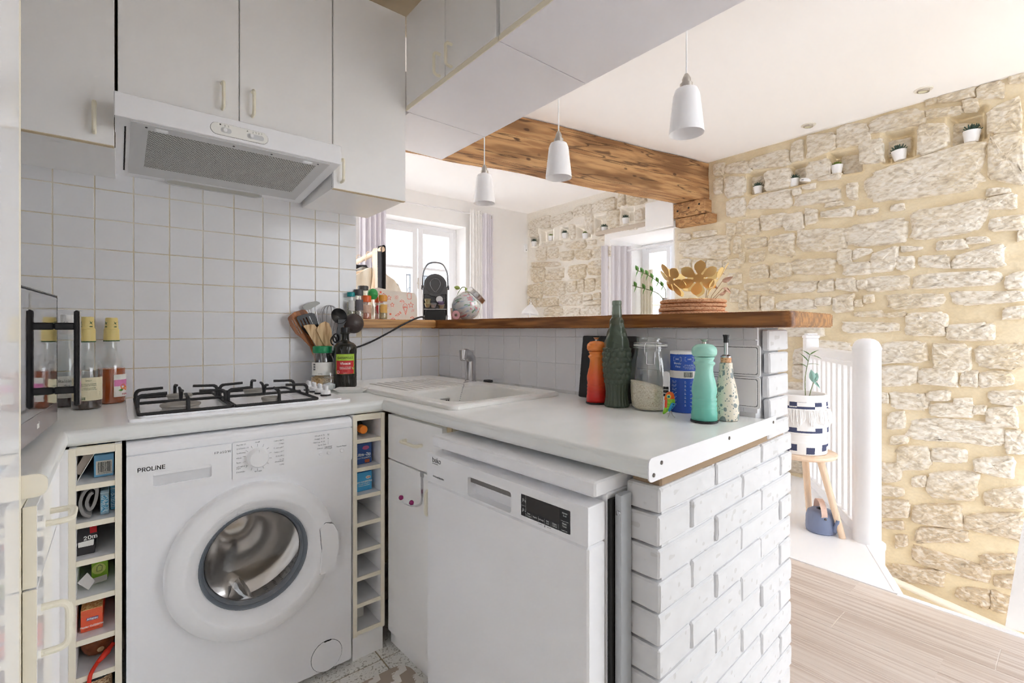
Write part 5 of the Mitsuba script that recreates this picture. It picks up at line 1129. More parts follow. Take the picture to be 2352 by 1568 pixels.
def syrup(x, y, label, liquid_top, lc, back):
    t = thing('syrup_bottle', label, 'bottle')
    M = mv(x, y, ZC + 0.001, FACE(x, y))
    prof = [(0.0, 0.001), (0.034, 0.001), (0.038, 0.006), (0.0385, 0.05), (0.0375, 0.105), (0.0385, 0.118), (0.037, 0.132), (0.028, 0.155), (0.018, 0.18), (0.0145, 0.205), (0.014, 0.225)]
    part(t, 'glass', tr(openlathe(prof), M), 'bottle_glass', True)
    lp = [(0.0, 0.003)] + [(r - 0.002, z) for r, z in prof[1:7] if z < liquid_top] + [(0.0362, liquid_top), (0, liquid_top)]
    part(t, 'syrup', tr(openlathe(lp), M), lc, 40)
    c = part(t, 'cap', tr(lathe([(0.0215, 0.212), (0.0205, 0.252), (0.0185, 0.254), (0.0165, 0.288), (0.0155, 0.291), (0, 0.291)], 32), M), mat('cap_yellow', (226, 206, 136), 0.5), 40)
    part(c, 'band', tr(lathe([(0.0219, 0.2105), (0.0219, 0.214)], 32), M), 'ink_green')
    em = []
    for a0 in (-0.9, 0.55, 2.0):
        for k in range(4):
            q = k * math.pi / 2 + 0.6
            em.append(tr(bend(prism(Polygon([(0.001 * math.cos(q + 1.57), 0.001 * math.sin(q + 1.57)), (0.0075 * math.cos(q), 0.0075 * math.sin(q)), (0.001 * math.cos(q - 1.57), 0.001 * math.sin(q - 1.57)), (0.003 * math.cos(q + 2), 0.003 * math.sin(q + 2))]), 0.0005, mv(a0 * 0.0185, 0.272, 0)), 0.0182), M))
        em.append(tr(bend(prism(rrect(a0 * 0.0185 - 0.004, 0.2585, a0 * 0.0185 + 0.004, 0.2615, 0.001), 0.0005), 0.0185), M))
    part(c, 'emblem', cat_(*em), 'ink_green')
    if back:
        lb = part(t, 'label', tr(cyl_label(0.0385, 0.028, 0.100, -1.15, 1.25), M), 'label_cream', True)
        ln = [tr(bend(text(s, h, mv(0.004, z, 0), align='c', depth=0.0004), 0.0392), M) for s, h, z in (('SIROP', 0.004, 0.0885), ('peu de sucre ajout\u00e9', 0.003, 0.079), ('Conseils de dilution', 0.003, 0.0735), ('1 volume de sirop', 0.003, 0.0665), ("pour 7 volumes d'eau", 0.003, 0.0615))]
        ln += [tr(bend(prism(sbox(-0.03, z, 0.034, z + 0.0016), 0.0004), 0.0392), M) for z in (0.052, 0.0455)]
        ln.append(tr(bend(barcode(-0.03, 0.031, 0.026, 0.009, np.eye(4), 16, 0.0004), 0.0392), M))
        part(lb, 'print', cat_(*ln), 'ink_green')
    else:
        lb = part(t, 'label', tr(cyl_label(0.0385, 0.022, 0.098, 0.15, 1.9), M), 'label_white', True)
        part(lb, 'blossom_band', tr(cyl_label(0.0389, 0.058, 0.080, 0.17, 1.88), M), mat('pink_print', (218, 130, 178), 0.6), True)
        part(lb, 'peach', tr(bend(cat_(prism(Point(0.034, 0.056).buffer(0.009), 0.0009), prism(Point(0.047, 0.050).buffer(0.008), 0.0009)), 0.0389), M), mat('peach_print', (226, 128, 70), 0.6))
        part(lb, 'leaf_print', tr(bend(prism(Polygon([(0.018, 0.044), (0.028, 0.049), (0.036, 0.045), (0.027, 0.0405)]), 0.0009), 0.0389), M), mat('leaf_print', (84, 140, 60), 0.6))
        part(lb, 'lettering', tr(bend(text('P\u00eache', 0.007, mv(0.030, 0.027, 0)), 0.0389), M), mat('ink_pink', (176, 70, 90), 0.6))
mat('amber_syrup', (178, 84, 24), 0.12); mat('dark_syrup', (58, 30, 24), 0.12)
syrup(-0.016, 2.135, 'syrup bottle with peach label and orange syrup, right of the pair by the tiled wall', 0.118, 'amber_syrup', False)
syrup(-0.075, 2.03, 'syrup bottle with cream text label and yellow cap beside the microwave handle', 0.03, 'dark_syrup', True)
t = thing('white_cap_bottle', 'clear bottle with a white printed cap behind the microwave handle', 'bottle')
M = mv(-0.128, 2.13, ZC + 0.001)
part(t, 'glass', tr(openlathe([(0.0, 0.001), (0.030, 0.001), (0.032, 0.01), (0.032, 0.13), (0.026, 0.16), (0.014, 0.20), (0.013, 0.25)]), M), 'bottle_glass', True)
part(t, 'drink', tr(openlathe([(0.0, 0.003), (0.030, 0.003), (0.030, 0.09), (0, 0.09)]), M), 'dark_syrup', 40)
c = part(t, 'cap', tr(lathe([(0.0155, 0.235), (0.0155, 0.297), (0.0145, 0.299), (0, 0.299)], 28), M), 'plastic_white', 40)
part(c, 'lettering', tr(bend(cat_(text('SO', 0.007, mv(-0.008, 0.268, 0)), text('GA', 0.008, mv(0.0, 0.255, 0))), 0.0156), M), 'ink_dark')
lb = part(t, 'label', tr(cyl_label(0.0322, 0.03, 0.10, -1.2, 1.2), M), 'label_white', True)
part(lb, 'lettering', tr(bend(cat_(text('Raisin', 0.009, mv(-0.02, 0.080, 0)), text('Soda', 0.007, mv(-0.004, 0.066, 0))), 0.0328), M), 'ink_dark')

# microwave, turned slightly, with a mirrored door
mw = thing('microwave', 'microwave with a mirrored door and black bar handle at the left end', 'microwave')
MM = frame((-0.122, 1.717, 0), (-0.0690, -0.9976, 0), (0, 0, 1))     # x towards the camera along the door, z into the oven
MM = mv(-0.122, 1.717, 0) @ rot([0, 0, 1], -0.069)                    # y = -door length, x = out of the door
part(mw, 'body', tr(box(-0.34, -0.475, 0.905, -0.030, 0.0, 1.222, 0.004), MM), mat('dark_metal', (70, 72, 76), 0.35, 0.5))
dd = part(mw, 'door', tr(box(-0.030, -0.478, 0.902, 0.0, 0.0, 1.226, 0.003), MM), 'mirror_grey')
part(dd, 'frame_edge', cat_(tr(box(-0.030, -0.4785, 1.2255, 0.0006, 0.0006, 1.2285, 0.0006), MM), tr(box(-0.030, -0.0006, 0.902, 0.0006, 0.0016, 1.2285, 0.0006), MM)), mat('edge_dark', (64, 62, 66), 0.3, 0.6))
part(dd, 'lower_band', tr(box(0.0, -0.476, 0.903, 0.0008, -0.001, 0.952, 0.0), MM), mat('band_rose', (176, 166, 168), 0.16, 0.9))
part(dd, 'lettering', tr(text('mi', 0.013, frame((0.0009, -0.235, 0.921), (0, 1, 0), (0, 0, 1)), bold=True), MM), 'ink_white')
hh = part(dd, 'handle', tr(box(0.038, -0.050, 0.943, 0.049, -0.028, 1.190, 0.004), MM), 'black_plastic')
part(hh, 'face_strip', tr(box(0.0485, -0.0485, 0.945, 0.0505, -0.0285, 1.188, 0.0008), MM), 'chrome')
for z in (0.985, 1.149):
    part(hh, 'standoff', tr(box(0.0, -0.046, z - 0.009, 0.040, -0.032, z + 0.009, 0.003), MM), 'black_plastic')
for x, y in ((-0.32, -0.45), (-0.06, -0.45), (-0.32, -0.03), (-0.06, -0.03)):
    part(mw, 'foot', tr(cyl((x, y, ZC), (x, y, 0.905), 0.012, n=12), MM), 'black_plastic')

# utensils in their black crock
cr = thing('utensil_crock', 'black utensil holder behind the jar and the oil bottle', 'utensil holder')
CX, CY = 0.716, 2.128
part(cr, 'body', tr(ring([(0.0, 0.0), (0.052, 0.0), (0.056, 0.005), (0.058, 0.155), (0.0545, 0.155), (0.052, 0.008), (0.0, 0.006)], 40), mv(CX, CY, ZC + 0.001)), 'black_plastic', 40)
part(cr, 'rim', tr(ring([(0.0545, 0.150), (0.0595, 0.150), (0.0595, 0.157), (0.0545, 0.157)], 40), mv(CX, CY, ZC + 0.001)), 'chrome', 40)
def upoly(mm, y, th, holes=(), cut=0.0):
    p = Polygon([(a / 1000, b / 1000) for a, b in mm]).buffer(0.003).buffer(-0.003)
    for h in holes:
        p = p.difference(Polygon([(a / 1000, b / 1000) for a, b in h]))
    return prism(p, th, FY(0, y, 0))
slot = [(548, 1186),(552, 1196),(573, 1214),(603, 1225),(617, 1225),(628, 1213),(638, 1160),(632, 1120),(650, 1085),(667, 1047),(658, 1036),(641, 1063),(603, 1104),(579, 1123),(559, 1154)]
slot_h = [(562, 1180),(565, 1181),(598, 1123),(594, 1122)]
slot_h2 = [(572, 1183),(575, 1184),(608, 1125),(604, 1123)]
turner = [(578, 1189),(584, 1198),(637, 1213),(652, 1209),(671, 1154),(665, 1123),(676, 1085),(667, 1082),(652, 1104),(625, 1117),(598, 1148)]
turner_h = [(592, 1181),(596, 1183),(611, 1148),(607, 1146)]
turner_h2 = [(603, 1188),(607, 1190),(625, 1148),(621, 1146)]
turner_h3 = [(614, 1192),(619, 1194),(637, 1154),(633, 1152)]
turner_h4 = [(628, 1197),(632, 1198),(647, 1167),(643, 1165)]
masher = [(614, 1238),(625, 1249),(647, 1259),(671, 1266),(687, 1261),(688, 1254),(668, 1243),(640, 1225),(623, 1229)]
spa = [(600, 1157),(620, 1162),(644, 1163),(656, 1148),(692, 1063),(680, 1057),(650, 1074)]
spb = [(651, 1138),(654, 1148),(665, 1166),(686, 1176),(704, 1167),(714, 1135),(718, 1076),(714, 1057),(701, 1057),(680, 1076),(665, 1108)]
spoon = [(709, 1214),(712, 1226),(726, 1234),(758, 1231),(777, 1215),(783, 1196),(778, 1177),(767, 1167),(754, 1148),(753, 1072),(739, 1072),(735, 1161),(720, 1182)]
mat('teak', (150, 92, 44), 0.45); mat('beech_worn', (206, 172, 126), 0.6); mat('brown_black', (62, 52, 50), 0.4)
def tx_teak(p, n, uv):
    g = mikit.fbm((p.x + p.z * 0.5) * 90, p.y * 20, (p.z - p.x) * 6, octaves=3)
    return mikit.mix(lin((176, 108, 52)), lin((112, 62, 26)), mikit.smoothstep(0.3, 0.7, g))
mat('teak_grain', mikit.proc(tx_teak), 0.45)
def tx_beech(p, n, uv):
    g = mikit.fbm(p.x * 110, p.y * 20, p.z * 12, octaves=3)
    return mikit.mix(lin((218, 188, 146)), lin((166, 128, 84)), mikit.smoothstep(0.4, 0.75, g))
mat('beech_grain', mikit.proc(tx_beech), 0.6)
def uten(name, label, mesh, m, handle, r, mh, cat='utensil'):
    t = thing(name, label, cat)
    part(t, 'blade', mesh, m, 35)
    part(t, 'handle', tube(handle, r, 10), mh, True)
    return t
B0 = ZC + 0.012
uten('slotted_spatula', 'slotted brown wooden spatula leaning left in the utensil holder', upoly(slot, 2.135, 0.005, (slot_h, slot_h2)), 'teak_grain', [(0.640, 2.130, 1.075), (0.70, 2.13, B0)], 0.007, 'teak_grain')
uten('turner', 'black slotted turner in front of the brown wooden spatula', upoly(turner, 2.120, 0.003, (turner_h, turner_h2, turner_h3, turner_h4)), 'black_plastic', [(0.667, 2.1185, 1.09), (0.71, 2.115, B0)], 0.006, 'black_plastic')
ms = thing('potato_masher', 'steel potato masher with a wavy plate standing in the utensil holder', 'utensil')
part(ms, 'plate', upoly(masher, 2.165, 0.004), mat('dull_steel', (150, 150, 146), 0.5, 0.6))
part(ms, 'wire', tube(smooth_path([(0.640, 2.163, 1.228), (0.668, 2.155, 1.148), (0.700, 2.150, 1.06), (0.715, 2.145, B0)], 5), 0.0026, 8), 'chrome', True)
part(ms, 'wire', tube(smooth_path([(0.668, 2.163, 1.240), (0.678, 2.158, 1.173), (0.702, 2.153, 1.06), (0.718, 2.148, B0)], 5), 0.0026, 8), 'chrome', True)
uten('wooden_spatula', 'flat pale wooden spatula leaning left behind the green-lidded jar', upoly(spa, 2.100, 0.004), 'beech_grain', [(0.675, 2.098, 1.075), (0.715, 2.105, B0)], 0.006, 'beech_grain')
uten('wooden_spoon', 'pale wooden spoon with a slanted edge behind the green-lidded jar', upoly(spb, 2.093, 0.006), 'beech_grain', [(0.704, 2.090, 1.07), (0.722, 2.10, B0)], 0.007, 'beech_grain')
wh = thing('whisk', 'steel balloon whisk standing behind the black spoon', 'whisk')
for k in range(5):
    a = k * math.pi / 5 + 0.2; w = 0.036
    p_ = [(0.718 - w * 0.15 * math.cos(a), 2.165, 1.08), (0.724 - w * 0.7 * math.cos(a), 2.163 + w * 0.3 * math.sin(a), 1.14), (0.726 - w * math.cos(a), 2.163 + w * 0.4 * math.sin(a), 1.20), (0.728 - w * 0.7 * math.cos(a), 2.163 + w * 0.4 * math.sin(a), 1.238), (0.730, 2.163, 1.249), (0.732 + w * 0.7 * math.cos(a), 2.163 - w * 0.4 * math.sin(a), 1.238), (0.730 + w * math.cos(a), 2.163 - w * 0.4 * math.sin(a), 1.20), (0.728 + w * 0.7 * math.cos(a), 2.163 - w * 0.3 * math.sin(a), 1.14), (0.722 + w * 0.15 * math.cos(a), 2.165, 1.08)]
    part(wh, 'wire', tube(smooth_path(p_, 4), 0.0013, 6), 'steel', True)
part(wh, 'handle', cyl((0.720, 2.165, 1.085), (0.715, 2.155, B0), 0.008), 'steel')
sp = thing('serving_spoon', 'black plastic serving spoon standing in the utensil holder', 'spoon')
sb = upoly(spoon, 2.096, 0.004)
part(sp, 'bowl', tr(loft([np.column_stack([0.747 + 0.0345 * k_ * np.cos(a_) - 0.004 * np.sin(a_), 2.090 + 0.016 * (1 - k_ * k_) + 0 * a_, 1.200 + 0.034 * k_ * np.sin(a_)]) for k_ in (1.0, 0.85, 0.6, 0.3, 0.02)], cap=False), np.eye(4)), 'black_plastic', True)
part(sp, 'handle', loft([np.array([[x - w, 2.092, z], [x + w, 2.092, z], [x + w, 2.099, z], [x - w, 2.099, z]]) for x, z, w in ((0.763, 1.185, 0.02), (0.757, 1.165, 0.014), (0.748, 1.13, 0.009), (0.745, 1.05, 0.008), (0.735, B0, 0.008))]), 'black_plastic')
ld = thing('ladle', 'dark brown ladle with its round bowl out towards the oak ledge', 'ladle')
lb_ = trimesh.creation.icosphere(4, 0.0445)
lb_.vertices[:, 1] = np.where(lb_.vertices[:, 1] > 0, lb_.vertices[:, 1] * 0.25, lb_.vertices[:, 1] * 0.8)
part(ld, 'bowl', tr(lb_, mv(0.818, 2.105, 1.168) @ rot([0, 1, 0], 0.5)), 'brown_black', True)
part(ld, 'handle', tube([(0.793, 2.108, 1.145), (0.76, 2.115, 1.07), (0.735, 2.12, B0)], 0.0065, 10), 'brown_black', True)
sc_ = thing('kitchen_scissors', 'black-handled scissors standing in the utensil holder', 'scissors')
part(sc_, 'grip', tube(np.array([[0.733 + 0.014 * math.cos(a), 2.085, 1.103 + 0.019 * math.sin(a)] for a in np.linspace(0, 2 * math.pi, 25)[:-1]]), 0.0035, 8, closed=True), 'black_plastic', True)
part(sc_, 'grip', tube(np.array([[0.722 + 0.012 * math.cos(a), 2.089, 1.093 + 0.018 * math.sin(a)] for a in np.linspace(0, 2 * math.pi, 25)[:-1]]), 0.0035, 8, closed=True), 'black_plastic', True)
part(sc_, 'blade', box(0.722, 2.085, B0, 0.734, 2.088, 1.085, 0.0005), 'steel')
fk = thing('steel_fork', 'steel serving fork leaning at the front of the utensil holder', 'fork')
for k in range(4):
    part(fk, 'tine', tube([(0.652 + k * 0.0045, 2.083 + 0.002 * k, 1.075 - k * 0.004), (0.668 + k * 0.003, 2.085, 1.045 - k * 0.002)], 0.0012, 6), 'steel')
part(fk, 'handle', tube([(0.668, 2.085, 1.046), (0.69, 2.095, B0 + 0.03)], 0.004, 8), 'steel')

# jar with green lid, shaker, oil, dish
jr = thing('jar', 'clear jar of golden cereal with a green lid behind the oil bottle', 'jar')
M = mv(0.665, 2.055, ZC + 0.001, FACE(0.665, 2.055))
part(jr, 'glass', tr(openlathe([(0, 0.001), (0.042, 0.001), (0.045, 0.006), (0.045, 0.045), (0.043, 0.05), (0.045, 0.056), (0.045, 0.12), (0.042, 0.135), (0.036, 0.148), (0.035, 0.156)]), M), 'bottle_glass', True)
def tx_grain(p, n, uv):
    g = mikit.noise(p.x * 240, p.y * 240, p.z * 240)
    return mikit.mix(lin((222, 186, 134)), lin((176, 128, 76)), mikit.smoothstep(0.35, 0.75, g))
part(jr, 'cereal', tr(lathe([(0.0432, 0.003), (0.0432, 0.052), (0.03, 0.056), (0, 0.057)], 40), M), mat('cereal', mikit.proc(tx_grain), 0.9))
part(jr, 'lid', tr(lathe([(0.0375, 0.153), (0.0385, 0.157), (0.0385, 0.178), (0.0365, 0.181), (0, 0.181)], 40, lambda r, z, t: r * (1 + 0.008 * math.sin(t * 60) * (z > 0.156) * (z < 0.179))), M), mat('lid_green', (22, 136, 84), 0.4), 40)
lb = part(jr, 'label', tr(cyl_label(0.0452, 0.062, 0.115, -1.1, 1.2), M), 'label_white', True)
part(lb, 'print', cat_(*[tr(bend(prism(sbox(-0.040, z, -0.030, z + 0.007), 0.0004), 0.0459), M) for z in (0.083, 0.093, 0.103)], *[tr(bend(prism(sbox(-0.02, z, x, z + 0.0007), 0.0004), 0.0459), M) for z, x in ((0.107, 0.03), (0.102, 0.034), (0.096, 0.025), (0.091, 0.03), (0.086, 0.018))], tr(bend(text('500g', 0.005, mv(-0.018, 0.066, 0)), 0.0459), M)), 'print_grey')
sh = thing('salt_shaker', 'small round glass shaker in front of the green-lidded jar', 'shaker')
M = mv(0.668, 1.985, ZC + 0.001)
gf = lambda r, z, a: r * (1 + 0.03 * np.sin(a * 9 + z * 160))
part(sh, 'glass', tr(openlathe([(0, 0.001), (0.022, 0.001), (0.026, 0.012), (0.027, 0.028), (0.022, 0.05), (0.016, 0.06), (0.0165, 0.072), (0.012, 0.079), (0, 0.08)], 54, gf), M), 'bottle_glass', True)
part(sh, 'salt', tr(lathe([(0.020, 0.004), (0.024, 0.014), (0.024, 0.026), (0.0, 0.034)], 24), M), mat('salt', (230, 232, 234), 0.9))
ol = thing('oil_bottle', 'dark ribbed olive oil bottle with a green and red label', 'bottle')
OX, OY = 0.735, 1.985
M = mv(OX, OY, ZC + 0.001, FACE(OX, OY))
def rib(r, z, t):
    return r * (1 + (0.012 * math.sin(t * 34 + z * 420) if (z < 0.065 or 0.152 < z < 0.195) else 0))
op = [(0.040, 0.0), (0.0455, 0.004)] + [(0.0455, z) for z in np.arange(0.008, 0.172, 0.004)] + [(0.0445, 0.178), (0.041, 0.186), (0.034, 0.193), (0.024, 0.198), (0.017, 0.203), (0.0155, 0.21), (0.0155, 0.232), (0.020, 0.234), (0.020, 0.238), (0.016, 0.24)]
part(ol, 'glass', tr(lathe(op, 110, rib), M), mat('oil_dark', (30, 30, 24), 0.08), True)
part(ol, 'cap', tr(lathe([(0.0175, 0.238), (0.0182, 0.241), (0.0182, 0.258), (0.0165, 0.2605), (0, 0.2605)], 36, lambda r, z, t: r * (1 + 0.012 * math.sin(t * 40) * (z < 0.257))), M), 'black_plastic', 40)
lb = part(ol, 'label', tr(cyl_label(0.0456, 0.068, 0.150, -0.88, 0.88), M), 'label_lime', True)
part(lb, 'red_field', tr(cyl_label(0.0460, 0.0685, 0.123, -0.82, 0.80), M), 'label_red', True)
rb = 0.0467
part(lb, 'brand_lettering', tr(bend(text('CARAPELLI', 0.0085, mv(0, 0.1305, 0), align='c', bold=False), rb), M), mat('ink_deep_green', (38, 60, 30), 0.6))
part(lb, 'lettering', cat_(tr(bend(text('Vivace', 0.0095, mv(0, 0.107, 0), align='c', bold=True), rb), M), *[tr(bend(text(s, h, mv(0, z, 0), align='c'), rb), M) for s, h, z in (("HUILE D'OLIVE", 0.0045, 0.094), ('VIERGE EXTRA', 0.0045, 0.088), ('0.75L', 0.004, 0.0705))], tr(bend(prism(sbox(-0.012, 0.0835, 0.012, 0.0841), 0.0004), rb), M), tr(bend(prism(sbox(-0.013, 0.0775, 0.013, 0.078), 0.0004), rb), M), tr(bend(prism(Point(-0.029, 0.0765).buffer(0.006).difference(Point(-0.029, 0.0765).buffer(0.0045)), 0.0004), rb), M)), 'ink_white')
part(lb, 'olive_print', tr(bend(cat_(prism(Polygon([(0.026, 0.094), (0.031, 0.0965), (0.034, 0.092), (0.030, 0.090)]), 0.0005), prism(Point(0.033, 0.089).buffer(0.003), 0.0005)), rb), M), mat('olive_print', (190, 200, 120), 0.6))
ds_ = thing('dish', 'small white rectangular porcelain dish at the corner of the worktop', 'dish')
MDI = mv(0.724, 1.884, ZC + 0.0005, -0.62, 0.92)
def rdish(w, d, r, z): return rr3(-w, -d, w, d, r, z)
part(ds_, 'body', tr(loft([rdish(0.048, 0.026, 0.01, 0.0), rdish(0.050, 0.028, 0.01, 0.002), rdish(0.070, 0.044, 0.012, 0.016), rdish(0.069, 0.043, 0.012, 0.018), rdish(0.066, 0.040, 0.012, 0.016), rdish(0.050, 0.028, 0.01, 0.006), rdish(0.046, 0.024, 0.01, 0.0055)]), MDI), 'sink_white', 40)
part(ds_, 'foot', tr(loft([rdish(0.048, 0.026, 0.01, 0.0), rdish(0.048, 0.026, 0.01, 0.001)]), MDI), 'sink_white')

# things at the near end of the bar wall
def mill(a, b, s, label, top, mid, low, base):
    t = thing('pepper_mill', label, 'pepper mill')
    p = R_(b, a, ZC + 0.001); M = mv(*p, 0, s)
    def tx(pp, n, uv):
        z = (pp.z - float(p[2])) / s
        return mikit.mix(mikit.mix(lin(low), lin(mid), mikit.smoothstep(0.02, 0.09, z)), lin(top), mikit.smoothstep(0.08, 0.16, z))
    k = mat('mill_' + 'ab'[a > 0.8], mikit.proc(tx), 0.12)
    prof = [(0.0335, 0.004), (0.0335, 0.026), (0.0315, 0.032), (0.0325, 0.036), (0.0325, 0.041), (0.0305, 0.044), (0.0322, 0.048), (0.0322, 0.053), (0.0302, 0.056), (0.032, 0.060), (0.032, 0.064), (0.0295, 0.067), (0.0322, 0.080), (0.0322, 0.092), (0.029, 0.108), (0.0245, 0.125), (0.0222, 0.142), (0.0232, 0.152), (0.0278, 0.157), (0.0278, 0.161), (0.0235, 0.164), (0.0235, 0.169), (0.0262, 0.172), (0.0262, 0.176), (0.0225, 0.1765)]
    part(t, 'body', tr(lathe(prof, 44), M), k, True)
    h = part(t, 'head', tr(lathe([(0.022, 0.1775), (0.029, 0.1785), (0.0325, 0.186), (0.0325, 0.194), (0.030, 0.202), (0.022, 0.209), (0.008, 0.212), (0, 0.2122)], 44), M), k, True)
    part(h, 'knob', tr(lathe([(0.0055, 0.211), (0.005, 0.217), (0.010, 0.2225), (0.0105, 0.224), (0, 0.2242)], 20), M), 'nickel', 40)
    part(t, 'base_ring', tr(lathe([(0.0335, 0.0), (0.0358, 0.001), (0.0358, 0.0045), (0.034, 0.006)], 44), M), 'black_plastic', 40)
mill(0.566, 0.499, 1.0, 'glossy orange to red pepper mill beside the green fish-shaped bottle', (240, 140, 66), (232, 96, 52), (208, 46, 40), None)
mill(0.964, 0.453, 1.0, 'glossy turquoise pepper mill in front of the speckled oil cruet', (160, 216, 200), (132, 202, 186), (110, 190, 172), None)
fb = thing('fish_bottle', 'dark green glass bottle in the shape of a fish', 'bottle')
p = R_(0.495, 0.651, ZC + 0.001); M = mv(*p, 0.6)
fp = [(0.036, 0.0), (0.0405, 0.005), (0.039, 0.012), (0.0355, 0.03), (0.035, 0.05), (0.038, 0.08), (0.042, 0.115), (0.0435, 0.15), (0.043, 0.18), (0.039, 0.21), (0.033, 0.23), (0.027, 0.25), (0.0225, 0.27), (0.022, 0.282), (0.0165, 0.29), (0.0155, 0.31), (0.0145, 0.33), (0.0155, 0.332), (0.0155, 0.342), (0.0135, 0.345)]
zz = np.linspace(0, 0.345, 190); rr = np.interp(zz, [q[1] for q in fp], [q[0] for q in fp])
def fish(r, z, t):
    if z < 0.075: return r * (1 + 0.035 * math.sin(t * 22))                                   # tail rays
    if z < 0.19:                                                                             # scales
        row = z / 0.018; k = math.floor(row); f = row - k; c_ = (t / (2 * math.pi) * 15 + 0.5 * (k % 2)) % 1
        return r * (1 + 0.11 * max(0, 1 - ((c_ - 0.5) ** 2 * 4 + (f - 0.5) ** 2 * 2.5)))
    if z < 0.285: return r * (1 + 0.05 * math.sin(z * 190 + 3 * math.sin(t * 2)) * math.exp(-((z - 0.25) / 0.04) ** 2) + 0.02 * math.sin(t * 9))
    return r
part(fb, 'glass', tr(lathe(list(zip(rr, zz)), 120, fish), M), 'green_glass', True)
part(fb, 'inner', tr(openlathe([(r * 0.9, z) for r, z in zip(rr[6:150:4], zz[6:150:4])], 40), M), 'green_glass', True)
rj = thing('rice_jar', 'large clip-top glass jar half full of rice', 'jar')
p = R_(0.527, 0.755, ZC + 0.001); M = mv(*p, FACE(p[0], p[1]))
part(rj, 'glass', tr(openlathe([(0, 0.001), (0.05, 0.001), (0.058, 0.008), (0.061, 0.03), (0.0625, 0.07), (0.061, 0.11), (0.056, 0.15), (0.049, 0.178), (0.047, 0.19), (0.047, 0.199)], 56), M), 'bottle_glass', True)
rc = openlathe([(0, 0.004), (0.048, 0.004), (0.056, 0.011), (0.0592, 0.03), (0.0606, 0.06), (0.0606, 0.075), (0.03, 0.0775), (0, 0.078)], 56)
v = rc.vertices; v[:, 2] += np.where(v[:, 2] > 0.055, -0.25 * v[:, 0] * np.clip((v[:, 2] - 0.055) / 0.02, 0, 1), 0); rc.vertices = v
def tx_rice(p, n, uv):
    g = mikit.noise(p.x * 420, p.y * 420, p.z * 600)
    h = mikit.noise(p.x * 120 + 5, p.y * 120, p.z * 120)
    return mikit.mix(mikit.mix(lin((226, 216, 196)), lin((196, 182, 154)), mikit.smoothstep(0.4, 0.75, g)), lin((170, 140, 96)), mikit.smoothstep(0.8, 0.95, h) * 0.6)
part(rj, 'rice', tr(rc, M), mat('rice', mikit.proc(tx_rice), 0.8), 50, kind='stuff')
lid = part(rj, 'lid', tr(openlathe([(0.047, 0.204), (0.0505, 0.205), (0.0505, 0.209), (0.043, 0.211), (0.0425, 0.224), (0.0455, 0.226), (0.0455, 0.229), (0.0, 0.2295)], 48), M), 'bottle_glass', True)
part(rj, 'seal', tr(ring([(0.045, 0.199), (0.0515, 0.199), (0.0515, 0.204), (0.045, 0.204)], 48), M), mat('seal_grey', (206, 206, 202), 0.4), 40)
w_ = part(rj, 'wire_band', cat_(*[tr(tube(np.array([[r * math.cos(a), r * math.sin(a), z] for a in np.linspace(0, 2 * math.pi, 40)[:-1]]), 0.0016, 8, closed=True), M) for r, z in ((0.0515, 0.194), (0.0505, 0.209))]), 'chrome', True)
part(w_, 'clip', cat_(*[tr(tube(smooth_path([(x * 0.8, -0.051, 0.210), (x, -0.056, 0.205), (x * 1.15, -0.058, 0.19), (x, -0.056, 0.178), (x * 0.85, -0.058, 0.165)], 4), 0.0013, 6), M) for x in (-0.016, 0.016)], tr(tube(fillet([(-0.012, -0.057, 0.182), (-0.0115, -0.063, 0.145), (0.0115, -0.063, 0.145), (0.012, -0.057, 0.182)], 0.004), 0.0013, 6), M), tr(tube([(-0.016, -0.0515, 0.210), (0.016, -0.0515, 0.210)], 0.0014, 6), M)), 'chrome', True)
sl = thing('salt_canister', 'blue cardboard canister with white print between the rice jar and the turquoise mill', 'canister')
p = R_(0.573, 0.845, ZC + 0.001); M = mv(*p, FACE(p[0], p[1]))
part(sl, 'tube', tr(lathe([(0.0415, 0.0), (0.042, 0.001), (0.042, 0.178)], 44), M), mat('salt_blue', (44, 84, 178), 0.4), 40)
part(sl, 'lid', tr(lathe([(0.0428, 0.176), (0.0428, 0.184), (0.0405, 0.1855), (0, 0.1855)], 44), M), 'plastic_white', 40)
bn = part(sl, 'band', tr(cyl_label(0.0422, 0.104, 0.126, -1.5, 1.5), M), 'label_white', True)
part(bn, 'barcode', tr(bend(barcode(-0.002, 0.107, 0.026, 0.016, np.eye(4), 18, 0.0004, 5), 0.0428), M), 'ink_dark')
tx_ = [tr(bend(text(s, h, mv(x, z, 0), align=al), 0.0424), M) for s, h, x, z, al in (('Moulu', 0.006, -0.022, 0.146, 'c'), ('Fine', 0.006, -0.020, 0.136, 'c'), ('Sel de mer', 0.004, 0.014, 0.142, 'c'), ('Fin pour la table', 0.0035, 0.014, 0.137, 'c'), ('et la cuisine', 0.0035, 0.014, 0.132, 'c'))]
for z in np.arange(0.094, 0.02, -0.0115):
    for x, w in ((-0.042, 0.018), (0.0, 0.026)):
        for k in range(2):
            tx_.append(tr(bend(prism(sbox(x, z - k * 0.004, x + w * (1 - 0.2 * k), z - k * 0.004 + 0.0013), 0.0004), 0.0424), M))
for x in (-0.022, 0.014):
    tx_.append(tr(bend(prism(rrect(x - 0.013, 0.155, x + 0.013, 0.168, 0.002).difference(rrect(x - 0.0122, 0.1558, x + 0.0122, 0.1672, 0.0015)), 0.0004), 0.0424), M)); tx_.append(tr(bend(text('sel', 0.006, mv(x, 0.159, 0), align='c'), 0.0424), M))
part(sl, 'print', cat_(*tx_), mat('pale_blue_ink', (206, 218, 240), 0.6))
pr_ = thing('parrot_figurine', 'small painted green parrot figurine with an orange head on wire legs', 'figurine')
p = R_(0.452, 0.864, ZC + 0.0005); M = mv(*p, FACE(p[0], p[1]) + 0.1)
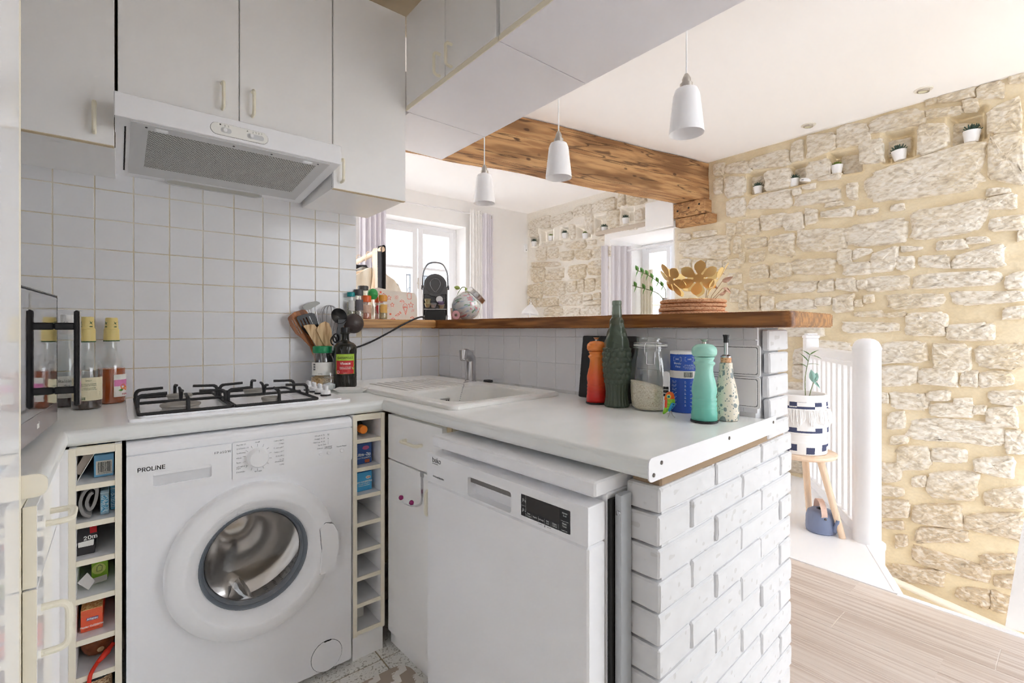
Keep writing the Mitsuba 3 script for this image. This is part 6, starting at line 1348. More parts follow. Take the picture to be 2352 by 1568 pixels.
def blob(pts):
    import manifold3d as m3
    man = None
    for (a, ra), (b, rb_) in zip(pts[:-1], pts[1:]):
        sa = m3.Manifold.sphere(ra, 28).translate(list(map(float, a))); sb_ = m3.Manifold.sphere(rb_, 28).translate(list(map(float, b)))
        h = m3.Manifold.batch_hull([sa, sb_]); man = h if man is None else man + h
    q = man.to_mesh(); return trimesh.Trimesh(q.vert_properties[:, :3], q.tri_verts, process=True)
pb = blob([((-0.018, 0, 0.010), 0.003), ((-0.006, 0, 0.028), 0.0095), ((0.001, 0, 0.044), 0.0125), ((-0.001, 0, 0.060), 0.0125)])
def tx_parrot(q, n, uv):
    z = q.z - float(p[2])
    c_ = mikit.mix(lin((96, 186, 44)), lin((168, 214, 62)), mikit.noise(q.x * 300, q.y * 300, q.z * 300))
    return mikit.mix(c_, lin((232, 104, 34)), mikit.smoothstep(0.051, 0.053, z))
part(pr_, 'body', tr(pb, M), mat('parrot_paint', mikit.proc(tx_parrot), 0.25), 50)
part(pr_, 'wing', tr(blob([((-0.004, -0.011, 0.020), 0.003), ((0.006, -0.0115, 0.036), 0.0065)]), M), mat('wing_blue', (42, 150, 196), 0.3), 50)
part(pr_, 'wing_spot', tr(cat_(*[tr(trimesh.creation.icosphere(2, r), mv(x, -0.0172, z)) for x, z, r in ((0.007, 0.038, 0.0024), (0.005, 0.031, 0.0018), (0.002, 0.026, 0.0014), (0.008, 0.032, 0.0012))]), M), mat('spot_blue', (24, 64, 130), 0.3), True)
part(pr_, 'eye', tr(cat_(cyl((-0.0055, -0.0125, 0.060), (-0.0055, -0.0138, 0.060), 0.0062, n=20)), M), mat('eye_yellow', (244, 206, 70), 0.3))
part(pr_, 'iris', tr(cyl((-0.0055, -0.0135, 0.060), (-0.0055, -0.0145, 0.060), 0.0044, n=20), M), mat('eye_teal', (70, 190, 190), 0.3))
part(pr_, 'pupil', tr(cyl((-0.0055, -0.014, 0.060), (-0.0055, -0.015, 0.060), 0.002, n=16), M), 'black_plastic')
part(pr_, 'beak', tr(blob([((-0.012, -0.002, 0.058), 0.0035), ((-0.016, -0.002, 0.050), 0.0012)]), M), mat('beak_orange', (240, 130, 40), 0.3), 50)
part(pr_, 'belly', tr(blob([((-0.010, -0.003, 0.030), 0.006), ((-0.0095, -0.003, 0.048), 0.0052)]), M), mat('belly_red', (226, 84, 52), 0.3), 50)
for x in (-0.004, 0.006):
    part(pr_, 'leg', tr(tube(smooth_path([(x * 0.3, -0.002, 0.018), (x, -0.006, 0.006), (x * 1.8, -0.014, 0.001)], 4), 0.0009, 6), M), 'nickel', True)
pk = thing('pot_brush', 'white paddle with black checks between the rice jar and the blue canister', 'paddle')
MP2 = FR(0.500, 0.826, ZC + 0.001)
part(pk, 'paddle', prism(rrect(-0.010, 0.0, 0.010, 0.125, 0.0095), 0.004, MP2), 'plastic_white')
part(pk, 'check', cat_(*[prism(sbox(x, z, x + 0.0052, z + 0.0085), 0.0045, MP2) for x in (-0.0085, -0.0027, 0.0031) for z in (0.05, 0.0605, 0.071)]), 'black_gap')
oc = thing('oil_cruet', 'cream ceramic oil cruet with grey speckles, cork and steel pourer', 'cruet')
p = R_(0.525, 0.992, ZC + 0.001); M = mv(*p)
def tx_cruet(q, n, uv):
    a = dr.atan2(q.y - float(p[1]), q.x - float(p[0])) * 0.032; z = q.z - float(p[2])
    d1, d2, rr_ = mikit.voronoi(a / 0.022 + 3, z / 0.022)
    e = mikit.noise(a * 160, z * 160, 4.0) * 0.3
    s1 = mikit.smoothstep(0.30, 0.24, d1 + e * 0.7 - 0.10 + (rr_ - 0.5) * 0.4)
    d3, d4, r3 = mikit.voronoi(a / 0.010 + 9, z / 0.010)
    s2 = mikit.smoothstep(0.15, 0.11, d3 + (r3 - 0.5) * 0.2)
    return mikit.mix(lin((224, 216, 198)), lin((128, 138, 136)), dr.maximum(s1, s2 * 0.9))
part(oc, 'body', tr(lathe([(0.031, 0.0), (0.0335, 0.003), (0.034, 0.03), (0.032, 0.06), (0.026, 0.095), (0.0195, 0.125), (0.017, 0.15), (0.0168, 0.158), (0.0145, 0.159)], 44), M), mat('cruet_glaze', mikit.proc(tx_cruet), 0.15), True)
def tx_cork(q, n, uv):
    return mikit.mix(lin((222, 176, 138)), lin((176, 122, 84)), mikit.smoothstep(0.4, 0.75, mikit.fbm(q.x * 260, q.y * 260, q.z * 260)))
mat('cork', mikit.proc(tx_cork), 0.9)
part(oc, 'cork', tr(lathe([(0.0135, 0.157), (0.0142, 0.172), (0.0135, 0.174), (0, 0.174)], 28), M), 'cork', 40)
part(oc, 'collar', tr(lathe([(0.0142, 0.173), (0.0142, 0.177), (0.008, 0.181)], 28), M), 'chrome', 40)
part(oc, 'spout', tr(cyl((0, 0, 0.178), (0, 0, 0.218), 0.0058, 0.0052, 16), M), 'chrome')
part(oc, 'stopper', tr(lathe([(0.0066, 0.214), (0.0066, 0.226), (0.0085, 0.234), (0.0085, 0.236), (0, 0.236)], 20), M), 'black_plastic', 40)
tb_ = thing('tablet', 'black rectangular kitchen scale standing against the tiled wall behind the orange mill', 'kitchen scale')
MT = frame(R_(0.585, 0.425, ZC + 0.001), (RE1[0], RE1[1], 0), (0.12 * RE2[0], 0.12 * RE2[1], 1))
part(tb_, 'plate', prism(rrect(0, 0, 0.235, 0.228, 0.006), 0.010, MT), mat('tablet_black', (30, 30, 32), 0.3))
part(tb_, 'display', prism(rrect(0.125, 0.186, 0.2, 0.205, 0.002), 0.0106, MT), mat('lcd_grey', (128, 134, 138), 0.2))
part(tb_, 'lettering', text('ON/TARE', 0.006, MT, 0.128, 0.211, 0.0106), 'print_white')
for z0, z1 in ((1.0125, 1.0895), (0.9215, 0.9985)):
    so = thing('wall_socket', 'white double wall socket with a closed cover above the worktop, %s of two' % ('upper' if z0 > 1 else 'lower'), 'socket')
    MSK = FR(0.617, 0.895, 0)
    part(so, 'frame', prism(rrect(-0.003, z0 - 0.006, 0.155, z1 + 0.006, 0.006), 0.004, MSK), 'plastic_white')
    part(so, 'joint', prism(rrect(0.003, z0 - 0.001, 0.149, z1 + 0.001, 0.006), 0.0045, MSK), 'joint_grey')
    part(so, 'cover', prism(rrect(0.005, z0 + 0.001, 0.147, z1 - 0.001, 0.006), 0.008, MSK), 'plastic_white')

# ------------------------------------------------------------------ things on the ledge and the bar
ZB = 1.1905
def spice(x, y, r, h, capc, content, label, caph=0.03, body='bottle_glass', lab=None, cat='spice jar'):
    t = thing('spice_jar', label, cat, None)
    M = mv(x, y, ZB, FACE(x, y))
    hb_ = h - caph
    part(t, 'glass', tr(openlathe([(0, 0.001), (r * 0.95, 0.001), (r, 0.004), (r, hb_ * 0.28), (r * 0.92, hb_ * 0.33), (r, hb_ * 0.4), (r, hb_ * 0.84), (r * 0.85, hb_ * 0.97), (r * 0.8, hb_ + 0.004)], 36), M), body, True)
    part(t, 'spice', tr(lathe([(r * 0.9, 0.003), (r * 0.93, 0.006), (r * 0.93, hb_ * 0.75), (0, hb_ * 0.77)], 30), M), content, 40)
    part(t, 'cap', tr(lathe([(r * 0.93, hb_), (r * 0.97, hb_ + 0.002), (r * 0.97, h - 0.003), (r * 0.9, h), (0, h)], 36, lambda q, z, a: q * (1 + 0.01 * math.sin(a * 36))), M), col(capc, 0.35), 40)
    if lab:
        l = part(t, 'label', tr(cyl_label(r * 1.005, hb_ * 0.36, hb_ * 0.82, -0.6, 1.1), M), col(lab[0], 0.5), True)
        part(l, 'print', cat_(*[tr(bend(prism(sbox(-r * 0.4, hb_ * f, r * 0.7, hb_ * f + 0.003), 0.0004), r * 1.02), M) for f in (0.45, 0.55, 0.68)]), col(lab[1], 0.5))
def herb(c1, c2, key):
    return mat(key, mikit.proc(lambda q, n, uv: mikit.mix(lin(c1), lin(c2), mikit.smoothstep(0.4, 0.6, mikit.noise(q.x * 380, q.y * 380, q.z * 380)))), 0.9)
spice(0.829, 2.168, 0.018, 0.122, (0, 140, 146), herb((120, 124, 96), (196, 190, 170), 'herb_green'), 'slim spice jar with a teal cap at the left end of the oak ledge', 0.02, lab=((206, 206, 206), (0, 128, 130)))
spice(0.872, 2.185, 0.0225, 0.138, (70, 70, 74), herb((196, 190, 184), (70, 64, 62), 'pepper_mix'), 'spice grinder with a dark grey cap next to the teal-capped jar', 0.028, lab=((92, 88, 96), (214, 180, 160)))
spice(0.937, 2.290, 0.027, 0.166, (72, 70, 72), herb((150, 96, 70), (196, 150, 120), 'spice_brown'), 'tall spice jar with a flat dark lid at the back of the oak ledge', 0.022)
spice(0.913, 2.195, 0.0245, 0.112, (224, 98, 38), herb((206, 130, 96), (176, 84, 60), 'paprika'), 'spice jar with a red-orange cap and rosy powder on the oak ledge', 0.03, lab=((206, 170, 150), (186, 40, 46)))
spice(1.010, 2.270, 0.021, 0.112, (214, 90, 40), herb((196, 90, 60), (170, 60, 40), 'chili'), 'red-labelled spice jar half hidden behind the yellow-capped jar', 0.026, lab=((196, 52, 60), (230, 220, 214)))
spice(0.998, 2.195, 0.0215, 0.118, (226, 156, 62), herb((150, 130, 84), (186, 164, 110), 'herb_dry'), 'spice jar with a yellow-orange cap in front of the printed paper bag', 0.03, lab=((222, 176, 96), (196, 60, 50)))
gm = thing('green_mill', 'small glass shaker with a round green top on the oak ledge', 'shaker')
M = mv(0.950, 2.205, ZB)
part(gm, 'glass', tr(openlathe([(0, 0.001), (0.021, 0.001), (0.0235, 0.012), (0.022, 0.03), (0.0135, 0.055), (0.0115, 0.085), (0.0115, 0.10)], 32), M), 'bottle_glass', True)
part(gm, 'top', tr(lathe([(0.012, 0.096), (0.018, 0.100), (0.0235, 0.112), (0.025, 0.118), (0.0245, 0.119), (0.025, 0.121), (0.023, 0.134), (0.015, 0.145), (0.0, 0.149)], 36), M), mat('cap_green', (54, 160, 84), 0.3), 40)
pbg = thing('paper_bag', 'off-white paper bag with orange doodle print leaning on the oak ledge', 'paper bag')
MB = frame((1.02, 2.285, ZB), (1, -0.10, 0), (0, 0.12, 1))
bagp = Polygon([(0.0, 0.0), (0.205, 0.0), (0.208, 0.12), (0.196, 0.146), (0.10, 0.150), (0.045, 0.158), (0.0, 0.165), (-0.02, 0.160), (-0.022, 0.09)])
part(pbg, 'bag', tr(prism(bagp, 0.03), MB @ mv(z=-0.03)), mat('paper_cream', (232, 224, 214), 0.85))
def outline(pts, w=0.0012): return Polygon(pts).buffer(w).difference(Polygon(pts).buffer(-w * 0.6))
def star(x, y, r, n=5): return [(x + (r if k % 2 == 0 else r * 0.45) * math.sin(k * math.pi / n), y + (r if k % 2 == 0 else r * 0.45) * math.cos(k * math.pi / n)) for k in range(2 * n)]
dd_ = [outline(star(0.055, 0.115, 0.012)), outline(star(0.070, 0.078, 0.011)), outline(star(0.172, 0.080, 0.015)), Polygon(star(0.058, 0.030, 0.008)), Polygon(star(0.012, 0.142, 0.009)),
       Point(0.094, 0.118).buffer(0.0055).difference(Point(0.094, 0.118).buffer(0.0038))] + [sbox(-0.0007, 0.0085, 0.0007, 0.013)] * 0
from shapely import affinity
for k in range(9):
    dd_.append(affinity.rotate(sbox(0.0933, 0.1265, 0.0947, 0.131), k * 40, origin=(0.094, 0.118)))
dd_ += [outline([(0.128, 0.066), (0.152, 0.066), (0.141, 0.028)]), outline([(0.127, 0.068), (0.131, 0.082), (0.140, 0.087), (0.149, 0.082), (0.153, 0.068)]), sbox(0.131, 0.072, 0.149, 0.0735), affinity.rotate(sbox(0.136, 0.035, 0.1372, 0.066), 18), affinity.rotate(sbox(0.1435, 0.035, 0.1447, 0.066), -18)]
dd_ += [outline(list(rrect(0.155, 0.112, 0.176, 0.143, 0.005).exterior.coords)[:-1]), outline([(0.112, 0.096), (0.122, 0.106), (0.132, 0.102), (0.136, 0.094), (0.124, 0.098)]), affinity.rotate(sbox(0.122, 0.086, 0.1232, 0.098), -30)]
dd_ += [outline([(0.085, 0.022), (0.100, 0.034), (0.108, 0.030), (0.098, 0.022)]), affinity.rotate(sbox(0.104, 0.026, 0.1052, 0.046), -35), Point(0.110, 0.042).buffer(0.003), Point(0.114, 0.036).buffer(0.003)]
dd_ += [affinity.rotate(sbox(0.172, y, 0.19, y + 0.0013), 10) for y in (0.046, 0.051, 0.056)] + [affinity.rotate(sbox(0.035, y, 0.05, y + 0.0013), 10) for y in (0.06, 0.068, 0.076)]
dd_ += [outline([(-0.012, 0.126), (-0.004, 0.120), (0.006, 0.124), (0.004, 0.132), (-0.008, 0.134)]), outline([(0.018, 0.126), (0.030, 0.120), (0.036, 0.130), (0.026, 0.136)]), outline([(0.165, 0.012), (0.178, 0.020), (0.186, 0.010)]), outline([(0.06, 0.004), (0.072, 0.010), (0.082, 0.004)])]
part(pbg, 'print', cat_(*[prism(d_, 0.0005, MB) for d_ in dd_]), mat('ink_orange', (226, 104, 76), 0.7))

cm = thing('coffee_machine', 'dark grey capsule coffee machine with a raised lever on the bar corner', 'coffee machine')
MC = mv(1.316, 2.238, ZB, FACE(1.316, 2.238))
part(cm, 'body', tr(box(-0.062, 0.0, 0.028, 0.062, 0.19, 0.185, 0.006), MC), mat('machine_grey', (92, 92, 94), 0.35, 0.3))
part(cm, 'side_panel', tr(cat_(box(-0.066, -0.012, 0.0, -0.060, 0.19, 0.175, 0.002)), MC), mat('machine_silver', (150, 150, 154), 0.3, 0.7))
part(cm, 'side_panel', tr(cat_(box(0.060, -0.012, 0.0, 0.066, 0.19, 0.175, 0.002)), MC), 'machine_silver')
part(cm, 'head', tr(cat_(prism(unary_union([Point(0, 0.188).buffer(0.060, quad_segs=16), sbox(-0.060, 0.14, 0.060, 0.188)]), 0.12, FY(0, 0.105, 0))), MC), 'machine_grey', 40)
part(cm, 'dial_disc', tr(prism(Point(0, 0.188).buffer(0.047, quad_segs=16), 0.006, FY(0, -0.015, 0)), MC), mat('machine_dark', (76, 76, 78), 0.4), 40)
part(cm, 'drop_emblem', tr(tube(smooth_path([(0.0, -0.022, 0.152), (0.026, -0.022, 0.186), (0.021, -0.022, 0.212), (0.0, -0.022, 0.222), (-0.021, -0.022, 0.212), (-0.026, -0.022, 0.186)], 6, closed=True), 0.0016, 6, closed=True), MC), 'machine_silver', True)
part(cm, 'grille_bar', tr(cat_(*[box(-0.058, -0.005, z, 0.058, 0.002, z + 0.005, 0.001) for z in (0.078, 0.089, 0.100, 0.111, 0.122)]), MC), 'machine_dark')
part(cm, 'drip_front', tr(prism(unary_union([sbox(-0.056, 0.0, 0.056, 0.022), Point(0, 0.018).buffer(0.056).intersection(sbox(-0.056, 0.018, 0.056, 0.055))]), 0.03, FY(0, 0.0, 0)), MC), 'black_plastic', 40)
part(cm, 'drip_tray', tr(box(-0.060, -0.02, 0.055, 0.060, 0.0, 0.062, 0.002), MC), 'chrome')
lv = [(-0.068, 0.02, 0.165), (-0.068, 0.015, 0.205), (-0.064, 0.01, 0.255), (-0.045, 0.008, 0.296), (-0.02, 0.006, 0.310), (0.02, 0.006, 0.310), (0.045, 0.008, 0.296), (0.064, 0.01, 0.255), (0.068, 0.015, 0.205), (0.068, 0.02, 0.165)]
part(cm, 'lever', tr(tube(smooth_path(lv, 5), 0.0042, 10), MC), 'machine_silver', True)
for x in (-0.068, 0.068):
    part(cm, 'hinge', tr(cyl((x - 0.006, 0.02, 0.178), (x + 0.006, 0.02, 0.178), 0.012, n=16), MC), 'machine_dark')
for x, z, c_ in ((-0.040, 0.070, (190, 182, 150)), (-0.040, 0.092, (190, 182, 150)), (0.030, 0.078, (132, 116, 156)), (0.032, 0.064, (196, 184, 160)), (-0.01, 0.068, (186, 186, 190))):
    part(cm, 'capsule', tr(lathe([(0.011, 0), (0.0145, 0.010), (0.0175, 0.020), (0.0185, 0.021), (0, 0.0215)], 20), MC @ mv(x, -0.022, z) @ rot([1, 0, 0], 0.3)), col(c_, 0.3, 0.6), 40)
part(cm, 'badge', tr(cyl((0.022, -0.010, 0.112), (0.022, -0.016, 0.112), 0.018, n=24), MC), mat('badge_silver', (214, 214, 214), 0.5))
cb_ = thing('power_cable', 'black power cable running from behind the oil bottle up to the coffee machine', 'cable')
part(cb_, 'lead', tube(smooth_path([(0.800, 2.188, 1.055), (0.86, 2.180, 1.058), (0.93, 2.165, 1.085), (1.00, 2.140, 1.125), (1.07, 2.125, 1.165), (1.13, 2.12, 1.193), (1.175, 2.135, 1.204), (1.205, 2.16, 1.200), (1.24, 2.20, 1.196)], 6), 0.0042, 10), mat('cable_black', (40, 40, 44), 0.5), True)
part(cb_, 'plug', tr(box(-0.02, -0.016, -0.016, 0.02, 0.012, 0.016, 0.005), mv(0.785, 2.178, 1.055)), 'black_plastic')
cj = thing('candy_jar', 'tilted round glass candy jar with a metal lid on the bar', 'jar')
MJ = mv(1.505, 2.215, ZB + 0.002, FACE(1.505, 2.215)) @ mv(0, 0, 0.083) @ rot([0, 1, 0], 0.75)
part(cj, 'glass', tr(openlathe([(0, -0.080), (0.045, -0.078), (0.068, -0.055), (0.082, -0.02), (0.083, 0.01), (0.073, 0.045), (0.057, 0.062), (0.054, 0.07)], 48), MJ), 'bottle_glass', True)
def tx_candy(q, n, uv):
    d1, d2, r1 = mikit.voronoi((q.x + q.y * 0.4) * 105, (q.z + q.y * 0.3) * 105)
    c_ = mikit.mix(lin((242, 242, 244)), lin((226, 150, 164)), dr.select(r1 > 0.88, 1.0, 0.0))
    c_ = mikit.mix(c_, lin((130, 172, 146)), dr.select((r1 > 0.70) & (r1 < 0.75), 1.0, 0.0))
    c_ = mikit.mix(c_, lin((196, 208, 228)), dr.select((r1 > 0.5) & (r1 < 0.6), 1.0, 0.0))
    return c_ * (0.82 + 0.3 * mikit.noise(q.x * 300, q.y * 300, q.z * 300))
part(cj, 'sweets', tr(lathe([(0.04, -0.074), (0.064, -0.053), (0.077, -0.02), (0.078, 0.008), (0.066, 0.042), (0.05, 0.055), (0, 0.058)], 40), MJ), mat('sweets', mikit.proc(tx_candy), 0.3), 50, kind='stuff')
part(cj, 'lid', tr(lathe([(0.056, 0.062), (0.060, 0.064), (0.060, 0.088), (0.056, 0.091), (0, 0.092)], 44), MJ), 'chrome', 40)
part(cj, 'swirl_sweet', tr(ring([(0.008, 0.0), (0.022, 0.0), (0.024, 0.002), (0.022, 0.004), (0.008, 0.004)], 30), MC @ mv(0.108, -0.03, 0.028) @ rot([1, 0, 0], math.pi / 2) @ rot([0, 1, 0], 0.3)), mat('swirl_rose', (176, 120, 122), 0.3))
av = thing('avocado_plant', 'young plant with a few green leaves in a brown pot behind the coffee machine', 'plant')
AX, AY = 1.565, 2.345
part(av, 'pot', tr(lathe([(0.03, 0), (0.036, 0.06), (0.038, 0.075), (0.033, 0.076), (0, 0.066)], 28), mv(AX - 0.03, AY + 0.02, ZB)), mat('terracotta', (150, 118, 100), 0.8), 40)
st_ = part(av, 'stem', tube(smooth_path([(AX - 0.03, AY + 0.02, 1.25), (AX - 0.035, AY + 0.015, 1.33), (AX - 0.01, AY, 1.385), (AX + 0.01, AY - 0.01, 1.39)], 5), 0.0022, 7), 'stem_green', True)
for o, d, L in (((AX + 0.01, AY - 0.01, 1.39), (0.3, -0.1, -1.0), 0.06), ((AX - 0.02, AY, 1.38), (-0.7, 0.0, 0.15), 0.045), ((AX + 0.008, AY - 0.01, 1.385), (0.6, -0.1, -0.7), 0.05)):
    part(st_, 'leaf', tr(leaf(L, 0.024, 0.2, 0.1), aim(d, o, 1.2)), mat('leaf_olive', (140, 158, 80), 0.45), True)

# trivets and the golden flower bowl
for k, (dx, dy) in enumerate(((0.004, -0.003), (-0.003, 0.004), (0.006, 0.003), (0.0, 0.0))):
    z = ZB + k * 0.0135
    single('cork_trivet', 'round cork trivet under the golden bowl, %s of the stack of four' % ('lowest', 'second from the bottom', 'third from the bottom', 'topmost')[k], 'trivet', tr(lathe([(0.104, 0.0), (0.109, 0.002), (0.1105, 0.0065), (0.109, 0.011), (0.104, 0.013), (0, 0.013)], 56), mv(1.56 + dx, 0.888 + dy, z)), 'cork', 40, 'cork trivets under the golden bowl')
ZT = ZB + 4 * 0.0135
mat('brass', (244, 216, 150), 0.24, 0.72)
bw = thing('flower_bowl', 'golden metal fruit bowl made of cut-out flowers on cork trivets', 'bowl')
MBW = mv(1.56, 0.888, ZT)
def petals(R, n=6, w=0.021):
    ps = []
    for k in range(n):
        q = np.linspace(0, 1, 12)
        half_ = w * np.sin(np.pi * np.clip(q, 0, 1) ** 1.5) ** 0.75
        up = [(0.010 + (R - 0.010) * t, h) for t, h in zip(q, half_)]
        pts = up + [(x, -h) for x, h in up[::-1][1:-1]]
        ps.append(affinity.rotate(Polygon(pts).buffer(0.0012), 30 + k * 360 / n, origin=(0, 0)))
    return unary_union(ps + [Point(0, 0).buffer(0.0165)])
cone = math.radians(58)
for k in range(5):
    a = math.atan2(-0.888, -1.56) + 0.22 + k * 2 * math.pi / 5
    o = np.array([0.083 * math.cos(a), 0.083 * math.sin(a), 0.068])
    rt = np.array([-math.sin(a), math.cos(a), 0]); up_ = np.array([math.cos(a) * math.cos(cone), math.sin(a) * math.cos(cone), math.sin(cone)])
    m = prism(petals(0.064, 6, 0.0175).segmentize(0.006), 0.0012)
    m = m.subdivide_to_size(0.009)
    v = m.vertices; v[:, 2] -= 0.6 * v[:, 1] ** 2 + 3.2 * v[:, 0] ** 2; m.vertices = v
    part(bw, 'flower', tr(m, MBW @ frame(o, rt, up_)), 'brass', 40)
part(bw, 'base_flower', tr(prism(petals(0.052, 6, 0.02), 0.0012), MBW @ mv(z=0.003)), 'brass')
sp2 = thing('leafy_sprig', 'green leafy sprig in a small vase behind the golden bowl', 'plant')
VX, VY = 1.66, 1.06
part(sp2, 'vase', tr(lathe([(0.022, 0), (0.026, 0.02), (0.02, 0.05), (0.012, 0.07), (0.014, 0.075)], 28), mv(VX, VY, ZB)), 'enamel', 40)
for pts in ([(VX, VY, 1.25), (VX - 0.02, VY - 0.01, 1.30), (VX - 0.07, VY + 0.02, 1.345), (VX - 0.13, VY + 0.045, 1.37)], [(VX, VY, 1.25), (VX - 0.05, VY + 0.01, 1.285), (VX - 0.13, VY + 0.06, 1.31)]):
    P_ = smooth_path(pts, 6)
    s_ = part(sp2, 'stem', tube(P_, 0.0015, 6), 'stem_green', True)
    for i in range(7, len(P_), 2):
        for sg in (-1, 1):
            part(s_, 'leaf', tr(leaf(0.026, 0.013, 0.2, 0.1, 7), aim((-0.6, 0.1, sg * 0.8), P_[i], 1.0)), mat('leaf_bright', (106, 164, 84), 0.45), True)
dl = thing('dried_flowers', 'dried brown leaves standing behind the right side of the golden bowl', 'dried flowers')
for k, (dx, dy, dz) in enumerate(((0.03, -0.01, 0.16), (0.06, -0.03, 0.11), (0.05, -0.02, 0.085), (0.035, 0.0, 0.05), (0.055, -0.03, 0.135), (0.02, 0.01, 0.13))):
    o = (1.74 + dx, 0.93 + dy, ZB + dz)
    s_ = part(dl, 'stem', tube([(1.735, 0.94, ZB + 0.005), (1.74 + dx * 0.4, 0.935 + dy * 0.4, ZB + dz * 0.6), o], 0.0013, 6), mat('dry_stem', (160, 128, 98), 0.8))
    part(s_, 'leaf', tr(leaf(0.042, 0.02, 0.4, 0.3, 7), aim((0.6, -0.5, 0.3 * (-1) ** k), o, k * 1.1)), mat('dry_leaf', (186, 150, 128), 0.7), True)
part(dl, 'holder', tr(lathe([(0.018, 0), (0.02, 0.004), (0.012, 0.02), (0.008, 0.022)], 20), mv(1.735, 0.94, ZB)), 'terracotta')
single('serving_plate', 'thin flat brown board lying on the bar left of the cork trivets', 'board', tr(lathe([(0.098, 0), (0.102, 0.003), (0.100, 0.008), (0, 0.008)], 44), mv(1.60, 1.17, ZB)), mat('board_brown', (150, 104, 76), 0.5), 40)

# ------------------------------------------------------------------ garment rack by the far window
gk = thing('garment_rack', 'wooden garment rack beyond the oak ledge, in front of the far window', 'clothes rack')
part(gk, 'rail', cyl((1.525, 3.36, 1.742), (1.665, 4.35, 1.742), 0.021, n=20, bev=0.003), 'pale_wood')
for (x, y) in ((1.55, 3.52), (1.655, 4.28)):
    for s in (-1, 1):
        part(gk, 'leg', cyl((x + s * 0.24, y, 0.0), (x - s * 0.012, y, 1.77), 0.014, n=12), 'pale_wood')
def garment(y, pts, c, label, th, key, cat='garment'):
    t = thing('garment', label, cat)
    p = Polygon(pts).buffer(0.02).buffer(-0.02)
    m = prism(p, th, FY(0, y, 0)).subdivide_to_size(0.06)
    v = m.vertices; v[:, 1] += 0.018 * np.sin(v[:, 0] * 60 + v[:, 2] * 2) * (v[:, 1] < y - th * 0.5); m.vertices = v
    part(t, 'cloth', m, mat(key, c, 0.95), 60)
    part(t, 'hanger', cat_(tube(smooth_path([(1.36, y - th / 2, pts[0][1] - 0.06), (1.54, y - th / 2, pts[0][1] - 0.01), (1.70, y - th / 2, pts[0][1] - 0.07)], 4), 0.008, 8), tube(smooth_path([(1.54, y - th / 2, pts[0][1] + 0.05), (1.55, y - th / 2, 1.765), (1.575, y - th / 2, 1.765)], 4), 0.003, 6)), 'pale_wood', True)
garment(3.62, [(1.50, 1.62), (1.60, 1.62), (1.76, 1.49), (1.82, 1.36), (1.85, 0.75), (1.26, 0.75), (1.27, 1.40), (1.34, 1.52)], (222, 214, 202), 'beige coat on a hanger, nearest on the garment rack', 0.07, 'coat_beige')
garment(3.74, [(1.50, 1.64), (1.62, 1.64), (1.80, 1.52), (1.87, 1.36), (1.88, 0.70), (1.24, 0.70), (1.26, 1.45), (1.34, 1.55)], (168, 166, 162), 'grey coat hanging behind the beige one', 0.06, 'coat_grey')
garment(3.95, [(1.50, 1.68), (1.60, 1.68), (1.70, 1.60), (1.72, 0.8), (1.20, 0.8), (1.22, 1.50), (1.34, 1.62)], (58, 58, 62), 'black jacket hanging at the back of the garment rack', 0.09, 'coat_black')
def scarf(x0, x1, z0, y, c, label, key):
    t = thing('scarf', label, 'scarf')
    n = 13; rows = []
    path = [(-0.026, z0)] + [(-0.026, z0 + (1.745 - z0) * k / 5) for k in range(1, 6)] + [(0.026 * math.cos(a), 1.742 + 0.026 * math.sin(a)) for a in np.linspace(math.pi, 0, 7)[1:-1]] + [(0.026, 1.742 - k * (1.742 - z0 - 0.05) / 5) for k in range(6)]
    for i in range(n):
        q = i / (n - 1)
        rows.append(np.array([[x0 + dx * 0.55 + (x1 - x0) * q * 0 + (0.5 * dx if 0 else 0), y + (q - 0.5) * (x1 - x0), z + 0.004 * math.sin(q * 20)] for dx, z in path]) + np.array([[0.004 * math.sin(q * 18 + z * 3), 0, 0] for dx, z in path]))
    m = loft(rows, closed=False, cap=False); b = m.copy(); b.vertices = b.vertices + [0, 0, 0.0]; b.invert()
    m2 = loft([r + np.array([[0.5 * (0.004 if dx > 0 else -0.004), 0, 0.003 * (z > 1.75)] for dx, z in path]) for r in rows], closed=False, cap=False)
    part(t, 'cloth', cat_(m2, b), mat(key, c, 0.95), True)
scarf(1.531, 1.60, 1.30, 3.385, (62, 62, 66), 'black scarf over the near end of the wooden garment rail', 'scarf_black')
scarf(1.545, 1.66, 1.25, 3.49, (220, 212, 200), 'cream scarf over the garment rail beside the black one', 'scarf_cream')

# ------------------------------------------------------------------ packets in the shelf units
def carton(label, x0, x1, y0, y1, z, h, c, rz=0.0, name='carton', cat='box', top=None):
    t = thing(name, label, cat)
    xc, yc = (x0 + x1) / 2, y0
    M = mv(xc, yc, z + 0.0008, rz)
    w = (x1 - x0) / 2
    part(t, 'box', tr(box(-w, 0, 0, w, y1 - y0, h, 0.001), M), c if isinstance(c, str) else col(c, 0.5))
    if top:
        part(t, 'top_print', tr(box(-w * 0.98, 0.001, h - 0.0005, w * 0.98, y1 - y0 - 0.001, h + 0.0006, 0), M), col(top, 0.5))
    return t, M @ frame((0, -0.0003, 0), (1, 0, 0), (0, 0, 1))
S0 = 0.0066
sz = [z + S0 for z in LS]
t, M = carton('light blue carton with a barcode on the top shelf of the left unit', -0.048, -0.008, 1.66, 1.90, sz[0], 0.058, (116, 176, 214))
l = part(t, 'label', prism(sbox(-0.016, 0.006, 0.017, 0.042), 0.0005, M), 'label_white')
part(l, 'barcode', barcode(-0.013, 0.012, 0.028, 0.027, M, 20, 0.0009, 3), 'ink_dark')
part(l, 'digits', text('3257983655519', 0.0032, M, -0.013, 0.0075, 0.0009, sx=0.95), 'ink_dark')
t = thing('blister_card', 'clear blister pack on white card leaning on the top shelf of the left unit', 'packet')
